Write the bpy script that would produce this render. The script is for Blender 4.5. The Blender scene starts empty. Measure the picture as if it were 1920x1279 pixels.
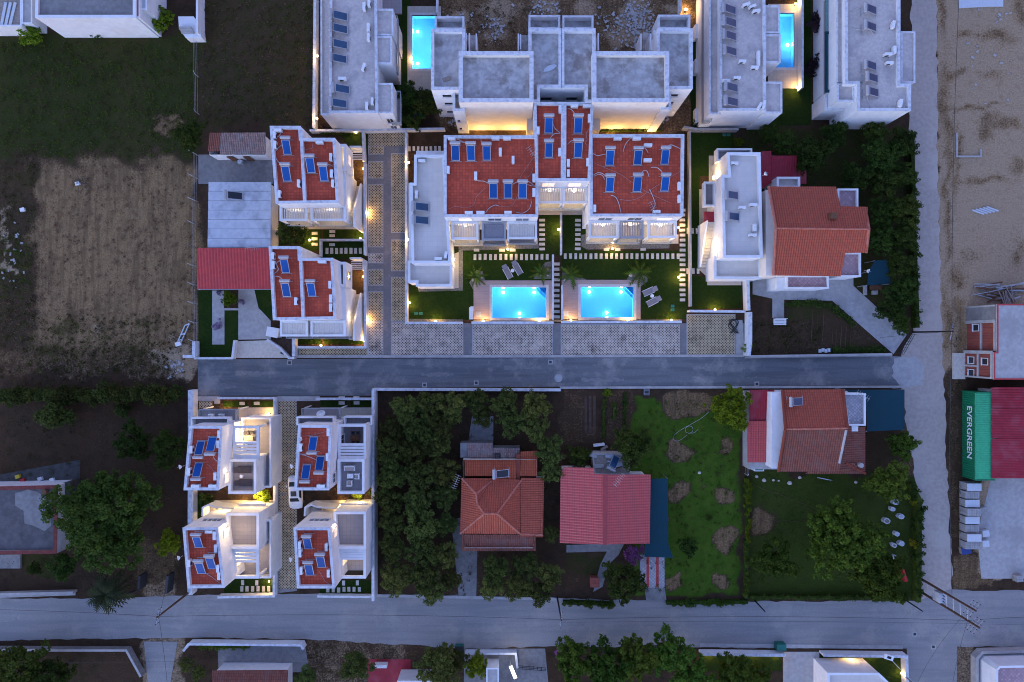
import bpy, math, random
import numpy as np
from mathutils import Vector

random.seed(11)
np.random.seed(11)
SC = bpy.context.scene
COL = SC.collection
R = math.radians

# ---------------------------------------------------------------- camera: a drone looking straight down
HC = 88.0            # height of the drone over the street
PPM = 14.5           # photograph pixels to one metre on the ground
CX, CY = 960.0, 639.5
cam = bpy.data.cameras.new('drone_camera')
cam.sensor_width = 36.0
cam.lens = 36.0 * HC / (1920.0 / PPM)
cam.clip_start = 1.0
cam.clip_end = 3000.0
camo = bpy.data.objects.new('drone_camera', cam)
COL.objects.link(camo)
camo.location = (0, 0, HC)
SC.camera = camo

# ---------------------------------------------------------------- dusk sky, afterglow and exposure
world = bpy.data.worlds.new('World')
SC.world = world
world.use_nodes = True
wn = world.node_tree
sky = wn.nodes.new('ShaderNodeTexSky')
sky.sky_type = 'NISHITA'
sky.sun_disc = False
SUN_AZ = R(218)
sky.sun_elevation = R(-2.0)
sky.sun_rotation = SUN_AZ
sky.ozone_density = 2.15
sky.air_density = 1.0
sky.dust_density = 0.6
wn.links.new(sky.outputs[0], wn.nodes['Background'].inputs[0])
wn.nodes['Background'].inputs[1].default_value = 0.15

sun = bpy.data.lights.new('afterglow', 'SUN')
sun.energy = 0.0095
sun.angle = R(50)
sun.color = (1.0, 0.83, 0.78)
suno = bpy.data.objects.new('afterglow', sun)
COL.objects.link(suno)
el = R(16)
suno.rotation_euler = (R(90) - el, 0, -SUN_AZ + math.pi)

SC.view_settings.view_transform = 'Standard'
SC.view_settings.look = 'None'
SC.view_settings.gamma = 1.0
SC.view_settings.use_curve_mapping = False
SC.view_settings.exposure = 6.08
LP = 0.5 ** 5.05     # lamp powers are written for daylight exposure
SC.render.engine = 'CYCLES'
SC.cycles.use_denoising = True
SC.cycles.filter_width = 1.05
SC.cycles.max_bounces = 6
SC.cycles.diffuse_bounces = 3
SC.cycles.glossy_bounces = 2
SC.cycles.transmission_bounces = 4
SC.cycles.transparent_max_bounces = 6
SC.cycles.sample_clamp_indirect = 4.0 * LP
SC.cycles.caustics_reflective = False
SC.cycles.caustics_refractive = False

# ---------------------------------------------------------------- helpers
def G(px, py, h=0.0):
    """the point at height h that the photograph shows at this pixel"""
    k = (HC - h) / HC / PPM
    return ((px - CX) * k, (CY - py) * k)

def GG(pts, h=0.0):
    p = [G(a, b, h) for a, b in pts]
    return ccw(p)

def area(p):
    return 0.5 * sum(p[i][0] * p[(i + 1) % len(p)][1] - p[(i + 1) % len(p)][0] * p[i][1] for i in range(len(p)))

def ccw(p):
    return p if area(p) > 0 else p[::-1]

def rect(x0, y0, x1, y1):
    return [(x0, y0), (x1, y0), (x1, y1), (x0, y1)]

def inset(p, d):
    n = len(p)
    out = []
    for i in range(n):
        a, b, c = Vector(p[i - 1]), Vector(p[i]), Vector(p[(i + 1) % n])
        e1 = (b - a).normalized(); e2 = (c - b).normalized()
        n1 = Vector((-e1.y, e1.x)); n2 = Vector((-e2.y, e2.x))
        m = n1 + n2
        L = m.dot(n1)
        if abs(L) < 1e-6:
            m, L = n1, 1.0
        q = b + m * (d / L)
        out.append((q.x, q.y))
    return out

class MB:
    def __init__(s):
        s.v, s.f, s.uv = [], [], []
    def add(s, vs, fs):
        o = len(s.v)
        s.v += [tuple(q) for q in vs]
        s.f += [tuple(o + i for i in f) for f in fs]
        return s
    def box(s, x0, x1, y0, y1, z0, z1):
        if x0 > x1: x0, x1 = x1, x0
        if y0 > y1: y0, y1 = y1, y0
        return s.add([(x0, y0, z0), (x1, y0, z0), (x1, y1, z0), (x0, y1, z0), (x0, y0, z1), (x1, y0, z1), (x1, y1, z1), (x0, y1, z1)],
                     [(3, 2, 1, 0), (4, 5, 6, 7), (0, 1, 5, 4), (1, 2, 6, 5), (2, 3, 7, 6), (3, 0, 4, 7)])
    def obox(s, cx, cy, z0, z1, lx, ly, a=0.0):
        ca, sa = math.cos(a), math.sin(a)
        q = [(cx + x * ca - y * sa, cy + x * sa + y * ca) for x, y in ((-lx / 2, -ly / 2), (lx / 2, -ly / 2), (lx / 2, ly / 2), (-lx / 2, ly / 2))]
        return s.prism(q, z0, z1, bot=True)
    def prism(s, p, z0, z1, top=True, bot=False):
        p = ccw(list(p)); n = len(p)
        vs = [(x, y, z0) for x, y in p] + [(x, y, z1) for x, y in p]
        fs = [(i, (i + 1) % n, n + (i + 1) % n, n + i) for i in range(n)]
        if top: fs.append(tuple(range(n, 2 * n)))
        if bot: fs.append(tuple(range(n - 1, -1, -1)))
        return s.add(vs, fs)
    def flat(s, p, z):
        p = ccw(list(p))
        return s.add([(x, y, z) for x, y in p], [tuple(range(len(p)))])
    def ring(s, p, w, z0, z1):
        """closed wall of width w inside the polygon p"""
        p = ccw(list(p)); q = inset(p, w); n = len(p)
        vs = [(x, y, z0) for x, y in p] + [(x, y, z1) for x, y in p] + [(x, y, z0) for x, y in q] + [(x, y, z1) for x, y in q]
        fs = []
        for i in range(n):
            j = (i + 1) % n
            fs += [(i, j, n + j, n + i), (2 * n + j, 2 * n + i, 3 * n + i, 3 * n + j), (n + i, n + j, 3 * n + j, 3 * n + i), (j, i, 2 * n + i, 2 * n + j)]
        return s.add(vs, fs)
    def seg(s, a, b, w, z0, z1, z1b=None, z0b=None):
        a, b = Vector(a), Vector(b)
        d = (b - a)
        if d.length < 1e-6: return s
        d.normalize(); n = Vector((-d.y, d.x)) * (w / 2)
        zb = z1 if z1b is None else z1b
        z0b = z0 if z0b is None else z0b
        c = [a - n, b - n, b + n, a + n]
        vs = [(c[0].x, c[0].y, z0), (c[1].x, c[1].y, z0b), (c[2].x, c[2].y, z0b), (c[3].x, c[3].y, z0),
              (c[0].x, c[0].y, z1), (c[1].x, c[1].y, zb), (c[2].x, c[2].y, zb), (c[3].x, c[3].y, z1)]
        return s.add(vs, [(3, 2, 1, 0), (4, 5, 6, 7), (0, 1, 5, 4), (1, 2, 6, 5), (2, 3, 7, 6), (3, 0, 4, 7)])
    def strip(s, pts, w, z0, z1):
        """wall along an open line, mitred"""
        P = [Vector(q) for q in pts]; n = len(P)
        L, Rr = [], []
        for i in range(n):
            d1 = (P[i] - P[i - 1]).normalized() if i else (P[1] - P[0]).normalized()
            d2 = (P[i + 1] - P[i]).normalized() if i < n - 1 else d1
            n1 = Vector((-d1.y, d1.x)); n2 = Vector((-d2.y, d2.x)); m = n1 + n2
            k = m.dot(n1)
            m = m * (w / 2 / max(k, .3))
            L.append(P[i] + m); Rr.append(P[i] - m)
        vs = []
        for z in (z0, z1):
            vs += [(q.x, q.y, z) for q in Rr] + [(q.x, q.y, z) for q in L]
        fs = []
        for i in range(n - 1):
            fs += [(2 * n + i, 2 * n + i + 1, 3 * n + i + 1, 3 * n + i), (i, i + 1, 2 * n + i + 1, 2 * n + i), (n + i + 1, n + i, 3 * n + i, 3 * n + i + 1), (i + 1, i, n + i, n + i + 1)]
        fs += [(n, 0, 2 * n, 3 * n), (n - 1, 2 * n - 1, 4 * n - 1, 3 * n - 1)]
        return s.add(vs, fs)
    def cyl(s, cx, cy, z0, z1, r, n=12, r2=None):
        r2 = r if r2 is None else r2
        vs = [(cx + r * math.cos(2 * math.pi * i / n), cy + r * math.sin(2 * math.pi * i / n), z0) for i in range(n)]
        vs += [(cx + r2 * math.cos(2 * math.pi * i / n), cy + r2 * math.sin(2 * math.pi * i / n), z1) for i in range(n)]
        fs = [(i, (i + 1) % n, n + (i + 1) % n, n + i) for i in range(n)] + [tuple(range(n, 2 * n)), tuple(range(n - 1, -1, -1))]
        return s.add(vs, fs)
    def tube(s, pts, r, n=6, r2=None):
        P = [Vector(q) for q in pts]; m = len(P); o = len(s.v)
        for i in range(m):
            d = (P[min(i + 1, m - 1)] - P[max(i - 1, 0)]).normalized()
            u = d.cross(Vector((0, 0, 1)))
            if u.length < 1e-3: u = d.cross(Vector((1, 0, 0)))
            u.normalize(); w = u.cross(d)
            rr = r if r2 is None else r + (r2 - r) * i / (m - 1)
            for k in range(n):
                a = 2 * math.pi * k / n
                q = P[i] + u * (rr * math.cos(a)) + w * (rr * math.sin(a))
                s.v.append(tuple(q))
        for i in range(m - 1):
            for k in range(n):
                a, b = o + i * n + k, o + i * n + (k + 1) % n
                s.f.append((a, b, b + n, a + n))
        s.f.append(tuple(o + k for k in range(n - 1, -1, -1)))
        s.f.append(tuple(o + (m - 1) * n + k for k in range(n)))
        return s
    def ball(s, c, r, n=8, m=6, sz=1.0):
        o = len(s.v)
        for i in range(m + 1):
            t = math.pi * i / m
            for k in range(n):
                a = 2 * math.pi * k / n
                s.v.append((c[0] + r * math.sin(t) * math.cos(a), c[1] + r * math.sin(t) * math.sin(a), c[2] - r * sz * math.cos(t)))
        for i in range(m):
            for k in range(n):
                a, b = o + i * n + k, o + i * n + (k + 1) % n
                s.f.append((a, b, b + n, a + n))
        return s
    def build(s, name, m, parent=None, smooth=False, uvs=None):
        ox = OFF.get(parent.name, Vector((0, 0, 0))) if parent else Vector((0, 0, 0))
        me = bpy.data.meshes.new(name)
        if parent:
            me.from_pydata([(x - ox.x, y - ox.y, z - ox.z) for x, y, z in s.v], [], s.f)
        else:
            xs = [q[0] for q in s.v]; ys = [q[1] for q in s.v]; zs = [q[2] for q in s.v]
            ox = Vector(((min(xs) + max(xs)) / 2, (min(ys) + max(ys)) / 2, min(zs)))
            me.from_pydata([(x - ox.x, y - ox.y, z - ox.z) for x, y, z in s.v], [], s.f)
        if uvs:
            ul = me.uv_layers.new(name='UVMap')
            for li, l in enumerate(me.loops):
                ul.data[li].uv = uvs[l.vertex_index]
        if smooth:
            me.polygons.foreach_set('use_smooth', [True] * len(me.polygons))
        me.materials.append(m)
        o = bpy.data.objects.new(name, me)
        COL.objects.link(o)
        if parent:
            o.parent = parent
            OFF[o.name] = OFF[parent.name]
        else:
            o.location = ox
            OFF[o.name] = ox
        return o

OFF = {}

def tag(o, label, cat=None, group=None, kind=None):
    if label: o['label'] = label
    if cat: o['category'] = cat
    if group: o['group'] = group
    if kind: o['kind'] = kind
    return o

def thing(name, label, cat, loc=(0, 0, 0), group=None, kind=None):
    o = bpy.data.objects.new(name, None)
    o.empty_display_size = 0.5
    COL.objects.link(o)
    o.location = loc
    OFF[o.name] = Vector(loc)
    return tag(o, label, cat, group, kind)

def struct(name, mb, m, label=None):
    o = mb.build(name, m)
    o['kind'] = 'structure'
    if label: o['label'] = label
    return o

def stuff(o):
    o['kind'] = 'stuff'
    return o

class Stock:
    """first call places the prototype itself, later calls copies of it with all parts"""
    def __init__(s, proto):
        s.p = proto; s.used = False
        def walk(o): return [(c, walk(c)) for c in o.children]
        s.tree = walk(proto)
    def put(s, loc, rz=0.0, sc=1.0, label=None, group=None):
        if not s.used:
            s.used = True
            o = s.p
        else:
            o = s.p.copy(); COL.objects.link(o)
            def sub(tree, par):
                for c, kids in tree:
                    d = c.copy(); COL.objects.link(d); d.parent = par
                    sub(kids, d)
            sub(s.tree, o)
        o.location = loc; o.rotation_euler = (0, 0, rz)
        o.scale = (sc, sc, sc) if not isinstance(sc, tuple) else sc
        if label: o['label'] = label
        if group: o['group'] = group
        return o

ORD = ['first', 'second', 'third', 'fourth', 'fifth', 'sixth', 'seventh', 'eighth', 'ninth', 'tenth', 'eleventh', 'twelfth']

# ---------------------------------------------------------------- materials
def _base(name):
    m = bpy.data.materials.new(name); m.use_nodes = True
    nt = m.node_tree
    return m, nt, nt.nodes['Principled BSDF']

def N(nt, t, **kw):
    n = nt.nodes.new('ShaderNode' + t)
    for k, v in kw.items(): setattr(n, k, v)
    return n

def L(nt, a, b): nt.links.new(a, b)

def c4(c): return (c[0], c[1], c[2], 1.0)

def pos(nt):
    return N(nt, 'NewGeometry').outputs['Position']

def noise(nt, vec, sc, det=4.0, rough=.6):
    n = N(nt, 'TexNoise'); n.inputs['Scale'].default_value = sc; n.inputs['Detail'].default_value = det; n.inputs['Roughness'].default_value = rough
    L(nt, vec, n.inputs['Vector'])
    return n.outputs[0]

def ramp(nt, val, lo, hi):
    n = N(nt, 'MapRange'); n.inputs[1].default_value = lo; n.inputs[2].default_value = hi
    n.interpolation_type = 'SMOOTHSTEP'
    L(nt, val, n.inputs[0])
    return n.outputs[0]

def mix(nt, fac, a, b, blend='MIX'):
    n = N(nt, 'Mix', data_type='RGBA', blend_type=blend)
    if isinstance(fac, float): n.inputs[0].default_value = fac
    else: L(nt, fac, n.inputs[0])
    for i, x in ((6, a), (7, b)):
        if isinstance(x, tuple): n.inputs[i].default_value = c4(x)
        else: L(nt, x, n.inputs[i])
    return n.outputs[2]

def math_(nt, op, a, b=None):
    n = N(nt, 'Math', operation=op)
    for i, x in ((0, a), (1, b)):
        if x is None: continue
        if isinstance(x, (int, float)): n.inputs[i].default_value = x
        else: L(nt, x, n.inputs[i])
    return n.outputs[0]

def bump(nt, b, h, st, dist=.05):
    n = N(nt, 'Bump'); n.inputs['Strength'].default_value = st; n.inputs['Distance'].default_value = dist
    L(nt, h, n.inputs['Height']); L(nt, n.outputs[0], b.inputs['Normal'])

def mat(name, c, c2=None, sc=2.0, rough=.85, bmp=.0, c3=None, sc3=.22, f3=.7, spec=.3, metal=0.0, lo=.35, hi=.65):
    m, nt, b = _base(name)
    p = pos(nt)
    c2 = c2 or tuple(x * .78 for x in c)
    n1 = noise(nt, p, sc, 5)
    col = mix(nt, ramp(nt, n1, lo, hi), c, c2)
    if c3:
        n2 = noise(nt, p, sc3, 6, .65)
        col = mix(nt, math_(nt, 'MULTIPLY', ramp(nt, n2, .48, .66), f3), col, c3)
    L(nt, col, b.inputs['Base Color'])
    b.inputs['Roughness'].default_value = rough
    b.inputs['Specular IOR Level'].default_value = spec
    b.inputs['Metallic'].default_value = metal
    if bmp: bump(nt, b, noise(nt, p, sc * 4, 4), bmp)
    return m

def mat_plain(name, c, rough=.6, metal=0.0, spec=.5):
    m, nt, b = _base(name)
    n1 = noise(nt, pos(nt), 6.0, 3)
    L(nt, mix(nt, ramp(nt, n1, .3, .7), c, tuple(x * .86 for x in c)), b.inputs['Base Color'])
    b.inputs['Roughness'].default_value = rough; b.inputs['Metallic'].default_value = metal
    b.inputs['Specular IOR Level'].default_value = spec
    return m

def mat_emit(name, c, st):
    m, nt, b = _base(name)
    b.inputs['Base Color'].default_value = c4((.8, .8, .8))
    b.inputs['Emission Color'].default_value = c4(c)
    b.inputs['Emission Strength'].default_value = st * LP
    return m

def mat_grid(name, c, joint, w, h, off=0.0, mort=.012, var=.2, rough=.8, rot=0.0, dirt=None, spec=.3, uv=False, bmp=.3, stain=.25):
    """tiles or blocks laid in a grid"""
    m, nt, b = _base(name)
    mp = N(nt, 'Mapping'); mp.inputs['Rotation'].default_value = (0, 0, rot)
    if uv:
        t = N(nt, 'TexCoord'); L(nt, t.outputs['UV'], mp.inputs[0])
    else:
        L(nt, pos(nt), mp.inputs[0])
    br = N(nt, 'TexBrick'); br.offset = off; br.squash = 1.0
    br.inputs['Scale'].default_value = 1.0
    br.inputs['Brick Width'].default_value = w; br.inputs['Row Height'].default_value = h
    br.inputs['Mortar Size'].default_value = mort; br.inputs['Mortar Smooth'].default_value = .2
    br.inputs['Color1'].default_value = c4(c); br.inputs['Color2'].default_value = c4(tuple(x * (1 - var) for x in c))
    br.inputs['Mortar'].default_value = c4(joint)
    L(nt, mp.outputs[0], br.inputs['Vector'])
    p = pos(nt)
    n1 = noise(nt, p, .9, 5)
    d = dirt or tuple(x * .55 for x in c)
    col = mix(nt, math_(nt, 'MULTIPLY', ramp(nt, n1, .45, .75), stain * 2), br.outputs[0], d)
    n2 = noise(nt, p, 9.0, 3)
    col = mix(nt, math_(nt, 'MULTIPLY', n2, .25), col, d)
    L(nt, col, b.inputs['Base Color'])
    b.inputs['Roughness'].default_value = rough; b.inputs['Specular IOR Level'].default_value = spec
    if bmp: bump(nt, b, math_(nt, 'SUBTRACT', 1.0, br.outputs['Fac']), bmp, .02)
    return m

def mat_paver(name, conc, grass, fill, bias=0.0):
    """grass paver: diamond holes, here green, there filled up with sand"""
    m, nt, b = _base(name)
    p = pos(nt)
    mp = N(nt, 'Mapping'); mp.inputs['Rotation'].default_value = (0, 0, R(45)); L(nt, p, mp.inputs[0])
    br = N(nt, 'TexBrick'); br.offset = 0.0
    br.inputs['Scale'].default_value = 1.0
    br.inputs['Brick Width'].default_value = .25; br.inputs['Row Height'].default_value = .25
    br.inputs['Mortar Size'].default_value = .062; br.inputs['Mortar Smooth'].default_value = .1
    L(nt, mp.outputs[0], br.inputs['Vector'])
    n1 = noise(nt, p, .45, 7, .7); n2 = noise(nt, p, 3.0, 4)
    g = mix(nt, ramp(nt, n2, .3, .7), grass, tuple(x * .5 for x in grass))
    hole = mix(nt, ramp(nt, math_(nt, 'ADD', n1, bias), .48, .68), g, fill)
    cc = mix(nt, ramp(nt, noise(nt, p, 1.3, 5), .4, .7), conc, tuple(x * .68 for x in conc))
    cc = mix(nt, math_(nt, 'MULTIPLY', ramp(nt, math_(nt, 'SUBTRACT', 1.0, n1), .52, .68), .75), cc, tuple(.5 * (grass[i] + conc[i] * .4) for i in range(3)))
    L(nt, mix(nt, br.outputs['Fac'], hole, cc), b.inputs['Base Color'])
    b.inputs['Roughness'].default_value = .95; b.inputs['Specular IOR Level'].default_value = .1
    bump(nt, b, br.outputs['Fac'], .4, .05)
    return m

def mat_panel(name, c, rough):
    """collector glass whose tone differs a little from unit to unit"""
    m, nt, b = _base(name)
    oi = N(nt, 'ObjectInfo')
    col = mix(nt, oi.outputs['Random'], tuple(x * .72 for x in c), tuple(x * 1.1 for x in c))
    col = mix(nt, math_(nt, 'MULTIPLY', noise(nt, pos(nt), 1.7, 4), .5), col, tuple(x * .6 for x in c))
    L(nt, col, b.inputs['Base Color'])
    b.inputs['Roughness'].default_value = rough; b.inputs['Specular IOR Level'].default_value = .15
    return m

def mat_road(name, c, dark, dust, amt):
    """worn carriageway: wheel streaks along the road, dust patches, cracks and patched spots"""
    m, nt, b = _base(name)
    p = pos(nt)
    mp = N(nt, 'Mapping'); mp.inputs['Scale'].default_value = (.10, 1.5, 1); L(nt, p, mp.inputs[0])
    st = noise(nt, mp.outputs[0], 1.0, 6, .6)
    n1 = noise(nt, p, 5.0, 5, .7); n2 = noise(nt, p, .22, 7, .68); n3 = noise(nt, p, .9, 6, .7)
    col = mix(nt, ramp(nt, n1, .35, .65), c, tuple(x * .82 for x in c))
    col = mix(nt, math_(nt, 'MULTIPLY', ramp(nt, st, .44, .60), .9), col, dark)
    col = mix(nt, math_(nt, 'MULTIPLY', ramp(nt, n2, .50, .66), amt), col, dust)
    col = mix(nt, math_(nt, 'MULTIPLY', ramp(nt, n3, .58, .72), amt * .7), col, dust)
    vo = N(nt, 'TexVoronoi'); vo.feature = 'DISTANCE_TO_EDGE'; vo.inputs['Scale'].default_value = .33
    wv = N(nt, 'VectorMath', operation='ADD'); L(nt, p, wv.inputs[0])
    sn = N(nt, 'TexNoise'); sn.inputs['Scale'].default_value = 1.5; L(nt, p, sn.inputs['Vector'])
    sv = N(nt, 'VectorMath', operation='SCALE'); L(nt, sn.outputs['Color'], sv.inputs[0]); sv.inputs['Scale'].default_value = 1.2
    L(nt, sv.outputs[0], wv.inputs[1]); L(nt, wv.outputs[0], vo.inputs['Vector'])
    cr = math_(nt, 'MULTIPLY', math_(nt, 'LESS_THAN', vo.outputs['Distance'], .012), ramp(nt, n2, .40, .60))
    col = mix(nt, math_(nt, 'MULTIPLY', cr, .25), col, tuple(x * .5 for x in dark))
    L(nt, col, b.inputs['Base Color'])
    b.inputs['Roughness'].default_value = .88; b.inputs['Specular IOR Level'].default_value = .25
    bump(nt, b, n1, .2)
    return m

def mat_leaf(name, c, c2, c3=None):
    m, nt, b = _base(name)
    p = pos(nt)
    n1 = noise(nt, p, 1.1, 3); n2 = noise(nt, p, 7.0, 2)
    col = mix(nt, ramp(nt, n1, .35, .65), c, c2)
    col = mix(nt, math_(nt, 'MULTIPLY', ramp(nt, n2, .45, .75), .5), col, c3 or tuple(x * 1.7 for x in c))
    oi = N(nt, 'ObjectInfo')
    hs = N(nt, 'HueSaturation'); L(nt, col, hs.inputs['Color'])
    L(nt, math_(nt, 'ADD', math_(nt, 'MULTIPLY', oi.outputs['Random'], .75), .62), hs.inputs['Value'])
    L(nt, math_(nt, 'ADD', math_(nt, 'MULTIPLY', math_(nt, 'FRACT', math_(nt, 'MULTIPLY', oi.outputs['Random'], 7.3)), .05), .465), hs.inputs['Hue'])
    L(nt, hs.outputs[0], b.inputs['Base Color'])
    b.inputs['Roughness'].default_value = .7; b.inputs['Specular IOR Level'].default_value = .08
    b.inputs['Subsurface Weight'].default_value = 0.0
    tr = N(nt, 'BsdfTranslucent'); L(nt, hs.outputs[0], tr.inputs[0])
    ms = N(nt, 'MixShader'); ms.inputs[0].default_value = .25
    L(nt, b.outputs[0], ms.inputs[1]); L(nt, tr.outputs[0], ms.inputs[2])
    L(nt, ms.outputs[0], nt.nodes['Material Output'].inputs[0])
    return m

def mat_glass(name, c=(.5, .6, .65), rough=.05, alpha=.35):
    m, nt, b = _base(name)
    n1 = noise(nt, pos(nt), 2.0, 2)
    L(nt, mix(nt, n1, c, tuple(x * .8 for x in c)), b.inputs['Base Color'])
    b.inputs['Roughness'].default_value = rough; b.inputs['Alpha'].default_value = alpha
    return m

def mat_water(name):
    m, nt, b = _base(name)
    b.inputs['Base Color'].default_value = (.86, .97, 1, 1)
    b.inputs['Roughness'].default_value = .0; b.inputs['IOR'].default_value = 1.33
    b.inputs['Transmission Weight'].default_value = 1.0
    bump(nt, b, noise(nt, pos(nt), 2.5, 3), .25, .05)
    return m

M = {}
M['white'] = mat('white_render', (.74, .74, .745), (.68, .68, .685), 1.2, .85, .05, c3=(.58, .56, .54), sc3=.5, f3=.4)
M['cream'] = mat('cream_render', (.80, .73, .64), (.73, .66, .58), 1.2, .85, .05, c3=(.6, .53, .45), sc3=.5, f3=.3)
M['marble'] = mat('grey_veined_marble', (.62, .62, .64), (.40, .415, .46), 2.2, .55, 0, lo=.42, hi=.7, spec=.4)
M['screed'] = mat('dusty_concrete_roof', (.56, .49, .445), (.47, .41, .38), 3.0, .9, .15, c3=(.36, .31, .30), sc3=.45, f3=.7)
M['screed2'] = mat('bare_concrete_slab', (.47, .445, .43), (.33, .31, .30), 1.3, .9, .2, c3=(.22, .185, .165), sc3=.5, f3=.9)
M['paleroof'] = mat_grid('pale_roof_tiles', (.66, .595, .525), (.54, .48, .43), .6, .6, mort=.01, var=.06, dirt=(.5, .46, .44), bmp=.1)
M['redtile'] = mat_grid('red_roof_paving', (.64, .098, .044), (.33, .045, .023), .34, .34, mort=.022, var=.32, dirt=(.36, .058, .03), rough=.7, stain=.5)
M['terra'] = mat_grid('terracotta_pantiles', (.43, .094, .051), (.19, .040, .024), .28, .34, off=0, mort=.02, var=.2, dirt=(.29, .075, .045), uv=True, rough=.8)
M['terra2'] = mat_grid('weathered_pantiles', (.25, .078, .050), (.09, .03, .02), .28, .34, off=0, mort=.02, var=.35, dirt=(.17, .085, .07), uv=True, rough=.85, stain=.45)
M['terra3'] = mat_grid('bright_orange_pantiles', (.42, .090, .038), (.17, .035, .017), .28, .34, off=0, mort=.02, var=.2, dirt=(.30, .07, .035), uv=True, rough=.8)
M['oldtile'] = mat_grid('old_lichen_tiles', (.34, .20, .17), (.15, .10, .09), .25, .3, off=.5, mort=.025, var=.5, dirt=(.22, .20, .19), uv=True, rough=.9, stain=.5)
M['pinktile'] = mat_grid('rose_red_metal_tiles', (.52, .072, .064), (.26, .036, .036), .34, .30, off=0, mort=.03, var=.15, dirt=(.42, .062, .056), uv=True, rough=.42, spec=.5)
M['ridge'] = mat('pale_mortared_ridge_tiles', (.44, .17, .12), (.36, .11, .075), 3.5, .85, .1)
M['redsheet'] = mat('red_corrugated_sheet', (.50, .055, .05), (.40, .045, .042), 2, .5, c3=(.36, .05, .05), sc3=.6, f3=.5)
M['crimson'] = mat('crimson_sheet', (.30, .016, .030), (.23, .013, .024), 2, .55, c3=(.34, .07, .085), sc3=.5, f3=.5)
M['greysheet'] = mat('pale_blue_grey_sheet', (.48, .50, .54), (.41, .43, .47), 1.5, .6, c3=(.30, .31, .34), sc3=.5, f3=.85)
M['asphalt'] = mat_road('dusty_asphalt', (.165, .17, .178), (.115, .12, .13), (.33, .305, .28), .6)
M['street'] = mat_road('worn_pale_street', (.30, .28, .268), (.235, .225, .22), (.38, .335, .29), .55)
M['dust'] = mat('thin_dust_film', (.22, .215, .21), (.17, .17, .172), 3.0, .95, .1)
M['dustroad'] = mat('dusty_gravel_road', (.42, .36, .31), (.36, .30, .255), 2.2, .95, .3, c3=(.45, .39, .34), sc3=.15, f3=.8)
M['concrete'] = mat('pale_concrete', (.42, .40, .38), (.35, .33, .32), 2.0, .9, .15, c3=(.28, .26, .25), sc3=.3, f3=.6)
M['concrete_dk'] = mat('stained_concrete', (.24, .23, .225), (.19, .18, .175), 2.0, .9, .15, c3=(.14, .13, .13), sc3=.35, f3=.7)
M['dimconcrete'] = mat('dim_mossy_concrete', (.085, .082, .080), (.055, .054, .052), 2.0, .9, .2, c3=(.04, .045, .03), sc3=.4, f3=.6)
M['oldroof'] = mat('patched_grey_roof', (.12, .112, .115), (.085, .08, .083), 1.4, .9, .2, c3=(.06, .056, .056), sc3=.4, f3=.8)
M['dullred'] = mat('dull_red_tile_edge', (.20, .05, .042), (.13, .035, .03), 3, .9, .1)
M['blocks'] = mat_grid('grey_block_paving', (.20, .185, .19), (.12, .11, .11), .22, .12, off=.5, mort=.012, var=.25, dirt=(.3, .27, .25), bmp=.2)
M['paver'] = mat_paver('grass_paver', (.62, .51, .41), (.020, .020, .010), (.40, .33, .26))
M['paver2'] = mat_paver('mossy_grass_paver', (.52, .41, .26), (.022, .020, .008), (.28, .22, .135), -.07)
M['lawn'] = mat('mown_lawn', (.019, .040, .005), (.013, .028, .004), 3.0, .95, .6, c3=(.028, .045, .007), sc3=.4, f3=.7, spec=.1)
M['lawn2'] = mat('green_lawn', (.034, .078, .014), (.022, .052, .010), 2.6, .95, .6, c3=(.045, .085, .02), sc3=.3, f3=.7, spec=.1)
M['stone'] = mat('pale_stepping_stone', (.60, .55, .47), (.50, .46, .40), 3.0, .85, .1, spec=.2)
M['patio'] = mat_grid('beige_patio_tiles', (.50, .44, .36), (.33, .29, .24), .45, .45, mort=.01, var=.1, dirt=(.38, .33, .27), bmp=.1)
M['deck'] = mat_grid('rosy_deck_boards', (.42, .31, .28), (.26, .19, .17), 1.2, .22, off=.5, mort=.012, var=.12, dirt=(.33, .25, .23), bmp=.2)
M['terrace'] = mat_grid('grey_terrace_tiles', (.30, .27, .27), (.19, .17, .17), .5, .5, mort=.012, var=.06, dirt=(.22, .2, .2), bmp=.1)
M['pinkterrace'] = mat_grid('pink_diagonal_terrace_tiles', (.52, .33, .34), (.30, .20, .22), .33, .33, mort=.03, var=.35, rot=R(45), dirt=(.4, .28, .3))
M['bluetile'] = mat_grid('pale_mosaic_terrace', (.50, .47, .48), (.26, .25, .28), .30, .30, mort=.04, var=.4, rot=R(45), dirt=(.36, .34, .36))
M['gravelbed'] = mat('grey_pebble_bed', (.22, .21, .19), (.10, .095, .085), 9.0, .95, .6, c3=(.10, .12, .06), sc3=.5, f3=.6)
M['soil'] = mat('dark_soil', (.10, .06, .045), (.065, .04, .03), 2.0, .95, .5)
M['metalgrey'] = mat_plain('galvanised_steel', (.42, .43, .45), .45, .6)
M['steel'] = mat_plain('brushed_tank_steel', (.40, .40, .42), .5, .2)
M['plastic'] = mat_plain('white_casing', (.78, .77, .76), .5)
M['dark'] = mat_plain('dark_grille', (.03, .03, .035), .6)
M['black'] = mat_plain('black_fittings', (.012, .012, .014), .5)
M['panelblue'] = mat_panel('blue_solar_collector', (.006, .082, .32), .5)
M['panelteal'] = mat('dull_teal_solar_collector', (.012, .060, .13), (.010, .045, .105), 1.6, .3, spec=.5)
M['panelblack'] = mat('black_solar_collector', (.006, .008, .016), (.005, .006, .011), 1.6, .25, spec=.5)
M['hose'] = mat_plain('white_insulated_pipe', (.58, .53, .52), .6)
M['cable'] = mat_plain('pinkish_cable', (.55, .36, .34), .6)
M['louvre'] = mat_plain('pale_louvre', (.62, .57, .52), .6)
M['louvredk'] = mat_plain('grey_louvre', (.24, .24, .28), .6)
M['pane'] = mat_plain('dark_window_pane', (.02, .022, .03), .08)
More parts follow.
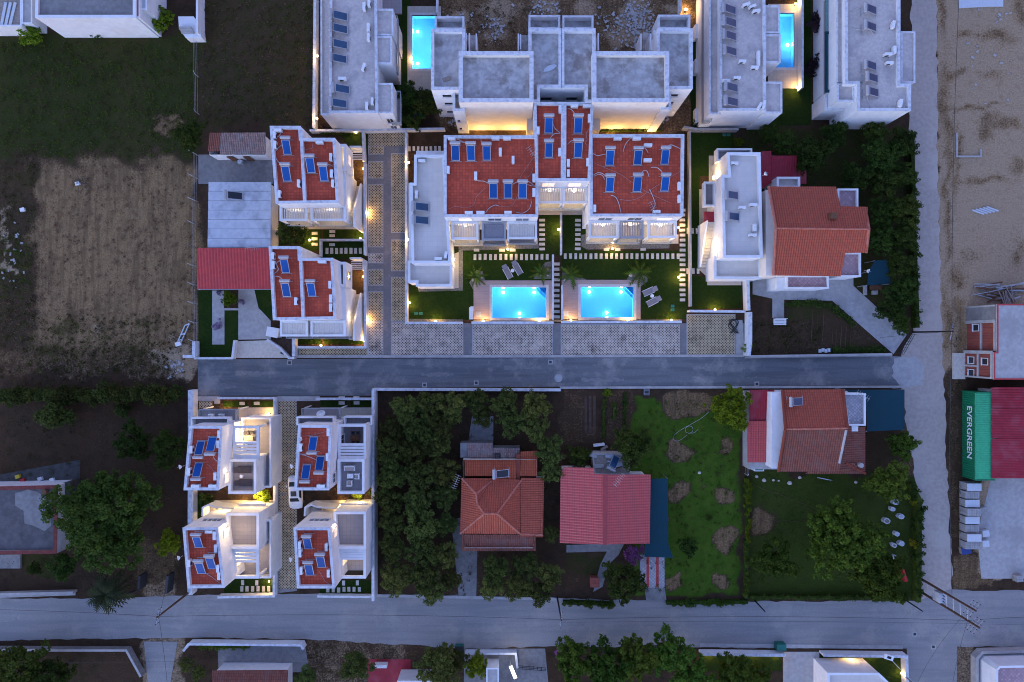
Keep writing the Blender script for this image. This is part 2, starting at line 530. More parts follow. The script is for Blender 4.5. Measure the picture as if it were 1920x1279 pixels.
M['litpane'] = mat_emit('lit_window_pane', (1.0, .56, .18), .42)
M['glass'] = mat_glass('balcony_glass', (.55, .65, .7))
M['tealglass'] = mat_glass('teal_balcony_glass', (.12, .42, .45), alpha=.4)
M['bulb'] = mat_emit('warm_lamp_glow', (1.0, .60, .20), 26.0)
M['bulbw'] = mat_emit('bright_lamp_glow', (1.0, .80, .52), 34.0)
M['shade_teal'] = mat_grid('teal_shade_net', (.003, .040, .058), (.002, .03, .045), 1.4, .9, mort=.01, var=.1, dirt=(.003, .034, .05), rough=.85)
M['teal_box'] = mat_plain('green_lid', (.01, .15, .11), .6)
M['wood'] = mat('brown_timber', (.16, .075, .04), (.11, .05, .028), 4, .8, .1)
M['palewood'] = mat('weathered_boards', (.33, .27, .22), (.24, .2, .17), 4, .85, .1)
M['lounger'] = mat_plain('mauve_sling_fabric', (.22, .20, .21), .8)
M['wirem'] = mat_plain('dark_power_cable', (.02, .02, .025), .6)
M['polewood'] = mat('creosoted_pole', (.10, .055, .035), (.07, .04, .025), 5, .8)
M['brick'] = mat_grid('red_hollow_brick', (.30, .065, .045), (.20, .13, .11), .33, .2, off=.5, mort=.015, var=.3, rough=.9)
M['bamboo'] = mat('debris_mix', (.30, .25, .21), (.16, .13, .11), 6, .9, .3)
M['pool'] = mat_grid('pool_mosaic', (.05, .33, .66), (.045, .29, .60), .3, .3, mort=.01, var=.05, dirt=(.045, .30, .62), bmp=0, rough=.6)
M['coping'] = mat('pale_pool_coping', (.56, .53, .52), (.48, .46, .45), 3, .7)
M['water'] = mat_water('pool_water')
M['poollamp'] = mat_emit('underwater_lamp_glow', (.85, .97, 1.0), 40.0)
M['carpaint'] = mat_plain('white_car_paint', (.80, .80, .80), .18)
M['rubber'] = mat_plain('tyre_rubber', (.02, .02, .02), .8)
M['cgreen'] = mat('container_top_green', (.05, .42, .19), (.04, .36, .16), 3, .5, c3=(.035, .30, .14), sc3=.5, f3=.4)  # roof panel and top rail, a lighter green than the sides
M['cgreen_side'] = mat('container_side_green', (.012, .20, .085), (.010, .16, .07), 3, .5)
M['cletter'] = mat_plain('white_container_lettering', (.75, .78, .78), .6)
M['pallet'] = mat_grid('grey_block_pallet', (.40, .38, .37), (.22, .21, .2), .3, .3, mort=.015, var=.2, rough=.9)
M['bag'] = mat_plain('white_bulk_bag', (.55, .58, .62), .8)
M['bluefab'] = mat_plain('blue_cover', (.02, .05, .22), .7)
M['greenfab'] = mat_plain('green_cover', (.02, .16, .09), .7)
M['redpl'] = mat_plain('red_plastic', (.45, .02, .02), .5)
M['yellowpl'] = mat_plain('yellow_plastic', (.6, .45, .03), .5)
M['wicker'] = mat_plain('dark_wicker', (.045, .035, .04), .8)
M['cushion'] = mat_plain('beige_cushion', (.48, .38, .33), .9)
M['bark'] = mat('grey_brown_bark', (.10, .075, .055), (.06, .045, .035), 6, .95, .4)
M['leafdk'] = mat_leaf('dark_green_leaves', (.050, .084, .013), (.026, .050, .009), (.105, .145, .024))
M['leafol'] = mat_leaf('grey_green_leaves', (.094, .122, .026), (.050, .072, .016), (.18, .20, .05))
M['leafbr'] = mat_leaf('bright_green_leaves', (.12, .20, .010), (.075, .135, .009), (.27, .32, .02))
M['leafmid'] = mat_leaf('mid_green_leaves', (.074, .132, .014), (.038, .078, .010), (.14, .21, .026))
M['leafcon'] = mat_leaf('yellow_green_conifer', (.055, .072, .014), (.028, .042, .010), (.10, .11, .02))
M['leafpalm'] = mat_leaf('palm_fronds', (.040, .055, .020), (.028, .040, .016), (.09, .085, .035))
M['leafpurple'] = mat_leaf('dark_purple_leaves', (.035, .022, .024), (.022, .014, .017))
M['flower'] = mat_leaf('pink_blossom', (.34, .10, .28), (.22, .07, .18), (.5, .22, .42))
M['lavender'] = mat_leaf('mauve_blossom', (.25, .15, .28), (.16, .12, .16), (.4, .26, .4))
M['yellowfl'] = mat_leaf('yellow_blossom', (.30, .26, .01), (.16, .17, .01), (.45, .38, .02))
M['weed'] = mat_leaf('dry_weeds', (.085, .076, .026), (.055, .050, .020), (.16, .13, .055))
M['straw'] = mat_leaf('dead_straw', (.22, .15, .080), (.15, .10, .055), (.28, .20, .11))
# ================================================================ GROUND
POOLS = [  # px rectangles of the water, deck rectangles
    ('left garden pool', (923, 539, 1024, 596)),
    ('right garden pool', (1089, 538, 1188, 595)),
    ('upper left pool', (773, 29, 822, 129)),
    ('upper right pool', (1450, 25, 1489, 127)),
]

def ground():
    fx = np.arange(-76, 76.01, .4); fy = np.arange(-54, 54.01, .4)
    xs = np.concatenate(([-900, -400, -200, -120, -90], fx, [90, 120, 200, 400, 900]))
    ys = np.concatenate(([-900, -400, -200, -120, -80], fy, [80, 120, 200, 400, 900]))
    X, Y = np.meshgrid(xs, ys)
    PX = X * PPM + CX; PY = CY - Y * PPM
    def nz(f, a, s):
        return a * (np.sin(PX * f + 1.3 * s + 1.7 * np.sin(PY * f * .8 + s)) + .6 * np.sin(PY * f * 1.9 + 2.1 * s + np.sin(PX * f * 2.3)))
    amp = np.where((PX < 600) & (PY < 760), 1.7, 1.0)
    jx = PX + amp * nz(.045, 5, 1) + amp * nz(.13, 2.2, 2); jy = PY + amp * nz(.05, 5, 3) + amp * nz(.12, 2.2, 4)
    def ss(t): t = np.clip(t, 0, 1); return t * t * (3 - 2 * t)
    def box(x0, y0, x1, y1, e=8):
        return ss((jx - x0) / e + .5) * ss((x1 - jx) / e + .5) * ss((jy - y0) / e + .5) * ss((y1 - jy) / e + .5)
    def blob(cx, cy, rx, ry, e=.35):
        d = np.sqrt(((jx - cx) / rx) ** 2 + ((jy - cy) / ry) ** 2)
        return ss((1 - d) / e + .5)
    gr = np.zeros_like(X); st = np.zeros_like(X); pa = np.zeros_like(X); lu = np.zeros_like(X)
    def put(a, m, v=1.0): np.copyto(a, a * (1 - m) + m * v)
    # the grass field and the rough strip top left
    put(gr, box(-400, 60, 372, 300, 34), .74); put(st, box(376, -300, 598, 240, 12), .26); put(gr, box(376, -300, 598, 240, 12), .42)
    put(st, blob(315, 235, 22, 22), .75); put(gr, blob(315, 235, 22, 22), .1); put(st, blob(300, 85, 14, 10), .5)
    put(st, box(0, 150, 120, 260, 60), .25)
    # the mown straw field
    put(st, box(50, 302, 366, 690, 70), .62); put(gr, box(50, 302, 366, 690, 70), 0.08); put(st, box(75, 306, 366, 640, 50), .82)
    put(gr, box(-200, 300, 60, 640, 20), .35); put(st, box(-200, 300, 60, 640, 20), .3)
    for c in ((120, 610), (265, 605), (40, 330), (30, 480), (110, 620), (250, 660), (90, 660)): put(gr, blob(c[0], c[1], 26, 16, .6), .5)
    put(pa, blob(10, 430, 8, 50), .6); put(pa, blob(22, 497, 10, 9), .9)
    put(st, box(-200, 650, 366, 700, 40), .45); put(pa, box(60, 683, 320, 706, 16), .30); put(pa, blob(335, 680, 36, 38, .7), .75)
    put(pa, blob(300, 660, 14, 8), .6); put(pa, blob(190, 628, 12, 4), .5)
    # the yard bottom left
    put(st, box(150, 770, 340, 1100, 60), .22); put(gr, box(-100, 760, 160, 900, 60), .25); put(st, box(260, 1010, 330, 1110, 24), .45)
    put(pa, box(268, 1092, 332, 1125, 10), .45)
    put(gr, box(38, 1040, 105, 1085, 6), .8)
    # building plot behind the shells
    put(pa, box(822, -200, 1300, 246, 10), .22); put(st, box(822, -200, 1300, 246, 10), .5)
    for c in ((935, 20, 40, 22), (930, 60, 22, 18), (1190, 25, 34, 30), (1180, 60, 40, 30), (1020, 10, 24, 20), (860, 40, 20, 14), (1270, 20, 20, 14), (1100, 20, 20, 18)): put(pa, blob(*c, .9), .62)
    put(gr, blob(825, 20, 12, 24), .4); put(st, box(800, 246, 1000, 252, 4), .3)
    # sandy land on the right
    put(pa, box(1752, -300, 2600, 700, 10), .74); put(st, box(1752, -300, 2600, 700, 10), .9)
    for c in ((1770, 190, 12, 70), (1768, 20, 8, 50), (1778, 330, 7, 120), (1775, 600, 10, 60), (1870, 70, 30, 14), (1860, 130, 22, 16), (1915, 10, 18, 30), (1850, 240, 14, 22), (1790, 140, 26, 8), (1905, 310, 16, 12), (1800, 520, 14, 24), (1775, 430, 5, 60), (1795, 300, 5, 80), (1820, 200, 60, 5), (1850, 340, 50, 6), (1890, 230, 30, 8), (1815, 60, 20, 8), (1830, 480, 30, 10), (1900, 470, 14, 30)):
        put(pa, blob(*c, 1.7), .30); put(st, blob(*c, 1.7), .62)
    put(pa, blob(1850, 110, 80, 24, .9), .72); put(pa, blob(1850, 430, 60, 60, .9), .74); put(pa, blob(1845, 395, 40, 22, .8), .85)
    put(pa, box(1790, 560, 1812, 715, 8), .35); put(st, box(1775, 690, 1800, 1010, 10), .35); put(pa, box(1775, 690, 1800, 1010, 10), .12)
    put(pa, box(1832, 892, 2300, 1080, 10), .72); put(st, box(1790, 1040, 1860, 1105, 10), .5)
    # gardens right of the white block
    put(gr, box(1392, 236, 1700, 560, 8), .62)
    put(gr, box(1470, 560, 1640, 600, 10), .55); put(st, box(1408, 590, 1650, 668, 8), .26); put(gr, box(1560, 640, 1660, 668, 10), .5)
    put(gr, blob(1440, 640, 24, 24, .8), .3)
    # vegetable plot and lawn of the middle house
    put(st, box(1050, 728, 1190, 832, 6), .33)
    put(st, box(1098, 735, 1135, 800, 5), .08)
    put(gr, box(1186, 747, 1390, 1115, 6), 1.0); put(lu, box(1186, 747, 1390, 1115, 6), 1.0); put(st, box(1186, 747, 1390, 1115, 6), 0.0)
    for c in ((1270, 755, 30, 26), (1300, 760, 40, 20)): put(gr, blob(*c), .0); put(st, blob(*c), .55)
    for c in ((1275, 845, 25, 19), (1357, 842, 14, 15), (1273, 922, 20, 21), (1356, 928, 23, 22), (1357, 1012, 24, 23), (1354, 1090, 18, 17), (1266, 1090, 16, 12), (1311, 913, 5, 6)):
        put(gr, blob(*c), .0); put(st, blob(*c), .62); put(pa, blob(*c), .10)
    put(gr, box(1060, 1035, 1150, 1080, 5), .55); put(st, box(1060, 1070, 1120, 1105, 12), .25)
    # lawn of the right house
    put(gr, box(1404, 888, 1720, 1124, 5), .8); put(lu, box(1404, 888, 1720, 1124, 5), .35); put(gr, blob(1420, 920, 40, 40, .9), .85)
    put(gr, blob(1430, 975, 27, 26), 0.); put(st, blob(1430, 975, 27, 26), .6); put(pa, blob(1430, 975, 27, 26), .12)
    put(gr, box(1625, 800, 1700, 890, 12), .35)
    # grove soil
    put(st, box(708, 734, 1050, 1122, 6), .10); put(gr, box(708, 734, 1050, 1122, 6), .12); put(st, box(845, 1000, 900, 1125, 10), .30); put(pa, box(848, 1005, 892, 1125, 10), .10)
    # land below the lower street
    put(gr, box(-100, 1215, 180, 1400, 20), .3); put(st, box(180, 1215, 270, 1400, 14), .2)
    put(pa, box(268, 1196, 340, 1290, 6), .5); put(pa, box(570, 1196, 760, 1290, 14), .34); put(st, box(570, 1196, 1000, 1290, 14), .3)
    put(gr, box(760, 1220, 880, 1400, 10), .3); put(pa, box(1700, 1205, 1790, 1400, 6), .5); put(pa, box(1790, 1205, 1830, 1400, 6), .45)
    put(st, box(1690, 660, 1720, 1110, 8), .4)
    Z = np.zeros_like(X)
    for _, (x0, y0, x1, y1) in POOLS:
        a = G(x0, y1); b = G(x1, y0)
        Z[(X > a[0] - .25) & (X < b[0] + .25) & (Y > a[1] - .25) & (Y < b[1] + .25)] = -2.6
    ny, nx = X.shape
    me = bpy.data.meshes.new('ground')
    V = np.stack([X, Y, Z], -1).reshape(-1, 3)
    i = (np.arange(ny - 1)[:, None] * nx + np.arange(nx - 1)[None]).reshape(-1)
    F = np.stack([i, i + 1, i + nx + 1, i + nx], -1)
    me.vertices.add(len(V)); me.vertices.foreach_set('co', V.ravel())
    me.loops.add(F.size); me.loops.foreach_set('vertex_index', F.ravel())
    me.polygons.add(len(F)); me.polygons.foreach_set('loop_start', np.arange(len(F)) * 4)
    me.update(calc_edges=True)
    at = me.attributes.new('cover', 'FLOAT_COLOR', 'POINT')
    at.data.foreach_set('color', np.stack([gr, st, pa, lu], -1).reshape(-1))
    m, nt, b = _base('field_and_garden_soil')
    p = pos(nt)
    a_ = N(nt, 'Attribute'); a_.attribute_name = 'cover'
    sp = N(nt, 'SeparateColor'); L(nt, a_.outputs['Color'], sp.inputs[0])
    n1 = noise(nt, p, .8, 7, .7); n2 = noise(nt, p, 4.5, 5, .7); n3 = noise(nt, p, .17, 5, .6)
    def w(o, k=.9):
        t = math_(nt, 'ADD', o, math_(nt, 'MULTIPLY', math_(nt, 'SUBTRACT', n2, .5), k))
        t = math_(nt, 'ADD', t, math_(nt, 'MULTIPLY', math_(nt, 'SUBTRACT', n1, .5), k))
        return ramp(nt, t, .22, .78)
    soil = mix(nt, ramp(nt, n1, .35, .68), (.066, .040, .023), (.036, .024, .015))
    soil = mix(nt, math_(nt, 'MULTIPLY', ramp(nt, n3, .45, .65), .5), soil, (.068, .036, .020))
    soil = mix(nt, math_(nt, 'MULTIPLY', ramp(nt, n2, .55, .75), .5), soil, (.082, .060, .038))
    grc = mix(nt, ramp(nt, n2, .3, .7), (.026, .032, .007), (.044, .050, .012))
    grc = mix(nt, ramp(nt, n3, .42, .62), grc, (.046, .044, .013))
    lus = mix(nt, ramp(nt, n1, .35, .65), (.044, .094, .008), (.068, .112, .012))
    grc = mix(nt, a_.outputs['Alpha'], grc, lus)
    mp = N(nt, 'Mapping'); mp.inputs['Scale'].default_value = (1.6, .16, 1); L(nt, p, mp.inputs[0])
    n5 = noise(nt, mp.outputs[0], 1.0, 6, .65)
    stc = mix(nt, ramp(nt, n2, .3, .7), (.21, .128, .060), (.32, .205, .105))
    stc = mix(nt, math_(nt, 'MULTIPLY', ramp(nt, n5, .44, .62), .65), stc, (.125, .078, .040))
    stc = mix(nt, math_(nt, 'MULTIPLY', ramp(nt, n1, .45, .7), .7), stc, (.14, .088, .046))
    pac = mix(nt, ramp(nt, n2, .35, .7), (.35, .245, .15), (.44, .32, .21))
    pac = mix(nt, math_(nt, 'MULTIPLY', ramp(nt, n1, .5, .75), .6), pac, (.22, .14, .08))
    col = mix(nt, w(sp.outputs[1]), soil, stc)
    col = mix(nt, w(sp.outputs[0]), col, grc)
    col = mix(nt, w(sp.outputs[2]), col, pac)
    L(nt, col, b.inputs['Base Color'])
    b.inputs['Roughness'].default_value = .95; b.inputs['Specular IOR Level'].default_value = .1
    bump(nt, b, math_(nt, 'ADD', n2, math_(nt, 'MULTIPLY', n1, 1.5)), .55, .25)
    me.materials.append(m)
    o = bpy.data.objects.new('ground', me); COL.objects.link(o)
    tag(o, 'earth, dry straw and grass between the roads and plots', kind='structure')
ground()

def ragged(px, amp=2.0, step=14.0, seed=1):
    rg = random.Random(seed); out = []
    for (a, b), (c, d) in zip(px, px[1:] + px[:1]):
        n = max(1, int(math.hypot(c - a, d - b) / step))
        for i in range(n):
            u = i / n; j = amp if i else 0
            out.append((a + (c - a) * u + rg.uniform(-j, j), b + (d - b) * u + rg.uniform(-j, j)))
    return out

def sheet(name, px, m, z, label=None):
    return struct(name, MB().flat(GG(px), z), m, label)

# ---- roads
sheet('street', ragged([(-400, 1123), (140, 1122), (420, 1115), (700, 1113), (1045, 1121), (1240, 1127), (1400, 1128), (1724, 1126), (1780, 1105), (1840, 1108), (2400, 1104), (2400, 1212), (1795, 1212), (1792, 1400), (1702, 1400), (1700, 1216), (1300, 1214), (1050, 1212), (870, 1216), (570, 1198), (340, 1196), (-400, 1205)], 1.6), M['street'], .010, 'wide pale grey street along the bottom')
sheet('side_road', ragged([(1714, -300), (1757, -300), (1757, 250), (1766, 600), (1776, 900), (1786, 1112), (1724, 1127), (1721, 940), (1702, 810), (1690, 735), (1690, 664), (1713, 622), (1704, 240)], 3.0, 12), M['dustroad'], .006, 'dusty gravel side road running down the right')
sheet('asphalt_road', [(371, 674), (1690, 668), (1698, 722), (706, 727), (698, 742), (371, 742)], M['asphalt'], .014, 'dark dusty asphalt road through the middle')
struct('kerb', MB().strip([G(555, 668.5), G(1045, 668), G(1395, 667)], .34, 0, .11), M['concrete'], 'concrete kerb along the upper edge of the asphalt road')
struct('kerb', MB().strip([G(1396, 670), G(1672, 666)], .3, 0, .14), M['concrete'], 'concrete kerb beside the vegetable garden')
struct('kerb', MB().strip([G(1050, 727), G(1400, 726), G(1694, 725)], .3, 0, .12), M['concrete'], 'concrete kerb along the lower edge of the asphalt road')
sheet('pavement', [(371, 743), (413, 743), (413, 757), (402, 757), (402, 752), (371, 752)], M['concrete'], .03, 'pale concrete apron by the left villas')
sheet('pavement', [(520, 743), (600, 743), (600, 752), (520, 752)], M['concrete'], .03, 'pale concrete apron at the top of the paved lane')
sheet('pavement', [(700, 1114), (1046, 1121), (1046, 1126), (700, 1119)], M['concrete'], .05, 'narrow pavement in front of the grove')
sheet('pavement', [(0, 1113), (142, 1109), (142, 1116), (0, 1121)], M['concrete'], .05, 'narrow pavement in front of the left yard')
sheet('pavement', [(1312, 1206), (1692, 1210), (1692, 1217), (1312, 1213)], M['concrete'], .05, 'narrow pavement before the lit garden wall')
sheet('driveway', [(270, 1203), (333, 1203), (318, 1290), (278, 1290)], M['street'], .02, 'pale concrete driveway below the lower street')

# ---- the paved lane and the parking bays of the villa complex
sheet('paved_lane', [(690, 248), (762, 248), (762, 606), (1398, 606), (1398, 667), (690, 667)], M['blocks'], .012, 'grey block paved lane and strips between the parking bays')
sheet('paved_lane', [(556, 652), (690, 652), (690, 667), (556, 667)], M['blocks'], .0125, 'block paved strip below the lower left villa')
sheet('paved_lane', [(521, 752), (557, 752), (557, 1108), (521, 1112)], M['concrete_dk'], .012, 'paved lane between the four small villas')
BAYS = [((691, 249, 760, 274), 0), ((691, 274, 719, 289), 0), ((691, 303, 718, 334), 0), ((691, 346, 718, 463), 0), ((691, 476, 718, 493), 1), ((691, 505, 718, 535), 0), ((691, 547, 718, 602), 0), ((691, 604, 718, 666), 1),
        ((734, 288, 760, 436), 0), ((734, 450, 760, 508), 0), ((734, 520, 760, 602), 0), ((734, 605, 868, 666), 1), ((886, 609, 1036, 666), 1), ((1052, 609, 1274, 666), 1), ((1288, 590, 1378, 666), 0), ((561, 654, 689, 666), 0),
        ((523, 752, 556, 925), 0), ((523, 928, 556, 1104), 0), ((373, 753, 398, 766), 0)]
for r_, k in BAYS:
    struct('parking_bay', MB().prism(GG(rect(*r_)), .0, .022, top=True), M['paver' if k else 'paver2'])
for r_, k in BAYS[1:16]:
    p = GG(rect(r_[0] - .8, r_[1] - .8, r_[2] + .8, r_[3] + .8))
    struct('bay_edging', MB().ring(p, .1, 0, .03), M['concrete'])
sheet('sand_patch', [(1379, 600), (1392, 600), (1396, 666), (1380, 666)], M['concrete'], .02, 'bare sandy strip beside the last parking bay')
sheet('concrete_patch', ragged([(1676, 672), (1715, 668), (1733, 690), (1730, 722), (1690, 728), (1672, 705)], 2.5, 8), M['concrete'], .018, 'pale concrete patch where the asphalt meets the dusty road')
for k, (x, y, w_, h_) in enumerate([(470, 700, 60, 8), (980, 690, 70, 6), (1130, 712, 80, 5), (1330, 690, 60, 7), (560, 725, 50, 5), (820, 702, 60, 6)]):
    sheet('dust_patch', ragged(rect(x - w_ / 2, y - h_ / 2, x + w_ / 2, y + h_ / 2), 2.5, 6, k), M['dust'], .0165 + .0004 * k)
# manholes and stains on the asphalt
for i, (x, y, w, lab) in enumerate([(543, 680, 9, 'square drain cover on the asphalt below the lower left villa'), (1032, 679, 9, 'square drain cover on the asphalt below the left garden pool'),
                              (796, 722, 9, 'square drain cover by the grove wall, left one'), (893, 718, 9, 'square drain cover by the grove wall, right one'), (1419, 720, 9, 'square drain cover in front of the red sheet roof'),
                              (1715, 1189, 9, 'dark square drain cover on the street near the utility poles'), (1750, 1213, 9, 'dark square drain cover near the lower right corner of the junction')]):
    t = thing('drain_cover', lab, 'drain cover', (*G(x, y), .014), 'drain covers')
    c = G(x, y)
    MB().obox(c[0], c[1], .014, .026, w / PPM, w / PPM).build('concrete_collar', M['concrete'], t)
    MB().obox(c[0], c[1], .026, .034, .34, .34).build('grate', M['dark'], t)
t = thing('manhole_cover', 'round pale manhole cover in the middle of the asphalt road', 'manhole', (*G(1047, 709), .014))
c = G(1047, 709)
MB().cyl(*c, .014, .024, .52, 24).build('concrete_collar', M['concrete'], t)
MB().cyl(*c, .024, .03, .30, 20).build('lid', M['metalgrey'], t)

# ---- lawns with clipped edges inside the walls
LAWNS = [([(636, 252), (690, 252), (690, 289), (680, 292), (655, 276)], 'small lawn above the upper left villa'),
         ([(562, 430), (603, 430), (603, 470), (560, 470)], 'dark lawn with stepping stones between the two left villas'),
         ([(606, 430), (684, 430), (684, 451), (606, 451)], 'lawn strip beneath the upper left villa'),
         ([(606, 453), (684, 453), (684, 486), (606, 486)], 'walled lawn above the lower left villa'),
         ([(560, 633), (602, 633), (602, 645), (560, 645)], 'left lawn strip below the lower left villa'), ([(608, 633), (682, 633), (682, 645), (608, 645)], 'right lawn strip below the lower left villa'),
         ([(768, 470), (1034, 462), (1034, 526), (887, 526), (887, 600), (768, 600)], 'lawn round the left garden pool'),
         ([(1011, 404), (1049, 404), (1049, 478), (1036, 478), (1036, 461), (1011, 461)], 'left narrow lawn between the stepping stones'),
         ([(1053, 404), (1100, 404), (1100, 470), (1288, 470), (1288, 598), (1202, 598), (1202, 524), (1054, 524)], 'lawn round the right garden pool'),
         ([(1285, 408), (1288, 408), (1288, 470), (1278, 470)], 'grass sliver beside the right red block'),
         ([(1293, 250), (1374, 250), (1376, 290), (1330, 330), (1312, 330), (1312, 515), (1293, 515)], 'long lawn left of the white block'),
         ([(1293, 516), (1325, 520), (1390, 535), (1390, 578), (1293, 580)], 'lawn below the white block'),
         ([(372, 545), (398, 545), (398, 645), (421, 645), (421, 582), (447, 582), (447, 640), (441, 669), (372, 669)], 'lawn in the left front garden'),
         ([(477, 543), (520, 543), (520, 600), (505, 597), (485, 578)], 'small lawn wedge beside the driveway'),
         ([(419, 752), (463, 752), (463, 763), (419, 763)], 'left lawn strip above the upper left small villa'), ([(471, 752), (512, 752), (512, 763), (471, 763)], 'right lawn strip above the upper left small villa'),
         ([(601, 751), (650, 751), (650, 763), (601, 763)], 'left lawn strip above the upper right small villa'), ([(657, 751), (698, 751), (698, 763), (657, 763)], 'right lawn strip above the upper right small villa'),
         ([(420, 1085), (512, 1085), (512, 1112), (420, 1112)], 'lawn with slabs below the lower left small villa'), ([(600, 1088), (700, 1088), (700, 1112), (600, 1112)], 'lawn with slabs below the lower right small villa'),
         ([(366, 928), (400, 928), (400, 985), (366, 985)], 'strip of grass between the two left small villas'),
         ([(700, 0), (770, 0), (770, 246), (700, 246)], 'dark garden beside the upper left pool'), ([(1490, -60), (1520, -60), (1520, 235), (1440, 235), (1440, 165), (1490, 165)], 'dark garden beside the upper right pool'),
         ([(1277, 60), (1320, 60), (1320, 236), (1296, 236), (1296, 200)], 'garden strip beside the shells'),
         ([(1312, 1222), (1466, 1222), (1466, 1258), (1312, 1258)], 'lit lawn left of the pale path at the bottom'), ([(1538, 1224), (1690, 1224), (1690, 1300), (1538, 1300)], 'lit lawn right of the pale path at the bottom')]
for i_, (p, lab) in enumerate(LAWNS):
    sheet('lawn', p, M['lawn'], .026 + .0006 * (i_ % 8), lab)
sheet('garden_path', [(1468, 1222), (1536, 1222), (1536, 1300), (1468, 1300)], M['concrete'], .03, 'pale concrete path between the lit lawns')
sheet('garden_path', [(398, 545), (420, 545), (420, 578), (447, 578), (447, 582), (421, 582), (421, 646), (398, 646)], M['concrete'], .03, 'pale gravel path in the left front garden')
sheet('driveway', [(447, 540), (478, 540), (486, 578), (508, 602), (508, 636), (447, 637)], M['concrete'], .028, 'concrete driveway of the red roofed house')
sheet('driveway', [(444, 640), (505, 638), (545, 671), (441, 671)], M['stone'], .034, 'cream driveway apron beside the asphalt road')
sheet('flower_bed', [(508, 637), (552, 630), (553, 669), (545, 669)], M['soil'], .03, 'triangular soil bed beside the driveway apron')
sheet('yard', [(372, 290), (510, 290), (512, 345), (372, 345)], M['concrete_dk'], .02, 'stained concrete yard between shed and grey roof')
sheet('garden_path', [(1411, 520), (1600, 516), (1600, 536), (1700, 628), (1675, 664), (1560, 564), (1470, 562), (1470, 596), (1448, 596), (1448, 560), (1411, 552)], M['concrete'], .03, 'broad concrete path of the pitched roof house')
sheet('yard', [(1311, 355), (1345, 355), (1345, 524), (1390, 526), (1390, 535), (1326, 535), (1326, 520), (1311, 506)], M['patio'], .034, 'pale patio round the white block')
sheet('yard', [(1329, 292), (1363, 292), (1363, 354), (1329, 354)], M['patio'], .036, 'pale rear patio of the white block')
sheet('yard', [(885, 780), (925, 780), (925, 850), (875, 850)], M['concrete_dk'], .02, 'concrete slab in the grove behind the hipped roof')
sheet('driveway', [(846, 975), (866, 970), (895, 1030), (893, 1118), (860, 1118)], M['concrete_dk'], .02, 'grey drive through the grove')
sheet('driveway', [(1200, 1040), (1246, 1040), (1246, 1102), (1200, 1102)], M['bluetile'], .024, 'tiled drive with two red bands')
for x in (1212, 1230):
    sheet('paving_band', rect(x, 1042, x + 5, 1101), M['redsheet'], .03, 'red band in the tiled drive, %s one' % ('left' if x < 1220 else 'right'))
sheet('driveway', [(1208, 1102), (1246, 1102), (1250, 1128), (1212, 1128)], M['concrete_dk'], .02, 'drive apron to the lower street')
sheet('garden_path', [(1120, 1020), (1170, 1020), (1160, 1040), (1140, 1060), (1130, 1100), (1112, 1110), (1125, 1060), (1138, 1034), (1062, 1036), (1062, 1022)], M['concrete_dk'], .022, 'winding stone path before the rose red roof')
sheet('yard', [(1860, 890), (2100, 880), (2100, 1085), (1840, 1085), (1832, 1000)], M['concrete'], .012, 'pale concrete storage yard at the right')
sheet('yard', [(1000, 1216), (870, 1216), (870, 1300), (1030, 1300), (1022, 1216)], M['concrete_dk'], .018, 'concrete forecourt beside the lit sign')
sheet('yard', [(408, 1206), (572, 1208), (580, 1260), (410, 1262)], M['concrete_dk'], .02, 'grey concrete yard behind the white wall')
sheet('yard', [(690, 1236), (770, 1236), (770, 1300), (690, 1300)], M['crimson'], .02, 'crimson painted yard at the bottom edge')
sheet('yard', [(1830, 1216), (2000, 1214), (2000, 1300), (1822, 1300), (1822, 1232)], M['bluetile'], .024, 'tiled forecourt at the lower right corner')
sheet('paving_band', [(1858, 1220), (2000, 1217), (2000, 1250), (1858, 1250)], M['crimson'], .03, 'crimson paved band at the lower right corner')
sheet('yard', [(0, 890), (150, 862), (150, 912), (0, 912)], M['dimconcrete'], .015, 'dim concrete yard behind the left house')
sheet('pebble_bed', [(888, 516), (893, 506), (905, 509), (909, 524), (909, 536), (888, 545), (880, 530)], M['gravelbed'], .034, 'pebble bed left of the left garden pool')
sheet('pebble_bed', [(1000, 523), (1012, 505), (1022, 492), (1034, 490), (1034, 523)], M['gravelbed'], .034, 'pebble bed right of the left garden pool')
sheet('pebble_bed', [(1054, 536), (1054, 500), (1070, 515), (1100, 524), (1080, 535)], M['gravelbed'], .034, 'pebble bed left of the right garden pool')
sheet('pebble_bed', [(1175, 524), (1182, 513), (1200, 512), (1214, 520), (1214, 528), (1202, 537)], M['gravelbed'], .034, 'pebble bed right of the right garden pool')
sheet('pebble_bed', [(860, 462), (880, 462), (1010, 458), (1010, 466), (868, 470), (868, 545), (785, 547), (785, 541), (860, 541)], M['gravelbed'], .035, 'pebble strip round the left terraces')
for p in ([(1090, 440), (1090, 462), (1100, 468), (1255, 466), (1255, 455)], [(764, 600), (768, 598), (868, 599), (868, 604), (764, 604)], [(887, 600), (1278, 599), (1278, 603), (887, 603)]):
    sheet('pebble_bed', p, M['gravelbed'], .036)
# planted soil strips with vegetable rows
for x in (1096, 1104, 1112):
    sheet('soil_row', rect(x, 742, x + 5, 812), M['soil'], .01)

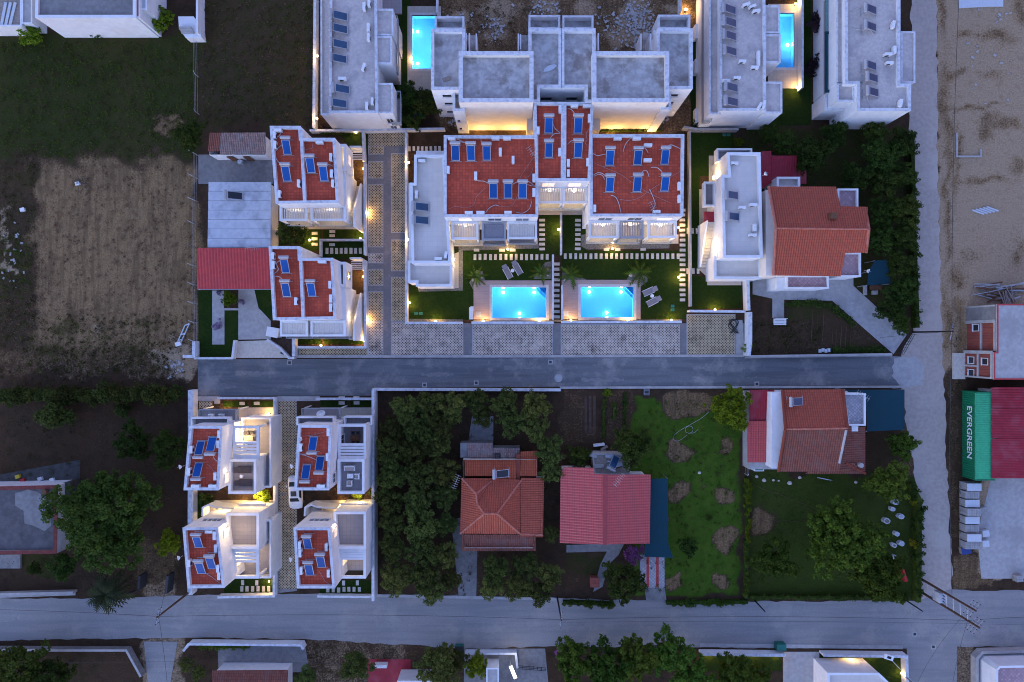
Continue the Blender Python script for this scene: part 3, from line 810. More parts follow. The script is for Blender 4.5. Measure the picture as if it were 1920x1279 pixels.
# ---- stepping stones: each slab its own piece
def stones(lab, lst, w, h, z=.055):
    t = thing('stepping_stone_path', lab, None, (*G(*lst[0]), .026), kind='structure')
    for i, (x, y) in enumerate(lst):
        a = random.uniform(-.03, .03)
        c = G(x + random.uniform(-.3, .3), y + random.uniform(-.3, .3))
        MB().obox(c[0], c[1], .02, z, w / PPM * random.uniform(.95, 1.05), h / PPM * random.uniform(.95, 1.05), a).build('stone', M['stone'], t)
stones('row of pale slabs above the left garden pool', [(890.5 + 9.68 * i, 482) for i in range(15)], 5.2, 11)
stones('row of pale slabs above the right garden pool', [(1060 + 9.6 * i, 480.5) for i in range(23)], 5.2, 10.5)
stones('column of pale slabs right of the left red block', [(1016.5, 413 + 9 * i) for i in range(7)], 10.5, 5)
stones('column of pale slabs left of the right red block', [(1083.5, 413 + 9 * i) for i in range(7)], 10.5, 5)
stones('long column of pale slabs beside the right boundary', [(1279.5, 394 + 9.35 * i) for i in range(19)], 10.5, 5.2)
stones('dark alley of slabs between the two garden pools', [(1044, 495 + 9.9 * i) for i in range(11)], 10.5, 5.5)
stones('row of slabs to the white block stairs', [(1290, 433), (1298.5, 433), (1307, 433)], 5.2, 10.5)
stones('row of slabs to the white block patio', [(1290, 508.5), (1300, 508.5), (1309, 508.5)], 5.2, 10.5)
stones('loose slabs before the left red block', [(893.5, 469), (941, 469), (961, 469)], 10.5, 5.5)
stones('loose slabs before the right red block', [(1137, 468), (1158, 468), (1206, 468)], 10, 5)
stones('column of slabs beside the small lawn lamp', [(590, 437.5), (590, 448), (590, 458)], 10.5, 5.2)
stones('column of slabs beneath the upper left villa', [(623, 434), (623, 442), (623, 459)], 10.5, 5.2)
stones('row of slabs in the walled lawn', [(613 + 9 * i, 470.5) for i in range(8)], 5.5, 11)
stones('row of slabs behind the left red block', [(768 + 8 * i, 279) for i in range(8)], 4.6, 9)
stones('pair of slabs before the upper left small villa', [(454.5, 756.5), (481.5, 756.5)], 10.5, 6)
stones('slabs before the upper right small villa', [(641, 746), (641, 755.5), (668.5, 746), (668.5, 755.5)], 11, 6)
stones('slabs below the lower left small villa', [(455, 1092.5), (481.5, 1093), (453.5, 1104), (463.5, 1104), (474, 1104), (484, 1104), (494, 1104), (504, 1104)], 5.6, 10)
stones('slabs below the lower right small villa', [(644.5, 1093), (670, 1093), (615, 1106), (625, 1106), (635, 1106), (645, 1105), (654, 1105), (664, 1105), (674, 1105)], 5.6, 9)

# ================================================================ POOLS
def lamp_light(parent, loc, power, col=(1, .58, .22), r=.08, kind='POINT'):
    l = bpy.data.lights.new('lamp_light', kind)
    l.energy = power * LP; l.color = col
    l.shadow_soft_size = r
    o = bpy.data.objects.new('lamp_light', l); COL.objects.link(o)
    off = OFF[parent.name]
    o.parent = parent; o.location = Vector(loc) - off
    return o

def pool(lab, water, deck, lamps, power, cut=None):
    x0, y0, x1, y1 = water
    a = G(x0, y1); b = G(x1, y0)
    t = thing('swimming_pool', lab, 'pool', (*G((x0 + x1) / 2, (y0 + y1) / 2), 0))
    D = -1.25
    basin = [(a[0], a[1]), (b[0], a[1]), (b[0], b[1]), (a[0], b[1])]
    mb = MB()
    n = 4
    vs = [(x, y, D) for x, y in basin] + [(x, y, .06) for x, y in basin]
    mb.add(vs, [(0, 1, 2, 3)] + [((i + 1) % 4, i, 4 + i, 4 + (i + 1) % 4) for i in range(4)])
    mb.build('basin', M['pool'], t)
    # coping and deck as four slabs around the water
    q = .34
    o = [(a[0] - q, a[1] - q), (b[0] + q, a[1] - q), (b[0] + q, b[1] + q), (a[0] - q, b[1] + q)]
    cp = MB().ring(o, q, -.2, .075)
    cp.build('coping', M['coping'], t)
    if deck:
        dx0, dy0, dx1, dy1 = deck
        A = G(dx0, dy1); B = G(dx1, dy0)
        i0, i1 = (a[0] - q, a[1] - q), (b[0] + q, b[1] + q)
        for r_ in ((A[0], i0[0], A[1], B[1]), (i1[0], B[0], A[1], B[1]), (i0[0], i1[0], A[1], i0[1]), (i0[0], i1[0], i1[1], B[1])):
            if r_[1] - r_[0] > .02 and r_[3] - r_[2] > .02:
                MB().box(r_[0], r_[1], r_[2], r_[3], -.2, .06).build('deck', M['deck' if power > 0 and cut else 'patio'], t)
    # corner steps
    if cut:
        sx, sy = (b[0], b[1])
        for k, (d, z) in enumerate(((1.5, -.9), (1.0, -.5))):
            MB().prism([(sx, sy), (sx - d, sy), (sx, sy - d)], D, z).build('step', M['pool'], t)
    w = MB().flat([(a[0], a[1]), (b[0], a[1]), (b[0], b[1]), (a[0], b[1])], -.06)
    w.build('water', M['water'], t)
    for (lx, ly, dx, dy) in lamps:
        c = G(lx, ly)
        MB().obox(c[0] + dx * .03, c[1] + dy * .03, -.95, -.65, .3 if dy else .05, .05 if dy else .3).build('pool_lamp', M['poollamp'], t)
        l = bpy.data.lights.new('lamp_light', 'POINT')
        l.energy = power * LP; l.color = (.86, .97, 1.0); l.shadow_soft_size = .15
        lo = bpy.data.objects.new('lamp_light', l); COL.objects.link(lo)
        lo.parent = t; lo.location = Vector((c[0] + dx * .6, c[1] + dy * .6, -.92)) - OFF[t.name]
    return t
pool('bright lit turquoise pool with rosy deck, left of the stepping stone alley', POOLS[0][1], (888, 526, 1037, 599), [(943, 539, 0, -1), (1002, 539, 0, -1), (974, 596, 0, 1)], 520, True)
pool('bright lit turquoise pool with rosy deck, right of the stepping stone alley', POOLS[1][1], (1053, 525, 1201, 598), [(1106, 538, 0, -1), (1166, 538, 0, -1), (1139, 595, 0, 1)], 520, True)
pool('lit turquoise pool beside the left concrete shell, near the top', POOLS[2][1], (764, 12, 826, 170), [(773, 55, 1, 0), (773, 115, 1, 0), (822, 85, -1, 0)], 400)
pool('lit blue pool between the flat roofed blocks, top right', POOLS[3][1], (1440, 8, 1494, 166), [(1489, 80, -1, 0), (1450, 40, 1, 0)], 300)
# ================================================================ BUILDINGS
def block(t, px, h, z0=0.0, drop=.55, pw=.27, wall='white', cap='marble', roof='screed', capname='parapet_cap', roofname='roof', wallname='wall'):
    """walls up to h with a parapet, its capping and the sunk roof surface"""
    p = GG(px, h)
    q = inset(p, pw)
    mb = MB()
    n = len(p)
    # outer faces up to just under the cap, inner faces of the parapet
    mb.prism(p, z0, h - .06, top=False)
    mb.add([(x, y, h - drop) for x, y in q] + [(x, y, h - .06) for x, y in q], [((i + 1) % n, i, n + i, n + (i + 1) % n) for i in range(n)])
    if z0 > .1: mb.add([(x, y, z0) for x, y in p], [tuple(range(n - 1, -1, -1))])
    mb.build(wallname, M[wall], t)
    MB().ring(inset(p, -.03), pw + .06, h - .06, h).build(capname, M[cap], t)
    MB().flat(inset(p, pw - .005), h - drop).build(roofname, M[roof], t)
    return p

def divider(t, a, b, h, w=.34, drop=.55):
    a = G(*a, h); b = G(*b, h)
    MB().seg(a, b, w - .06, h - drop, h - .058).build('parapet', M['white'], t)
    MB().seg(a, b, w, h - .055, h + .004).build('parapet_cap', M['marble'], t)

def window(t, a, b, u0, u1, z0, z1, lit=False, mull=1, name='window'):
    """window on the wall that runs a->b (outside on the right hand)"""
    a, b = Vector(a), Vector(b)
    d = (b - a); L_ = d.length; d.normalize(); nrm = Vector((d.y, -d.x))
    p0 = a + d * (L_ * u0); p1 = a + d * (L_ * u1)
    f = MB()
    w = .07
    def bar(s, e, za, zb, dep=.06):
        s = s + nrm * (dep / 2); e = e + nrm * (dep / 2)
        f.seg(s, e, dep, za, zb)
    bar(p0, p1, z0, z0 + w); bar(p0, p1, z1 - w, z1)
    bar(p0, p0 + d * w, z0 + w, z1 - w); bar(p1 - d * w, p1, z0 + w, z1 - w)
    for k in range(mull):
        c = p0 + (p1 - p0) * ((k + 1) / (mull + 1))
        bar(c - d * .025, c + d * .025, z0 + w, z1 - w, .045)
    fo = f.build(name, M['plastic'], t)
    e = MB(); c = nrm * .02
    e.seg(p0 + d * w + c * .5, p1 - d * w + c * .5, .02, z0 + w, z1 - w)
    e.build('pane', M['litpane' if lit else 'pane'], fo)
    s = MB(); s.seg(p0 - d * .05 + nrm * .06, p1 + d * .05 + nrm * .06, .12, z0 - .06, z0 - .005)
    s.build('sill', M['marble'], fo)
    return fo

def glass_rail(t, pts, z, hgt=.95, m='glass', name='glass_railing'):
    mb = MB(); mb.strip(pts, .03, z, z + hgt - .05)
    g = mb.build(name, M[m], t)
    MB().strip(pts, .06, z + hgt - .045, z + hgt).build('handrail', M['metalgrey'], g)

def pergola(t, px, h, fl, slat='louvre', light=0.0, rail=True, pitch=.2, sw=.10, frame='white'):
    """balcony at fl under a louvred pergola whose frame top is at h"""
    x0, y0, x1, y1 = px
    a = G(x0, y1, h); b = G(x1, y0, h)
    p = [(a[0], a[1]), (b[0], a[1]), (b[0], b[1]), (a[0], b[1])]
    fr = MB().ring(p, .26, h - .28, h).build('pergola_frame', M[frame], t)
    mb = MB()
    x = a[0] + .26 + pitch / 2
    while x < b[0] - .27:
        mb.box(x - sw / 2, x + sw / 2, a[1] + .26, b[1] - .26, h - .16, h - .12); x += pitch
    stuff(mb.build('louvre_slats', M[slat], fr))
    for x in (a[0] + .13, b[0] - .13):
        MB().box(x - .11, x + .11, a[1] + .02, a[1] + .24, fl + .001, h - .281).build('post', M[frame], t)
    MB().box(a[0], b[0], a[1] - .25, b[1] + .02, fl - .22, fl).build('balcony_slab', M['patio' if light else 'terrace'], t)
    if rail: glass_rail(t, [(a[0] + .05, b[1]), (a[0] + .05, a[1] - .2), (b[0] - .05, a[1] - .2), (b[0] - .05, b[1])], fl + .001)
    if light:
        lm = MB().box((a[0] + b[0]) / 2 - .15, (a[0] + b[0]) / 2 + .15, b[1] - .42, b[1] - .3, fl + 1.9, fl + 2.1).build('wall_lamp', M['bulbw'], t)
        lamp_light(t, ((a[0] + b[0]) / 2, b[1] - .9, fl + 1.9), light, (1, .74, .40), .15)

def steps(t, p0, p1, w, z0, z1, n, m='stone', name='step'):
    """flight of steps from p0 (low) to p1 (high), each step its own piece"""
    p0, p1 = Vector(p0), Vector(p1)
    d = p1 - p0; L_ = d.length; ang = math.atan2(d.y, d.x)
    for i in range(n):
        c = p0 + d * ((i + .5) / n)
        z = z0 + (z1 - z0) * (i + 1) / n
        MB().obox(c.x, c.y, max(0, z - .5), z, L_ / n - .012, w, ang).build(name, M[m], t)

def centre(px, h=0):
    p = GG(px, h)
    return (sum(a for a, _ in p) / len(p), sum(b for _, b in p) / len(p), 0)

def wall_windows(t, a, b, h, lit):
    """two windows on each storey of a plain wall"""
    a, b = G(*a, h), G(*b, h)
    for z in (.95, 3.95, 6.6):
        for u in (.2, .62): window(t, a, b, u, u + .17, z, z + 1.3, lit and z < 2)

RH = 9.0     # height of the red roofs
# ---------------------------------------------------------------- the two left villas
def left_villa(lab, roof, div, per, strip, box, stair, rail, entry, lit):
    t = thing('villa', lab, 'villa', centre(roof, RH), 'red roofed white villas')
    p = block(t, roof, RH, roof='redtile', roofname='tiled_roof')
    divider(t, div[0], div[1], RH)
    for q in per: pergola(t, q, 6.2, 3.1, light=26 if lit else 0, slat='louvre', pitch=.2, sw=.11 if lit else .185)
    sp = GG(strip, 5.8)
    MB().prism(sp, 0, 5.8).build('side_wing', M['white'], t)
    # loggia box with a lit opening to the sky
    bp = GG(box, 6.3)
    MB().ring(bp, .32, 2.9, 6.3).build('loggia', M['white'], t)
    MB().flat(inset(bp, .31), 3.2).build('loggia_floor', M['patio'], t)
    xs = [v[0] for v in bp]; ys = [v[1] for v in bp]
    window(t, (max(xs), min(ys)), (max(xs), max(ys)), .3, .7, 3.9, 5.4, lit)
    if lit:
        MB().box(min(xs) + .33, min(xs) + .40, sum(ys) / 4 - .2, sum(ys) / 4 + .2, 4.9, 5.2).build('wall_lamp', M['bulbw'], t)
        lamp_light(t, ((min(xs) + max(xs)) / 2, sum(ys) / 4, 4.9), 30, (1, .66, .3), .1)
    # outside stair rising along the wing
    s0, s1 = G(*stair[0]), G(*stair[1], 3.1)
    a = (G(stair[2], stair[0][1])[0], G(0, stair[0][1])[1]); b = (a[0], a[1] - 4.0)
    steps(t, a, b, .95, 0, 3.0, 11)
    ox = a[0] + .62
    MB().seg((ox, a[1] + .1), (ox, b[1]), .2, 0, 1.3, 5.0).build('stair_wall', M['white'], t)
    MB().seg((ox, b[1] - .002), (ox, b[1] - 2.0), .2, 0, 5.0).build('stair_wall', M['white'], t)
    MB().box(a[0] - .5, a[0] + .5, b[1] - 1.9, b[1] - .05, 2.8, 3.0).build('landing', M['patio'], t)
    MB().box(a[0] - .47, a[0] - .43, b[1] + 1.0, b[1] + 1.4, 4.3, 4.55).build('wall_lamp', M['bulbw'], t)
    lamp_light(t, (a[0] + .1, b[1] + 1.0, 4.3), 28 if lit else 30, (1, .72, .36), .1)
    # entry screen of white bars on the boundary side
    e0, e1 = G(entry[0], entry[1]), G(entry[2], entry[3])
    MB().box(e0[0], e1[0], e0[1] - .1, e0[1] + .1, 0, 2.2).build('entry_wall', M['white'], t)
    for i in range(5):
        y = e0[1] - .35 - i * (e0[1] - e1[1] - .4) / 4
        MB().box(e0[0] + .1, e1[0], y - .04, y + .04, 1.7, 1.8).build('entry_bar', M['plastic'], t)
    MB().box(e1[0] - .1, e1[0] + .0, e1[1], e0[1] - .11, 0, 1.0).build('entry_side', M['white'], t)
    # ground floor windows and south patio
    wall_windows(t, roof[0], roof[-1], RH, lit)
    return t
left_villa('upper of the two left villas, with lamplit loggia and red tiled roof in two halves',
           [(506, 236.5), (563.5, 236.5), (565, 259), (628, 259), (634.5, 380), (517, 381.7)], ((564, 240), (571, 379)),
           [(524, 383, 576, 414), (582, 383, 648, 414)], [(636, 319), (648, 319), (650, 412), (640, 412)], [(634, 270), (649, 270), (649, 319), (636, 319)],
           ((0, 350), (0, 390), 671.5), None, (663, 284, 684, 306), True)
left_villa('lower of the two left villas, with closed louvres and red tiled roof in two halves',
           [(504, 462), (562, 462), (563, 484), (624, 484), (630, 598), (512, 600)], ((562.5, 466), (568, 597)),
           [(525, 601, 577, 631), (582, 601, 648, 631)], [(634, 538), (647, 538), (650, 630), (637, 630)], [(633, 491), (648, 491), (648, 538), (635, 538)],
           ((0, 552), (0, 600), 671.5), None, (663, 488, 684, 508), False)
for lab, r_ in (('paved terrace below the upper left villa', (556, 415, 684, 430)), ('paved terrace below the lower left villa', (556, 600, 672, 632))):
    sheet('yard', rect(*r_), M['patio'], .03, lab)

# ---------------------------------------------------------------- the long villa row in the middle
t = thing('villa_block', 'large white block with square red roof and six solar heaters, left of the twin roofs', 'villa', centre(rect(833, 254, 1008, 406), RH), 'red roofed white villas')
pL = block(t, rect(832.5, 254, 1008.8, 406.6), RH, roof='redtile', roofname='tiled_roof')
for q, lit, sl in (((846, 415, 897, 449), 24, 'louvre'), ((903, 415, 949, 451), 0, 'louvredk'), ((951, 415, 1007, 448), 0, 'louvre')):
    pergola(t, q, 6.2, 3.1, slat=sl, light=lit, sw=.11 if lit else .18, frame='white' if sl == 'louvre' else 'metalgrey')
a, b = (pL[0][0], min(v[1] for v in pL)), (max(v[0] for v in pL), min(v[1] for v in pL))
a = (min(v[0] for v in pL), a[1])
for u in (.14, .46, .76): window(t, a, b, u, u + .15, 6.5, 8.2, u < .2)
for u in (.10, .42, .72): window(t, a, b, u, u + .2, 3.2, 5.4, u < .2, 2, 'balcony_door')
for u in (.10, .42, .72): window(t, a, b, u, u + .2, .1, 2.3, True, 2, 'patio_door')
t = thing('villa_block', 'large white block with square red roof and six solar heaters, right of the twin roofs', 'villa', centre(rect(1107, 252, 1282, 405), RH), 'red roofed white villas')
pR = block(t, [(1106.6, 252), (1282.8, 252), (1280.9, 405.5), (1106.6, 405.5)], RH, roof='redtile', roofname='tiled_roof')
for q, lit, sl in (((1104, 414, 1160, 446), 34, 'louvre'), ((1162, 413, 1207, 447), 8, 'louvredk'), ((1214, 414, 1269, 446), 55, 'louvre')):
    pergola(t, q, 6.2, 3.1, slat=sl, light=lit, sw=.10 if lit else .18, frame='white' if sl == 'louvre' else 'metalgrey')
y = min(v[1] for v in pR); a, b = (min(v[0] for v in pR), y), (max(v[0] for v in pR), y)
for u in (.10, .42, .74): window(t, a, b, u, u + .16, 6.5, 8.2, u > .7)
for u in (.08, .40, .72): window(t, a, b, u, u + .2, 3.2, 5.4, True, 2, 'balcony_door')
for u in (.08, .40, .72): window(t, a, b, u, u + .2, .1, 2.3, True, 2, 'patio_door')
t = thing('villa_block', 'narrow white twin block with two slim red roofs between the large red roofs', 'villa', centre(rect(1002, 192, 1108, 339), RH + .3), 'red roofed white villas')
pc = block(t, [(1001, 191.5), (1112.5, 191.5), (1106.5, 339), (1004.5, 339)], RH + .3, roof='redtile', roofname='tiled_roof')
divider(t, (1057, 195), (1056.5, 336), RH + .3, .62)
for q in ((1009, 349, 1055, 381), (1055.5, 349, 1101, 381)):
    pergola(t, q, 6.2, 3.1, light=26, sw=.11)
a, b = G(1005, 341, 9.3), G(1106, 341, 9.3)
for u in (.12, .62): window(t, (a[0], min(v[1] for v in pc)), (b[0], min(v[1] for v in pc)), u, u + .25, 6.4, 8.3, True)
for u in (.12, .60): window(t, (a[0], min(v[1] for v in pc)), (b[0], min(v[1] for v in pc)), u, u + .28, .1, 2.3, True, 2, 'patio_door')
for x0 in (1010, 1056):
    c0, c1 = G(x0, 391, 2.6), G(x0 + 45, 384, 2.6)
    MB().box(c0[0], c1[0], c0[1], c1[1], 2.35, 2.6).build('porch_canopy', M['white'], t)
# side corridor with lit window on the north
for x, s in ((994, 1), (1116, -1)):
    c = G(x, 226, 3.0)
    MB().box(c[0] - .45, c[0] + .45, c[1] - 1.6, c[1] + .9, 0, 4.4).build('stair_tower', M['cream'], t)
    lp = MB().box(c[0] + s * .46, c[0] + s * .56, c[1] + .2, c[1] + .5, 4.0, 4.3).build('wall_lamp', M['bulbw'], t)
    lamp_light(t, (c[0] - s * 1.3, c[1] + .3, 3.6), 120, (1, .70, .34), .12)
for lab, p in (('lit patio before the left red block', [(848, 452), (1008, 446), (1008, 460), (880, 462), (848, 462)]), ('lit patio before the right red block', [(1094, 440), (1272, 440), (1272, 457), (1094, 462)]), ('patio before the twin red roofs', [(1008, 390), (1106, 390), (1106, 403), (1008, 403)])):
    sheet('yard', p, M['patio'], .033, lab)

# white two storey block on the left end
t = thing('flat_roofed_block', 'white two storey block with long pale flat roof at the left end of the row', 'villa', centre(rect(772, 290, 846, 492), 6.5))
block(t, [(777, 290.5), (833, 290.5), (845, 493.5), (772, 493.5), (769, 343), (776.5, 343)], 6.5, roof='paleroof', cap='white')
block(t, [(764.5, 489), (847.5, 489), (847.5, 537), (780, 537), (780, 530), (765, 530)], 3.9, roof='paleroof', cap='white', drop=.5, roofname='terrace_floor')
MB().prism(GG(rect(766, 343, 772, 489), 3.6), 0, 3.6).build('side_ledge', M['white'], t)
pe = GG([(780, 283), (832, 283), (832, 292), (780, 292)], 3.2)
MB().prism(pe, 0, 3.2).build('rear_porch', M['white'], t)
a = G(847.5, 500, 3.9); b = G(847.5, 440, 3.9)
wl = MB().box(a[0] + .02, a[0] + .12, a[1] + .9, a[1] + 1.2, 2.2, 2.5).build('wall_lamp', M['bulbw'], t)
lamp_light(t, (a[0] + .9, a[1] + 1.0, 2.2), 90, (1, .75, .42), .1)
sheet('yard', [(784, 500), (868, 470), (868, 540), (784, 543)], M['patio'], .031, 'pale terrace at the foot of the flat roofed block')

# white two storey block on the right end
t = thing('flat_roofed_block', 'white block with pale flat roof and side stairs right of the long lawn', 'villa', centre(rect(1353, 286, 1430, 483), 6.5))
pe = block(t, [(1363.5, 286), (1425.7, 286), (1430, 483), (1356.5, 483), (1353.5, 328), (1366, 328)], 6.5, roof='paleroof', cap='white')
block(t, [(1339, 480), (1427, 480), (1427, 523), (1339, 523)], 3.7, roof='paleroof', cap='white', drop=.4, roofname='terrace_floor')
MB().prism(GG([(1344.5, 407), (1357, 407), (1357, 481), (1344.5, 481)], 4.2), 0, 4.2).build('side_wing', M['white'], t)
block(t, [(1320.5, 341), (1341, 341), (1341, 386.5), (1320.5, 386.5)], 3.6, z0=2.5, roof='terrace', cap='white', drop=.7, pw=.16, roofname='balcony_floor', wallname='balcony')
block(t, [(1344.5, 278.5), (1410, 278.5), (1410, 288), (1344.5, 302)], 3.9, z0=2.6, roof='terrace', cap='white', drop=.8, pw=.14, roofname='balcony_floor', wallname='balcony')
sx = G(1330, 0)[0]
a = (G(1318, 500)[0], G(0, 502)[1]); b = (G(1318.5, 415)[0], G(0, 424)[1])
steps(t, a, b, 1.05, 0, 3.1, 14)
MB().seg((a[0] - .62, a[1]), (b[0] - .62, b[1]), .18, 0, 1.1, 4.1).build('stair_wall', M['white'], t)
MB().box(b[0] - .7, b[0] + .6, b[1], b[1] + 1.3, 2.8, 3.05).build('landing', M['crimson'], t)
wl = MB().box(a[0] + .55, a[0] + .62, a[1] + 1.6, a[1] + 1.9, 3.1, 3.4).build('wall_lamp', M['bulbw'], t)
lamp_light(t, (a[0] + .1, a[1] + 2.2, 3.6), 95, (1, .70, .34), .1)
c = G(1338, 333, 2.5)
MB().box(c[0] - .1, c[0] + .05, c[1] - .15, c[1] + .15, 2.4, 2.7).build('wall_lamp', M['bulbw'], t)
lamp_light(t, (c[0] - .5, c[1] + .4, 2.4), 60, (1, .66, .28), .1)

# ---------------------------------------------------------------- four small villas at the lower left
def small_villa(lab, roof, balc, deck, room, court, beams, east, lit, solid):
    """tall strip with red roof, lower room with roof terrace, first floor court under a beam frame"""
    H1 = RH + .3
    t = thing('small_villa', lab, 'villa', centre(roof, H1), 'small white villas with red roof strips')
    p = block(t, roof, H1, roof='redtile', roofname='tiled_roof', pw=.26)
    for r_ in balc:
        block(t, rect(*r_[:4]), r_[4], z0=r_[4] - 1.2, roof='terrace', cap='white', pw=.13, drop=.95, roofname='balcony_floor', wallname='balcony', capname='balcony_rail')
    if deck:
        q = GG(rect(*deck), 3.0)
        MB().prism(q, 2.7, 3.0, bot=True).build('deck_slab', M['terrace'], t)
        glass_rail(t, [q[0], q[1], q[2], q[3], q[0]], 3.002, .9)
        for (x, y) in q:
            MB().cyl(x * .998, y, 0, 2.7, .08, 8).build('post', M['plastic'], t)
    wall_windows(t, roof[0], roof[3], H1, False)
    if not deck: window(t, G(*roof[1], H1), G(*roof[0], H1), .22, .80, 5.6, 6.5, False, 3)
    wall_windows(t, roof[3], roof[2], H1, lit[1] > 100)
    TR, FR, FL = 6.6, 6.1, 3.2
    rp = block(t, rect(*room), TR, roof='terrace', cap='white', pw=.25, drop=.85, roofname='terrace_floor', wallname='room_wall')
    cq = GG(rect(*court), FR)
    x0, x1 = min(v[0] for v in cq), max(v[0] for v in cq); y0, y1 = min(v[1] for v in cq), max(v[1] for v in cq)
    MB().ring(cq, .3, FR - .35, FR).build('pergola_frame', M['white'], t)
    xr = east and max(v[0] for v in GG(rect(*east), 4.1)) or x1
    MB().box(x0 - .9, x1 - (.0 if not solid else .31), y0 + .01, y1 - .01, 0, FL - .03).build('first_floor', M['terrace'], t)
    MB().box(x0, x1, (y0 if room[1] > court[1] else y1 - .28) + .002, (y0 + .28 if room[1] > court[1] else y1) - .002, FL + .001, FR - .351).build('court_wall', M['white'], t)
    if solid: MB().box(x1 - .3, x1 - .002, y0, y1, 0, FR - .351).build('court_wall', M['white'], t)
    else:
        for yy in (y0 + .15, y1 - .15): MB().box(x1 - .28, x1 - .02, yy - .13, yy + .13, FL + .001, FR - .351).build('post', M['white'], t)
    bx0, bx1 = x0 + .28, x1 - .28
    ya, yb = G(0, beams[0], FR)[1], G(0, beams[1], FR)[1]
    for i in range(beams[2]):
        y = ya + (yb - ya) * (i + .5) / beams[2]
        MB().box(bx0 - .3, bx1, y - .14, y + .14, FR - .3, FR - .02).build('pergola_beam', M['white'], t)
    if east:
        block(t, rect(*east), 4.1, roof='terrace', cap='white', pw=.16, drop=.9, roofname='terrace_floor')
    # doors and lamps on the tall wall: over the roof terrace and inside the court
    pr = sorted(p, key=lambda v: -v[0])[:2]
    def wall_x(y):
        (xa, ya_), (xb, yb_) = pr
        return xa + (xb - xa) * (y - ya_) / (yb_ - ya_)
    for k, (q, fl) in enumerate(((rp, TR - .85), (cq, FL))):
        ym = sum(v[1] for v in q) / len(q)
        xw = wall_x(ym) + .04
        window(t, (xw, ym - .6), (xw, ym + .6), 0, 1, fl + .95 if k == 0 else fl + .05, fl + 2.3, lit[k] > 0, 1, 'terrace_door')
        if lit[k]:
            MB().box(xw + .03, xw + .15, ym + .85, ym + 1.05, fl + 2.0, fl + 2.2).build('wall_lamp', M['bulbw'], t)
            lamp_light(t, (xw + (1.5 if k == 0 else .55), ym + (.2 if k == 0 else .95), fl + 2.0), lit[k], (1, .70, .34), .1)
    return t, p
small_villa('upper left of the four small villas, two dark loungers on its terrace',
            [(355.3, 798.7), (416.5, 799.4), (410, 919), (344.5, 919)], [(358, 783, 428, 799, 6.4)], (379, 767, 447, 797),
            (428, 861.5, 480, 926), (437, 798.7, 485.5, 861), (827, 858, 5), (453, 783.5, 508, 914), (24, 300), False)
small_villa('upper right of the four small villas, pale sofa set on its terrace',
            [(559, 797), (621.7, 798), (616.5, 919), (552, 919)], [(556, 781.6, 626, 797, 6.4), (645, 781, 697, 797, 4.1)], (570, 765, 639, 791),
            (633, 861.5, 683, 926), (634, 795.7, 686.3, 861), (831, 860, 5), None, (0, 0), True)
small_villa('lower left of the four small villas, lamp glow on its bare terrace',
            [(342.5, 989.6), (408, 989.6), (421, 1102), (352, 1103)], [], None,
            (424, 962.5, 485, 1029), (437, 1029.5, 485, 1085), (1030, 1056, 4), (440, 975, 508, 1084), (85, 80), False)
small_villa('lower right of the four small villas, beside the grove',
            [(550.4, 989.6), (618.5, 989.6), (628, 1103), (557, 1103)], [], None,
            (626, 960, 686, 1029), (636, 1029.5, 686, 1085), (1031, 1050, 4), None, (8, 16), True)
# entrance porches between the upper and lower small villas
for lab, x0, lit in (('lamplit entrance porch of the lower left small villa', 379, 170), ('entrance porch of the lower right small villa', 571, 40)):
    t = thing('entrance_porch', lab, 'porch', (*G(x0 + 40, 955), 0))
    pts = [G(x0, 968, 2.2), G(x0 + 1, 952, 2.2), G(x0 + 12, 947, 2.2), G(x0 + 24, 951, 2.2), G(x0 + 60, 954, 2.2)]
    MB().strip(pts, .22, 0, 2.2).build('curved_wall', M['white'], t)
    for i in range(6):
        c = G(x0 + 4 + i * 5, 963, 1.0 + i * .12)
        MB().box(c[0] - .17, c[0] + .17, c[1] - .5, c[1] + .6, 0, .2 + i * .17).build('step', M['patio'], t)
    q = GG(rect(x0 + 68, 944, x0 + 118, 968), 3.0)
    MB().prism(q, 2.7, 3.0, bot=True).build('canopy', M['white'], t)
    c = G(x0 + 104, 942, 2.2)
    MB().box(c[0] - .3, c[0] + .3, c[1] - .08, c[1] + .0, 1.9, 2.2).build('wall_lamp', M['bulbw'], t)
    lamp_light(t, (c[0] - .4, c[1] + .9, 2.0), lit * 1.8, (1, .66, .26), .12)
    if lit > 100:
        lamp_light(t, (G(x0 + 50, 949)[0], G(0, 950)[1], 1.6), 90, (1, .7, .3), .12)
    sheet('yard', rect(x0 + 20, 938, x0 + 135, 956), M['patio'], .03, lab.split('porch')[0].strip() + ' yard')
for lab, r_ in (('lit patio above the upper left small villa', (447, 764, 517, 800)), ('grey patio above the upper right small villa', (600, 764, 703, 800))):
    sheet('yard', rect(*r_), M['patio'], .031, lab)

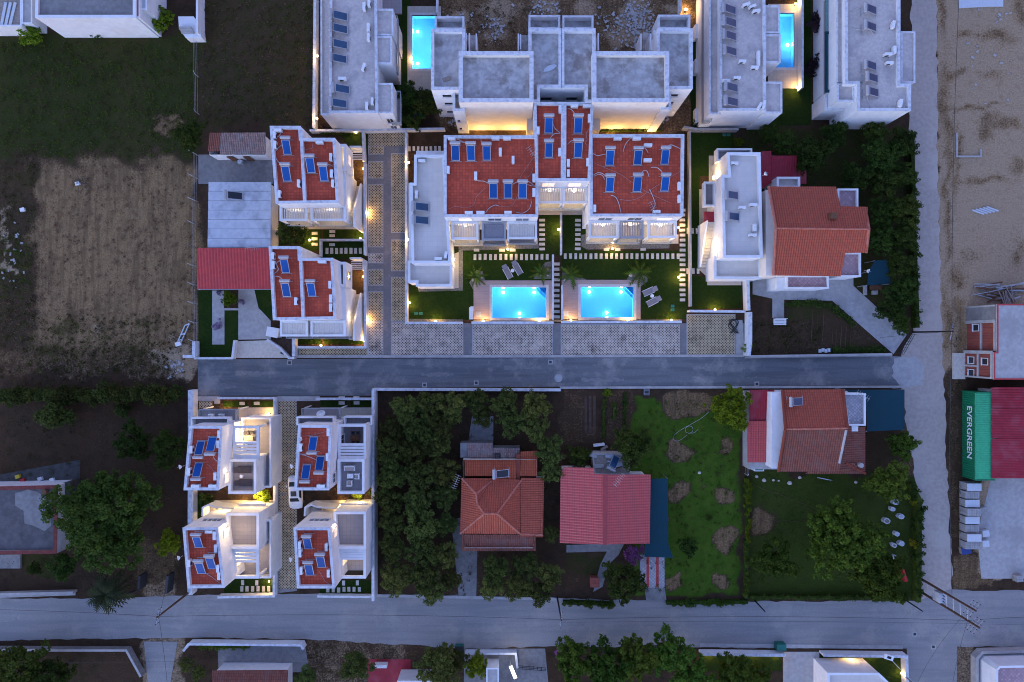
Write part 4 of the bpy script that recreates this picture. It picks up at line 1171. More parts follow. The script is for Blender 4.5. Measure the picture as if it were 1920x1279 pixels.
# ---------------------------------------------------------------- concrete shells at the top
t = thing('unfinished_building', 'large unfinished white building with bare concrete roofs behind the red roofs', 'building', centre(rect(860, 54, 1254, 191), 9))
block(t, rect(860.4, 96.4, 1000, 191.4), 10.4, roof='screed2', wall='cream', pw=.42, drop=.7)
block(t, rect(1111, 96.4, 1254.4, 191.4), 10.4, roof='screed2', wall='cream', pw=.42, drop=.7)
block(t, [(991.4, 53.4), (1052.6, 53.4), (1052.6, 164), (1012, 164), (1012, 192), (991.4, 192)], 9.6, roof='screed2', wall='white', pw=.3, drop=.7)
block(t, [(1052.8, 53.4), (1116.4, 53.4), (1116.4, 192), (1097, 192), (1097, 164), (1052.8, 164)], 9.6, roof='screed2', wall='white', pw=.3, drop=.7)
block(t, [(808.5, 54.5), (871.6, 54.5), (871.6, 166), (849, 166), (849, 205), (838, 205), (838, 168), (808.5, 168)] if False else [(808.5, 54.5), (871.6, 54.5), (871.6, 168), (808.5, 168)], 9.6, roof='screed2', wall='white', pw=.3, drop=.7)
block(t, rect(849, 166, 871, 208), 8.6, roof='screed2', wall='white', pw=.25, drop=.8)
block(t, rect(1232, 53.4, 1298.7, 166.7), 9.6, roof='screed2', wall='white', pw=.3, drop=.7)
block(t, rect(1240, 165, 1258, 205), 8.6, roof='screed2', wall='white', pw=.25, drop=.8)
for r_ in ((815.6, 31, 870, 55), (991.4, 28.6, 1050, 54), (1055, 29.4, 1112.5, 54), (1234, 28, 1294, 54)):
    block(t, rect(*r_), 6.8, roof='screed2', wall='white', pw=.18, drop=1.0, z0=3.0, roofname='balcony_floor')
for (x, y0_, y1_) in ((874, 62, 98), (880, 62, 96), (893, 63, 94), (972, 63, 94), (976, 64, 92), (1122, 62, 94), (1202, 63, 94), (1220, 63, 94), (1227, 56, 80)):
    a, b = G(x, y0_, 6.3), G(x, y1_, 6.3)
    MB().seg(a, b, .16, 3.2, 6.3).build('partition_wall', M['white'], t)
MB().prism(GG(rect(876, 66, 893, 96), 3.2), 3.0, 3.2, bot=True).build('slab', M['screed2'], t)
MB().prism(GG(rect(972, 66, 992, 96), 3.2), 3.0, 3.2, bot=True).build('slab', M['screed2'], t)
MB().prism(GG(rect(1205, 62, 1232, 96), 3.2), 3.0, 3.2, bot=True).build('slab', M['screed2'], t)
a, b = G(808.5, 168, 9.6), G(849, 168, 9.6)
for z in (1.6, 4.6, 7.2): window(t, a, b, .42, .90, z, z + .9, False, 0)
a, b = G(849, 208, 8.6), G(862, 208, 8.6)
for z in (1.6, 4.6): window(t, a, b, .25, .85, z, z + .9, False, 0)
a, b = G(1258, 166.7, 9.6), G(1298.7, 166.7, 9.6)
for z in (1.6, 4.6, 7.2): window(t, a, b, .10, .55, z, z + .9, False, 0)
a, b = G(1014, 165, 9.6), G(1096, 165, 9.6)
for u in (.02, .62): window(t, a, b, u, u + .28, 5.6, 6.8, False, 0)
# debris lying on the slabs
d = MB(); c = G(1030, 128, 8.95)
d.prism([(c[0] + .9 * math.cos(k * .9) * random.uniform(.7, 1.1), c[1] + .35 * math.sin(k * .9) + .3 * math.cos(k * .9)) for k in range(7)], 8.905, 9.0)
tag(d.build('rubble_sheet', M['bag']), 'crumpled pale sheet lying on the unfinished roof', 'sheet')
d = MB(); c = G(838, 148, 8.95); d.obox(c[0], c[1], 8.905, 8.96, 1.0, .5, .3)
tag(d.build('loose_board', M['palewood']), 'loose board on the left wing of the unfinished roof', 'board')

# ---------------------------------------------------------------- flat roofed neighbours along the top edge
t = thing('apartment_block', 'long flat roofed white block at the top left of the unfinished building', 'building', centre(rect(620, -60, 705, 211), 7.2))
block(t, [(620.6, -110), (703, -110), (703, 156), (709, 156), (709, 211.6), (617, 211.6), (617, 206)] if False else [(619, -110), (705, -110), (708, 211.6), (617, 211.6)], 7.2, roof='screed', pw=.25, drop=.35)
block(t, [(601, -110), (621, -110), (621, 215), (601.5, 215)], 6.2, roof='screed', pw=.14, drop=.25, wall='white', roofname='lower_roof')
for r_ in ((703, 16.8, 737, 66), (703, 68, 734.5, 119), (707, 156, 736, 212)):
    block(t, rect(*r_), 6.9, roof='screed', pw=.15, drop=.2, roofname='bay_roof')
MB().prism(GG(rect(703, -60, 753, 25), 3.4), 3.1, 3.4, bot=True).build('balcony_slab', M['terrace'], t)
for r_ in ((734, 36, 747, 140), (735, 176, 753, 234)):
    q = GG(rect(*r_), 3.4)
    MB().prism(q, 3.1, 3.4, bot=True).build('balcony_slab', M['terrace'], t)
    glass_rail(t, [q[0], q[1], q[2], q[3]], 3.402, .9)
a, b = G(709, 212, 6.9), G(736, 212, 6.9)
window(t, a, b, .3, .8, 3.2, 4.9); window(t, a, b, .3, .8, .9, 2.2)
t = thing('apartment_block', 'flat roofed white block left of the upper right pool', 'building', centre(rect(1353, -60, 1432, 206), 6.8))
block(t, [(1350, -110), (1434, -110), (1436, 207), (1350, 207)], 6.8, roof='screed', pw=.25, drop=.35)
block(t, [(1330, -110), (1351, -110), (1351, 214), (1330, 214)], 6.0, roof='screed', pw=.16, drop=.3, roofname='lower_roof')
q = GG(rect(1317, -110, 1331, 230), 3.6)
MB().prism(q, 3.2, 3.6, bot=True).build('balcony_slab', M['terrace'], t)
glass_rail(t, [q[1], q[0], q[3], q[2]] if False else [q[0], q[1], q[2], q[3]], 3.602, .9)
for y in (66, 130, 222):
    c = G(1318, y, 0); MB().box(c[0] - 1.3, c[0] + .6, c[1] - .9, c[1] + .9, 0, 1.1).build('entry_step_wall', M['white'], t)
for r_ in ((1434, 10, 1462, 62), (1434, 64.5, 1463.5, 117), (1434, 153.5, 1466.5, 212)):
    block(t, rect(*r_), 6.4, roof='screed', pw=.16, drop=.2, roofname='bay_roof')
t = thing('apartment_block', 'flat roofed white block with teal glass balcony beside the dusty road', 'building', centre(rect(1590, -60, 1690, 206), 7.1))
block(t, [(1585, -110), (1688, -110), (1688, 157), (1708, 157), (1708, 207.7), (1607.5, 207.7), (1607.5, 157), (1585, 157)], 7.1, roof='screed', pw=.3, drop=.4)
block(t, rect(1569, -110, 1586, 156), 6.4, roof='screed', pw=.14, drop=.25, roofname='lower_roof')
block(t, rect(1570, 155, 1602, 190), 6.4, roof='screed', pw=.16, drop=.25, roofname='lower_roof')
block(t, rect(1690, 59, 1716, 155), 6.6, roof='screed', pw=.14, drop=.2, roofname='bay_roof')
block(t, rect(1548, 176, 1597, 206), 3.9, roof='terrace', pw=.14, drop=.9, roofname='terrace_floor')
q = GG(rect(1547, 0, 1571, 175), 3.4)
MB().prism(q, 3.0, 3.4, bot=True).build('balcony_slab', M['terrace'], t)
glass_rail(t, [q[0], q[1], q[2], q[3]] if False else [q[1], q[0], q[3], q[2]], 3.402, .95, 'tealglass')
q2 = GG(rect(1547, 59, 1570, 173), 4.4)
MB().ring(q2, .3, 4.25, 4.4).build('teal_frame', M['teal_box'] if False else M['shade_teal'], t)
a, b = G(1607.5, 207.7, 7.1), G(1708, 207.7, 7.1)
wq = (G(1570, 190, 6.4), G(1602, 190, 6.4))
window(t, wq[0], wq[1], .2, .4, 1.0, 2.2)
lamp_light(t, (G(1560, 100, 4)[0], G(0, 90, 4)[1], 2.8), 30, (1, .78, .4), .15)
c = G(1559, 100, 2.9); MB().box(c[0] - .1, c[0] + .1, c[1] - .1, c[1] + .1, 2.85, 2.98).build('ceiling_lamp', M['bulbw'], t)

t = thing('house', 'low white house with grey flat roof at the top left corner', 'house', centre(rect(70, -40, 250, 32), 5.5))
block(t, [(68, -80), (254, -80), (254, 33), (66, 33)], 5.5, roof='concrete_dk', cap='white', pw=.3, drop=.3)
block(t, rect(250, -60, 262, 33), 5.2, roof='redsheet', cap='white', pw=.12, drop=.1, roofname='tiled_edge')
block(t, rect(262, -60, 275, 18), 4.8, roof='greysheet', cap='white', pw=.12, drop=.1)
t = thing('shed', 'low shed with boarded roof cut off by the left top corner', 'shed', centre(rect(-20, -40, 60, 48), 2.6))
block(t, rect(-60, -60, 40, 49), 2.8, roof='palewood', cap='white', pw=.15, drop=.15)
block(t, rect(41, -60, 60, 44), 2.8, roof='concrete', cap='white', pw=.12, drop=.1)
for i in range(3):
    a, b = G(2 + i * 8, 46, 2.8), G(10 + i * 9, 4, 2.8)
    MB().seg(a, b, .35, 2.69, 2.76).build('roof_board', M['bag'], t)
t = thing('stair_turret', 'small white outdoor stair by the field wall at the top left', 'stairs', (*G(355, 60), 0))
MB().prism(GG([(331, 28), (360, 28), (372, 45), (375, 68), (345, 68), (333, 52)], 1.8), 0, 1.4).build('base', M['white'], t)
for i in range(5):
    a = G(337 + i * 2.2, 53 + i * 3.5, 1.5 - i * .2); b = G(360 + i * 2.5, 53 + i * 3.5, 1.5 - i * .2)
    MB().seg(a, b, .2, 1.4, 1.75 - i * .07).build('step', M['concrete'], t)
MB().strip([G(376, -40, 1), G(376, 68, 1)], .25, 0, 2.0).build('side_wall', M['white'], t)

# ---------------------------------------------------------------- old buildings left of the villas
def roof_plane(pts, e0, e1, pitch=.28, amp=.075, sub=4, steps_=None, prof='sin'):
    """ribbed sheet over a planar convex polygon; ribs run across the eave e0->e1. returns verts faces uvs"""
    P = [Vector(q) for q in pts]
    e0, e1 = Vector(e0), Vector(e1)
    U = (e1 - e0).normalized()
    far = max(P, key=lambda q: ((q - e0) - U * (q - e0).dot(U)).length)
    nrm = U.cross(far - e0).normalized()
    if nrm.z < 0: nrm = -nrm
    for q in P:     # drop every corner onto the slope
        q.z = e0.z - (nrm.x * (q.x - e0.x) + nrm.y * (q.y - e0.y)) / nrm.z
    V = nrm.cross(U)
    if V.z < 0: V = -V
    pu = [((q - e0).dot(U), (q - e0).dot(V)) for q in P]
    u0, u1 = min(a for a, _ in pu), max(a for a, _ in pu)
    n = max(2, int((u1 - u0) / pitch * sub))
    rows = []
    for i in range(n + 1):
        u = u0 + 1e-4 + (u1 - u0 - 2e-4) * i / n
        vs = []
        for k in range(len(pu)):
            (a, b), (c, d) = pu[k], pu[(k + 1) % len(pu)]
            if (a - u) * (c - u) <= 0 and abs(a - c) > 1e-9:
                vs.append(b + (d - b) * (u - a) / (c - a))
        if len(vs) < 2: continue
        if prof == 'sin': off = amp * abs(math.sin(math.pi * (u - u0) / pitch))
        else: off = amp if ((u - u0) / pitch) % 1 < .22 else 0.0
        rows.append((u, min(vs), max(vs), off))
    v, f, uv = [], [], []
    for (u, a, b, o) in rows:
        for w in (a, b):
            q = e0 + U * u + V * w + nrm * o
            v.append(tuple(q)); uv.append((u, w))
    for i in range(len(rows) - 1):
        k = 2 * i
        f.append((k, k + 2, k + 3, k + 1))
    return v, f, uv

def add_plane(t, pts, e0, e1, m, name='roof_slope', **kw):
    v, f, uv = roof_plane(pts, e0, e1, **kw)
    mb = MB(); mb.v = v; mb.f = f
    return mb.build(name, M[m], t, uvs=uv)

def P3(px, py, h): return (*G(px, py, h), h)

def ridge(t, a, b, m='ridge', r=.11, name='ridge_tiles'):
    MB().tube([a, b], r, 7).build(name, M[m], t)

t = thing('shed', 'old shed with lichened tile roof beside the upper left villa', 'shed', centre(rect(390, 249, 499, 289), 3))
MB().prism(GG([(394, 255), (497, 255), (497, 290), (392, 290)], 2.6), 0, 2.6, top=False).build('wall', M['white'], t)
add_plane(t, [P3(390, 284, 2.7), P3(412, 284, 2.7), P3(414, 249, 3.4), P3(393, 249, 3.4)], P3(390, 284, 2.7), P3(412, 284, 2.7), 'terra2')
add_plane(t, [P3(412.3, 289, 2.6), P3(499, 289, 2.6), P3(498, 248.5, 3.4), P3(414.3, 249, 3.4)], P3(412, 289, 2.6), P3(499, 289, 2.6), 'oldtile')
a, b = G(420, 292, 2.4), G(497, 292, 2.4)
for u in (.10, .5): MB().obox(a[0] + (b[0] - a[0]) * u, a[1] - .03, 0, 2.0, .8, .06).build('door', M['wood'], t)
MB().box(*[G(444, 0, 1)[0], G(452, 0, 1)[0]], a[1] - .5, a[1] - .1, 0, .8).build('washbasin', M['greysheet'], t)
t = thing('outbuilding', 'low building with pale blue grey flat sheet roof at the left', 'outbuilding', centre(rect(391, 341, 508, 465), 3.4))
MB().prism(GG([(394, 344), (505, 344), (505, 466), (394, 466)], 3.3), 0, 3.25, top=False).build('wall', M['white'], t)
for i in range(7):   # sheets laid side by side
    y0_, y1_ = 341.5 + i * 17.6, 341.5 + (i + 1) * 17.6 - .5
    MB().prism(GG([(391 - i * .3, y0_), (508 - i * .15, y0_), (508 - i * .15, y1_), (391 - i * .3, y1_)], 3.4), 3.28, 3.40 + .012 * (i % 2), bot=True).build('roof_sheet', M['greysheet'], t)
t = thing('red_roofed_house', 'house with long red corrugated roof left of the lower left villa', 'house', centre(rect(370, 463, 507, 542), 3.2))
MB().prism(GG([(376, 467), (512, 467), (512, 538), (376, 538)], 3.0), 0, 2.95, top=False).build('wall', M['white'], t)
add_plane(t, [P3(370, 542, 3.0), P3(512, 542, 3.0), P3(510, 465, 3.6), P3(369.5, 465, 3.6)], P3(370, 542, 3.0), P3(512, 542, 3.0), 'redsheet', pitch=.38, amp=.05)
MB().seg(G(371, 542.5, 2.9), G(508, 542.5, 2.9), .1, 2.85, 2.98).build('gutter', M['metalgrey'], t)

# ---------------------------------------------------------------- the pitched roof house right of the white block
t = thing('pitched_roof_house', 'cream house with broad terracotta pitched roof right of the white flat block', 'house', centre(rect(1440, 350, 1625, 520), 6))
MB().prism(GG([(1436, 356), (1564, 356), (1569, 394), (1612, 394), (1612, 470), (1574, 474), (1570, 512), (1436, 517)], 6.0), 0, 6.0).build('wall', M['cream'], t)
E_, RD = 6.2, 8.3
add_plane(t, [P3(1441, 350, E_), P3(1568, 350.5, E_), P3(1572, 388, 6.72), P3(1622, 390, 6.72), P3(1629, 430, RD), P3(1455, 428, RD)], P3(1441, 350, E_), P3(1568, 350, E_), 'terra')
add_plane(t, [P3(1450, 516.5, E_), P3(1576, 518, E_), P3(1578, 475, 7.0), P3(1624, 474, 7.0), P3(1629, 430, RD), P3(1455, 428, RD)], P3(1450, 517, E_), P3(1576, 517, E_), 'terra')
ridge(t, P3(1455, 428, RD + .05), P3(1629, 430, RD + .05))
ridge(t, P3(1441, 350, E_ + .05), P3(1455, 428, RD + .05), r=.16, name='verge_tiles')
ridge(t, P3(1450, 516.5, E_ + .05), P3(1455, 428, RD + .05), r=.16, name='verge_tiles')
ridge(t, P3(1622, 390, 6.77), P3(1629, 430, RD + .05), r=.18, name='verge_tiles')
ridge(t, P3(1624, 474, 7.05), P3(1629, 430, RD + .05), r=.18, name='verge_tiles')
c = G(1562, 405, 8.0); MB().box(c[0] - .4, c[0] + .4, c[1] - .35, c[1] + .35, 6.8, 8.3).build('chimney', M['wood'], t)
for r_, h in (((1571, 354, 1609, 392), 5.6), ((1574, 474, 1614, 519), 4.2), ((1475, 517, 1554, 541), 4.0)):
    block(t, rect(*r_), h, roof='pinkterrace', cap='white', pw=.16, drop=.4, roofname='terrace_floor', wallname='terrace_wall')
block(t, rect(1457, 332, 1500, 352), 4.4, roof='screed', cap='white', pw=.2, drop=.5, roofname='terrace_floor', wallname='terrace_wall')
MB().prism(GG(rect(1456, 520, 1478, 543), 3.4), 0, 3.4).build('porch', M['white'], t)
q = [G(1612, 354, 5.5), G(1612, 392, 5.5)]; MB().strip(q, .08, 4.0, 4.1).build('awning_rail', M['wood'], t)
t = thing('crimson_shed', 'shed with dark crimson sheet roof behind the white block', 'shed', centre(rect(1427, 285, 1495, 350), 2.8))
MB().prism(GG([(1430, 290), (1492, 295), (1492, 345), (1430, 345)], 2.5), 0, 2.5, top=False).build('wall', M['cream'], t)
add_plane(t, [P3(1427, 355, 2.6), P3(1446, 343, 2.6), P3(1446, 283, 3.2), P3(1427, 284, 3.2)], P3(1427, 355, 2.6), P3(1446, 355, 2.6), 'crimson', pitch=.3, amp=.03)
add_plane(t, [P3(1446.5, 338, 2.5), P3(1494, 338, 2.5), P3(1494, 292, 3.1), P3(1446.5, 292, 3.1)], P3(1446, 338, 2.5), P3(1494, 338, 2.5), 'crimson', pitch=.3, amp=.03)
add_plane(t, [P3(1495, 345, 2.4), P3(1512, 345, 2.4), P3(1512, 319, 2.7), P3(1495, 319, 2.7)], P3(1495, 345, 2.4), P3(1512, 345, 2.4), 'crimson', pitch=.3, amp=.03)

# ---------------------------------------------------------------- hipped roof house in the grove
t = thing('hipped_roof_house', 'house with many sided terracotta hipped roof in the middle of the grove', 'house', centre(rect(863, 850, 1020, 1033), 3.5))
MB().prism(GG([(868, 862), (1006, 862), (1006, 895), (1016, 895), (1016, 1003), (1000, 1003), (1000, 1028), (870, 1028)], 3.2), 0, 3.2, top=False).build('wall', M['cream'], t)
e, r_, pt = 3.3, 5.4, 'terra'
A = P3(866, 897, e); B = P3(863, 1000, e); Cc = P3(976, 1001, e); D = P3(978, 918, e)
R1 = P3(908, 963, r_); R2 = P3(932, 963, r_); Pk = P3(893, 926, 4.8); V2 = P3(924, 902, e); V1 = P3(894, 945, 5.0)
add_plane(t, [B, Cc, R2, R1], B, Cc, 'terra')
def on(a_, b_, c_, px, py):
    """point of the plane a b c seen at this pixel"""
    a_, b_, c_ = Vector(a_), Vector(b_), Vector(c_); nn = (b_ - a_).cross(c_ - a_); h = 4.0
    for _ in range(6):
        x, y = G(px, py, h); h = a_.z - (nn.x * (x - a_.x) + nn.y * (y - a_.y)) / nn.z
    return (*G(px, py, h), h)
Pk = on(A, B, R1, 893, 926); V1 = on(A, B, R1, 895, 945)
add_plane(t, [A, Pk, V1, R1, B], A, B, 'terra')
N0, N1 = P3(866, 897, e), P3(924, 897, e)
add_plane(t, [N0, N1, Pk], N0, N1, 'terra')
add_plane(t, [N1, V1, Pk], N1, V1, 'terra')
D2 = P3(978, 917, e + .2); S0 = P3(924, 914, e + .2)
add_plane(t, [N1, P3(978, 900, e), R2, R1, V1], N1, P3(978, 900, e), 'terra')
add_plane(t, [P3(978, 900, e), Cc, R2], P3(978, 900, e), Cc, 'terra')
add_plane(t, [P3(976.5, 896, 3.45), P3(1020, 896, 2.9), P3(1018, 1007, 2.9), P3(976.5, 1007, 3.45)], P3(1020, 896, 2.9), P3(1018, 1007, 2.9), 'terra')
add_plane(t, [P3(866, 1002, 3.2), P3(1004, 1002, 3.2), P3(1005, 1033, 2.7), P3(866, 1033, 2.7)], P3(866, 1033, 2.7), P3(1005, 1033, 2.7), 'terra2')
for a, b in ((P3(866, 897, e), Pk), (P3(922, 901, e), Pk), (Pk, V1), (V1, R1), (R1, B), (R1, R2), (R2, Cc), (R2, P3(978, 900, e)), (Cc, P3(1018, 1003, 2.9))):
    ridge(t, (a[0], a[1], a[2] + .07), (b[0], b[1], b[2] + .07), 'ridge', .12)
add_plane(t, [P3(871, 861, 2.8), P3(968, 861, 2.8), P3(968, 915, 3.3), P3(925, 915, 3.3), P3(925, 893, 3.2), P3(871, 893, 3.2)], P3(871, 861, 2.8), P3(968, 861, 2.8), 'terra3')
add_plane(t, [P3(975, 847, 2.7), P3(1008, 845, 2.7), P3(1008, 893, 3.0), P3(975, 893, 3.0)], P3(975, 846, 2.7), P3(1008, 846, 2.7), 'terra3')
MB().box(G(968, 0, 3)[0], G(975, 0, 3)[0], G(0, 915, 3)[1], G(0, 852, 3)[1], 2.5, 3.0).build('party_wall', M['terra'], t)
MB().prism(GG([(863, 831), (924, 831), (924, 840), (975, 840), (975, 858), (863, 858)], 2.2), 0, 2.2).build('lean_to', M['concrete_dk'], t)
add_plane(t, [P3(876, 831, 2.25), P3(924, 831, 2.25), P3(924, 858, 2.4), P3(876, 858, 2.4)], P3(876, 831, 2.25), P3(924, 831, 2.25), 'oldtile')
add_plane(t, [P3(925, 840, 2.25), P3(974, 841, 2.25), P3(974, 858, 2.4), P3(925, 858, 2.4)], P3(925, 840, 2.25), P3(974, 840, 2.25), 'oldtile')

# ---------------------------------------------------------------- rose red roof house
t = thing('rose_roofed_house', 'house with wide rose red metal tile roof beside the teal shade', 'house', centre(rect(1050, 876, 1219, 1021), 3.5))
MB().prism(GG([(1055, 882), (1112, 882), (1112, 893), (1212, 893), (1212, 1014), (1055, 1014)], 3.2), 0, 3.2, top=False).build('wall', M['white'], t)
add_plane(t, [P3(1049.5, 1018, 3.3), P3(1051, 897, 3.3), P3(1056, 876, 3.3), P3(1114, 877, 4.3), P3(1114, 889, 4.3), P3(1134, 890, 4.7), P3(1134, 1021, 4.7)], P3(1049.5, 1018, 3.3), P3(1051, 897, 3.3), 'pinktile', pitch=.34, amp=.05)
add_plane(t, [P3(1134, 1021, 4.7), P3(1134, 890, 4.7), P3(1220, 889, 3.3), P3(1218, 1019, 3.3)], P3(1220, 889, 3.3), P3(1218, 1019, 3.3), 'pinktile', pitch=.34, amp=.05)
MB().seg(G(1134, 889, 4.75), G(1134, 1021.5, 4.75), .5, 4.66, 4.78).build('ridge_cap', M['pinktile'], t)
t = thing('cluttered_lean_to', 'cluttered lean-to with boards and a tilted solar heater behind the rose red roof', 'lean-to', (*G(1150, 870), 0))
block(t, [(1110, 850), (1180, 852), (1180, 890), (1115, 890)], 2.4, roof='palewood', cap='concrete', wall='concrete', pw=.15, drop=.1)
for i in range(14):
    c = G(random.uniform(1112, 1178), random.uniform(836, 886), 2.4)
    up = c[1] < G(0, 852, 2.4)[1]
    MB().obox(c[0], c[1], 2.301 + i * .004 if up else 0, (2.45 if up else .6) + random.uniform(0, .15), random.uniform(.4, 1.7), random.uniform(.15, .5), random.uniform(-.3, .5)).build('clutter', M[random.choice(['palewood', 'bag', 'concrete', 'greysheet', 'plastic', 'wood', 'metalgrey'])], t)

# ---------------------------------------------------------------- right house beside the teal canopy
t = thing('weathered_roof_house', 'house with weathered brown and terracotta roof below the end of the asphalt road', 'house', centre(rect(1405, 730, 1625, 888), 5))
MB().prism(GG([(1447, 736), (1574, 736), (1578, 800), (1570, 872), (1447, 878)], 4.6), 0, 4.55).build('wall', M['white'], t)
MB().prism(GG([(1570, 802), (1617, 802), (1617, 880), (1570, 880)], 3.4), 0, 3.4).build('wing_wall', M['white'], t)
E_, RD = 4.8, 6.6
add_plane(t, [P3(1466, 731, E_), P3(1580, 730, E_), P3(1589, 803, RD), P3(1472, 805, RD)], P3(1466, 731, E_), P3(1580, 731, E_), 'terra')
add_plane(t, [P3(1459, 884, E_), P3(1573, 884, E_), P3(1589, 803, RD), P3(1472, 805, RD)], P3(1459, 884, E_), P3(1573, 884, E_), 'terra2')
add_plane(t, [P3(1575, 868, 5.0), P3(1623, 888, 3.6), P3(1622, 800, 3.6), P3(1590, 802, 5.4)], P3(1623, 888, 3.6), P3(1622, 800, 3.6), 'terra2') if False else add_plane(t, [P3(1572, 880, 4.75), P3(1622, 884, 3.8), P3(1622, 800, 3.8), P3(1580, 803, 4.75)], P3(1622, 868, 3.8), P3(1622, 800, 3.8), 'terra2')
add_plane(t, [P3(1510, 888, 3.7), P3(1622, 888, 3.7), P3(1600, 868, 4.5), P3(1532, 868, 4.5)], P3(1510, 888, 3.7), P3(1622, 888, 3.7), 'terra2')
ridge(t, P3(1472, 805, RD + .05), P3(1589, 803, RD + .05))
for a, b, m_ in (((1466, 731, E_), (1472, 805, RD), 'terra'), ((1459, 884, E_), (1472, 805, RD), 'terra3'), ((1580, 730, E_), (1589, 803, RD), 'terra'), ((1573, 868, 5.1), (1586, 806, 6.5), 'concrete'), ((1622, 888, 3.7), (1585, 868, 4.5), 'terra')):
    ridge(t, (*P3(*a)[:2], a[2] + .06), (*P3(*b)[:2], b[2] + .06), m_, .17, 'verge_tiles')
block(t, [(1581, 737), (1623, 738), (1623, 798), (1590, 798)], 4.6, roof='bluetile', cap='white', pw=.16, drop=.4, roofname='terrace_floor', wallname='terrace_wall')
MB().prism(GG(rect(1597, 799, 1609, 809), 4.4), 3.6, 4.4).build('vent_box', M['plastic'], t)
c = G(1613, 872, 4.4); MB().cyl(c[0], c[1], 3.4, 4.7, .3, 10).build('chimney', M['concrete'], t)
t = thing('crimson_annex', 'crimson corrugated annex roof left of the weathered roof house', 'annex', centre(rect(1403, 730, 1450, 868), 2.8))
MB().prism(GG([(1405, 735), (1456, 735), (1456, 880), (1405, 880)], 2.5), 0, 2.5).build('wall', M['concrete'], t)
add_plane(t, [P3(1404, 789, 2.8), P3(1452, 789, 2.8), P3(1452, 731, 3.2), P3(1406, 731, 3.2)], P3(1404, 789, 2.8), P3(1452, 789, 2.8), 'crimson', pitch=.3, amp=.04)
add_plane(t, [P3(1401, 867, 2.7), P3(1447, 867, 2.7), P3(1447, 790, 3.0), P3(1401, 790, 3.0)], P3(1401, 867, 2.7), P3(1401, 790, 3.0), 'redsheet', pitch=.3, amp=.04) if False else add_plane(t, [P3(1401, 867, 2.75), P3(1447, 867, 2.75), P3(1447, 789.5, 2.95), P3(1401, 789.5, 2.95)], P3(1401, 867, 2.75), P3(1447, 867, 2.75), 'pinktile', pitch=.3, amp=.04)
MB().prism(GG([(1448, 733), (1466, 733), (1470, 790), (1463, 880), (1446, 880)], 2.7), 2.5, 2.72).build('flat_roof', M['greysheet'], t)

# ---------------------------------------------------------------- right edge: brick shell, container, crimson shed
t = thing('brick_shell', 'unfinished house with red hollow brick walls and concrete frame at the right edge', 'building', centre(rect(1815, 572, 1920, 712), 3))
pr = GG([(1870, 571), (1990, 571), (1990, 711), (1864, 711), (1864, 661), (1870, 661)], 5.5)
MB().prism(pr, 0, 5.3).build('wall', M['brick'], t)
MB().prism(inset(pr, -.04), 5.3, 5.5, bot=True).build('roof_slab', M['concrete'], t)
MB().ring(inset(pr, -.06), .16, 5.501, 5.56).build('brick_edge', M['redsheet'], t)
xa, xb = G(1870, 0, 5.5)[0], G(1864, 0, 5.5)[0]
yk = [G(0, v, 5.5)[1] for v in (571, 602, 632, 661, 688, 711)]
MB().box(xa - .10, xa - .005, yk[1], yk[0], 0, 5.29).build('grey_infill', M['concrete_dk'], t)
for k, (y_, x_) in enumerate(((yk[0], xa), (yk[1], xa), (yk[3], xb), (yk[5], xb))):
    MB().box(x_ - .16, x_ - .004, y_ - .2 + .2 * (k == 3), y_ + .2 - .2 * (k == 0), 0, 5.28).build('concrete_column', M['concrete'], t)
for z in (2.6, 5.0):
    MB().box(xa - .14, xa - .006, yk[3] + .21, yk[1] - .21, z, z + .28).build('concrete_beam', M['concrete'], t)
    MB().box(xb - .14, xb - .006, yk[5] + .21, yk[3] - .21, z, z + .28).build('concrete_beam', M['concrete'], t)
MB().box(xb - .14, xb - .006, yk[4] - .12, yk[4] + .12, 0, 2.59).build('concrete_column', M['concrete'], t)
for y_, z in ((yk[2] + 1.2, 1.2), (yk[4] + .7, .9), (yk[4] - .9, .9), (yk[4] + .6, 3.4)):
    window(t, (xb - .02 if y_ < yk[3] else xa - .02, y_ + .45), (xb - .02 if y_ < yk[3] else xa - .02, y_ - .45), 0, 1, z, z + 1.1, False, 0, 'window_opening')
MB().prism(GG(rect(1788, 662, 1810, 711), .3), 0, .3).build('apron', M['stone'], t)

t = thing('shipping_container', 'green shipping container with white lettering on its side, beside the crimson roof', 'container', (*G(1820, 812), 0))
x0, x1 = G(1803.5, 0)[0], G(1803.5, 0)[0] + 2.44
yt, yb = G(0, 733)[1], G(0, 733)[1] - 11.0
hC = 2.6
side = MB()
n = int(11.0 / .28)
for i in range(n):   # corrugated long side
    ya = yt - i * .28
    side.add([(x0, ya, .15), (x0, ya - .10, .15), (x0 + .04, ya - .14, .15), (x0 + .04, ya - .24, .15), (x0, ya - .28, .15),
              (x0, ya, hC), (x0, ya - .10, hC), (x0 + .04, ya - .14, hC), (x0 + .04, ya - .24, hC), (x0, ya - .28, hC)],
             [(k, k + 1, k + 6, k + 5) for k in range(4)])
side.build('side_panel', M['cgreen_side'], t)
MB().box(x0 + .05, x1, yb, yt, .0, hC - .02).build('body', M['cgreen_side'], t)
top = MB()
for i in range(n):
    ya = yt - i * .28
    z = hC
    top.add([(x0 + .02, ya, z), (x1, ya, z), (x1, ya - .12, z), (x0 + .02, ya - .12, z), (x0 + .02, ya - .16, z + .03), (x1, ya - .16, z + .03), (x1, ya - .25, z + .03), (x0 + .02, ya - .25, z + .03), (x0 + .02, ya - .28, z), (x1, ya - .28, z)],
            [(0, 3, 2, 1), (3, 4, 5, 2), (4, 7, 6, 5), (7, 8, 9, 6)])
top.build('roof_panel', M['cgreen'], t)
for yy in (yt, yb):
    MB().box(x0 - .03, x1 + .02, yy - .06, yy + .06, 0, hC + .045).build('end_frame', M['cgreen_side'], t)
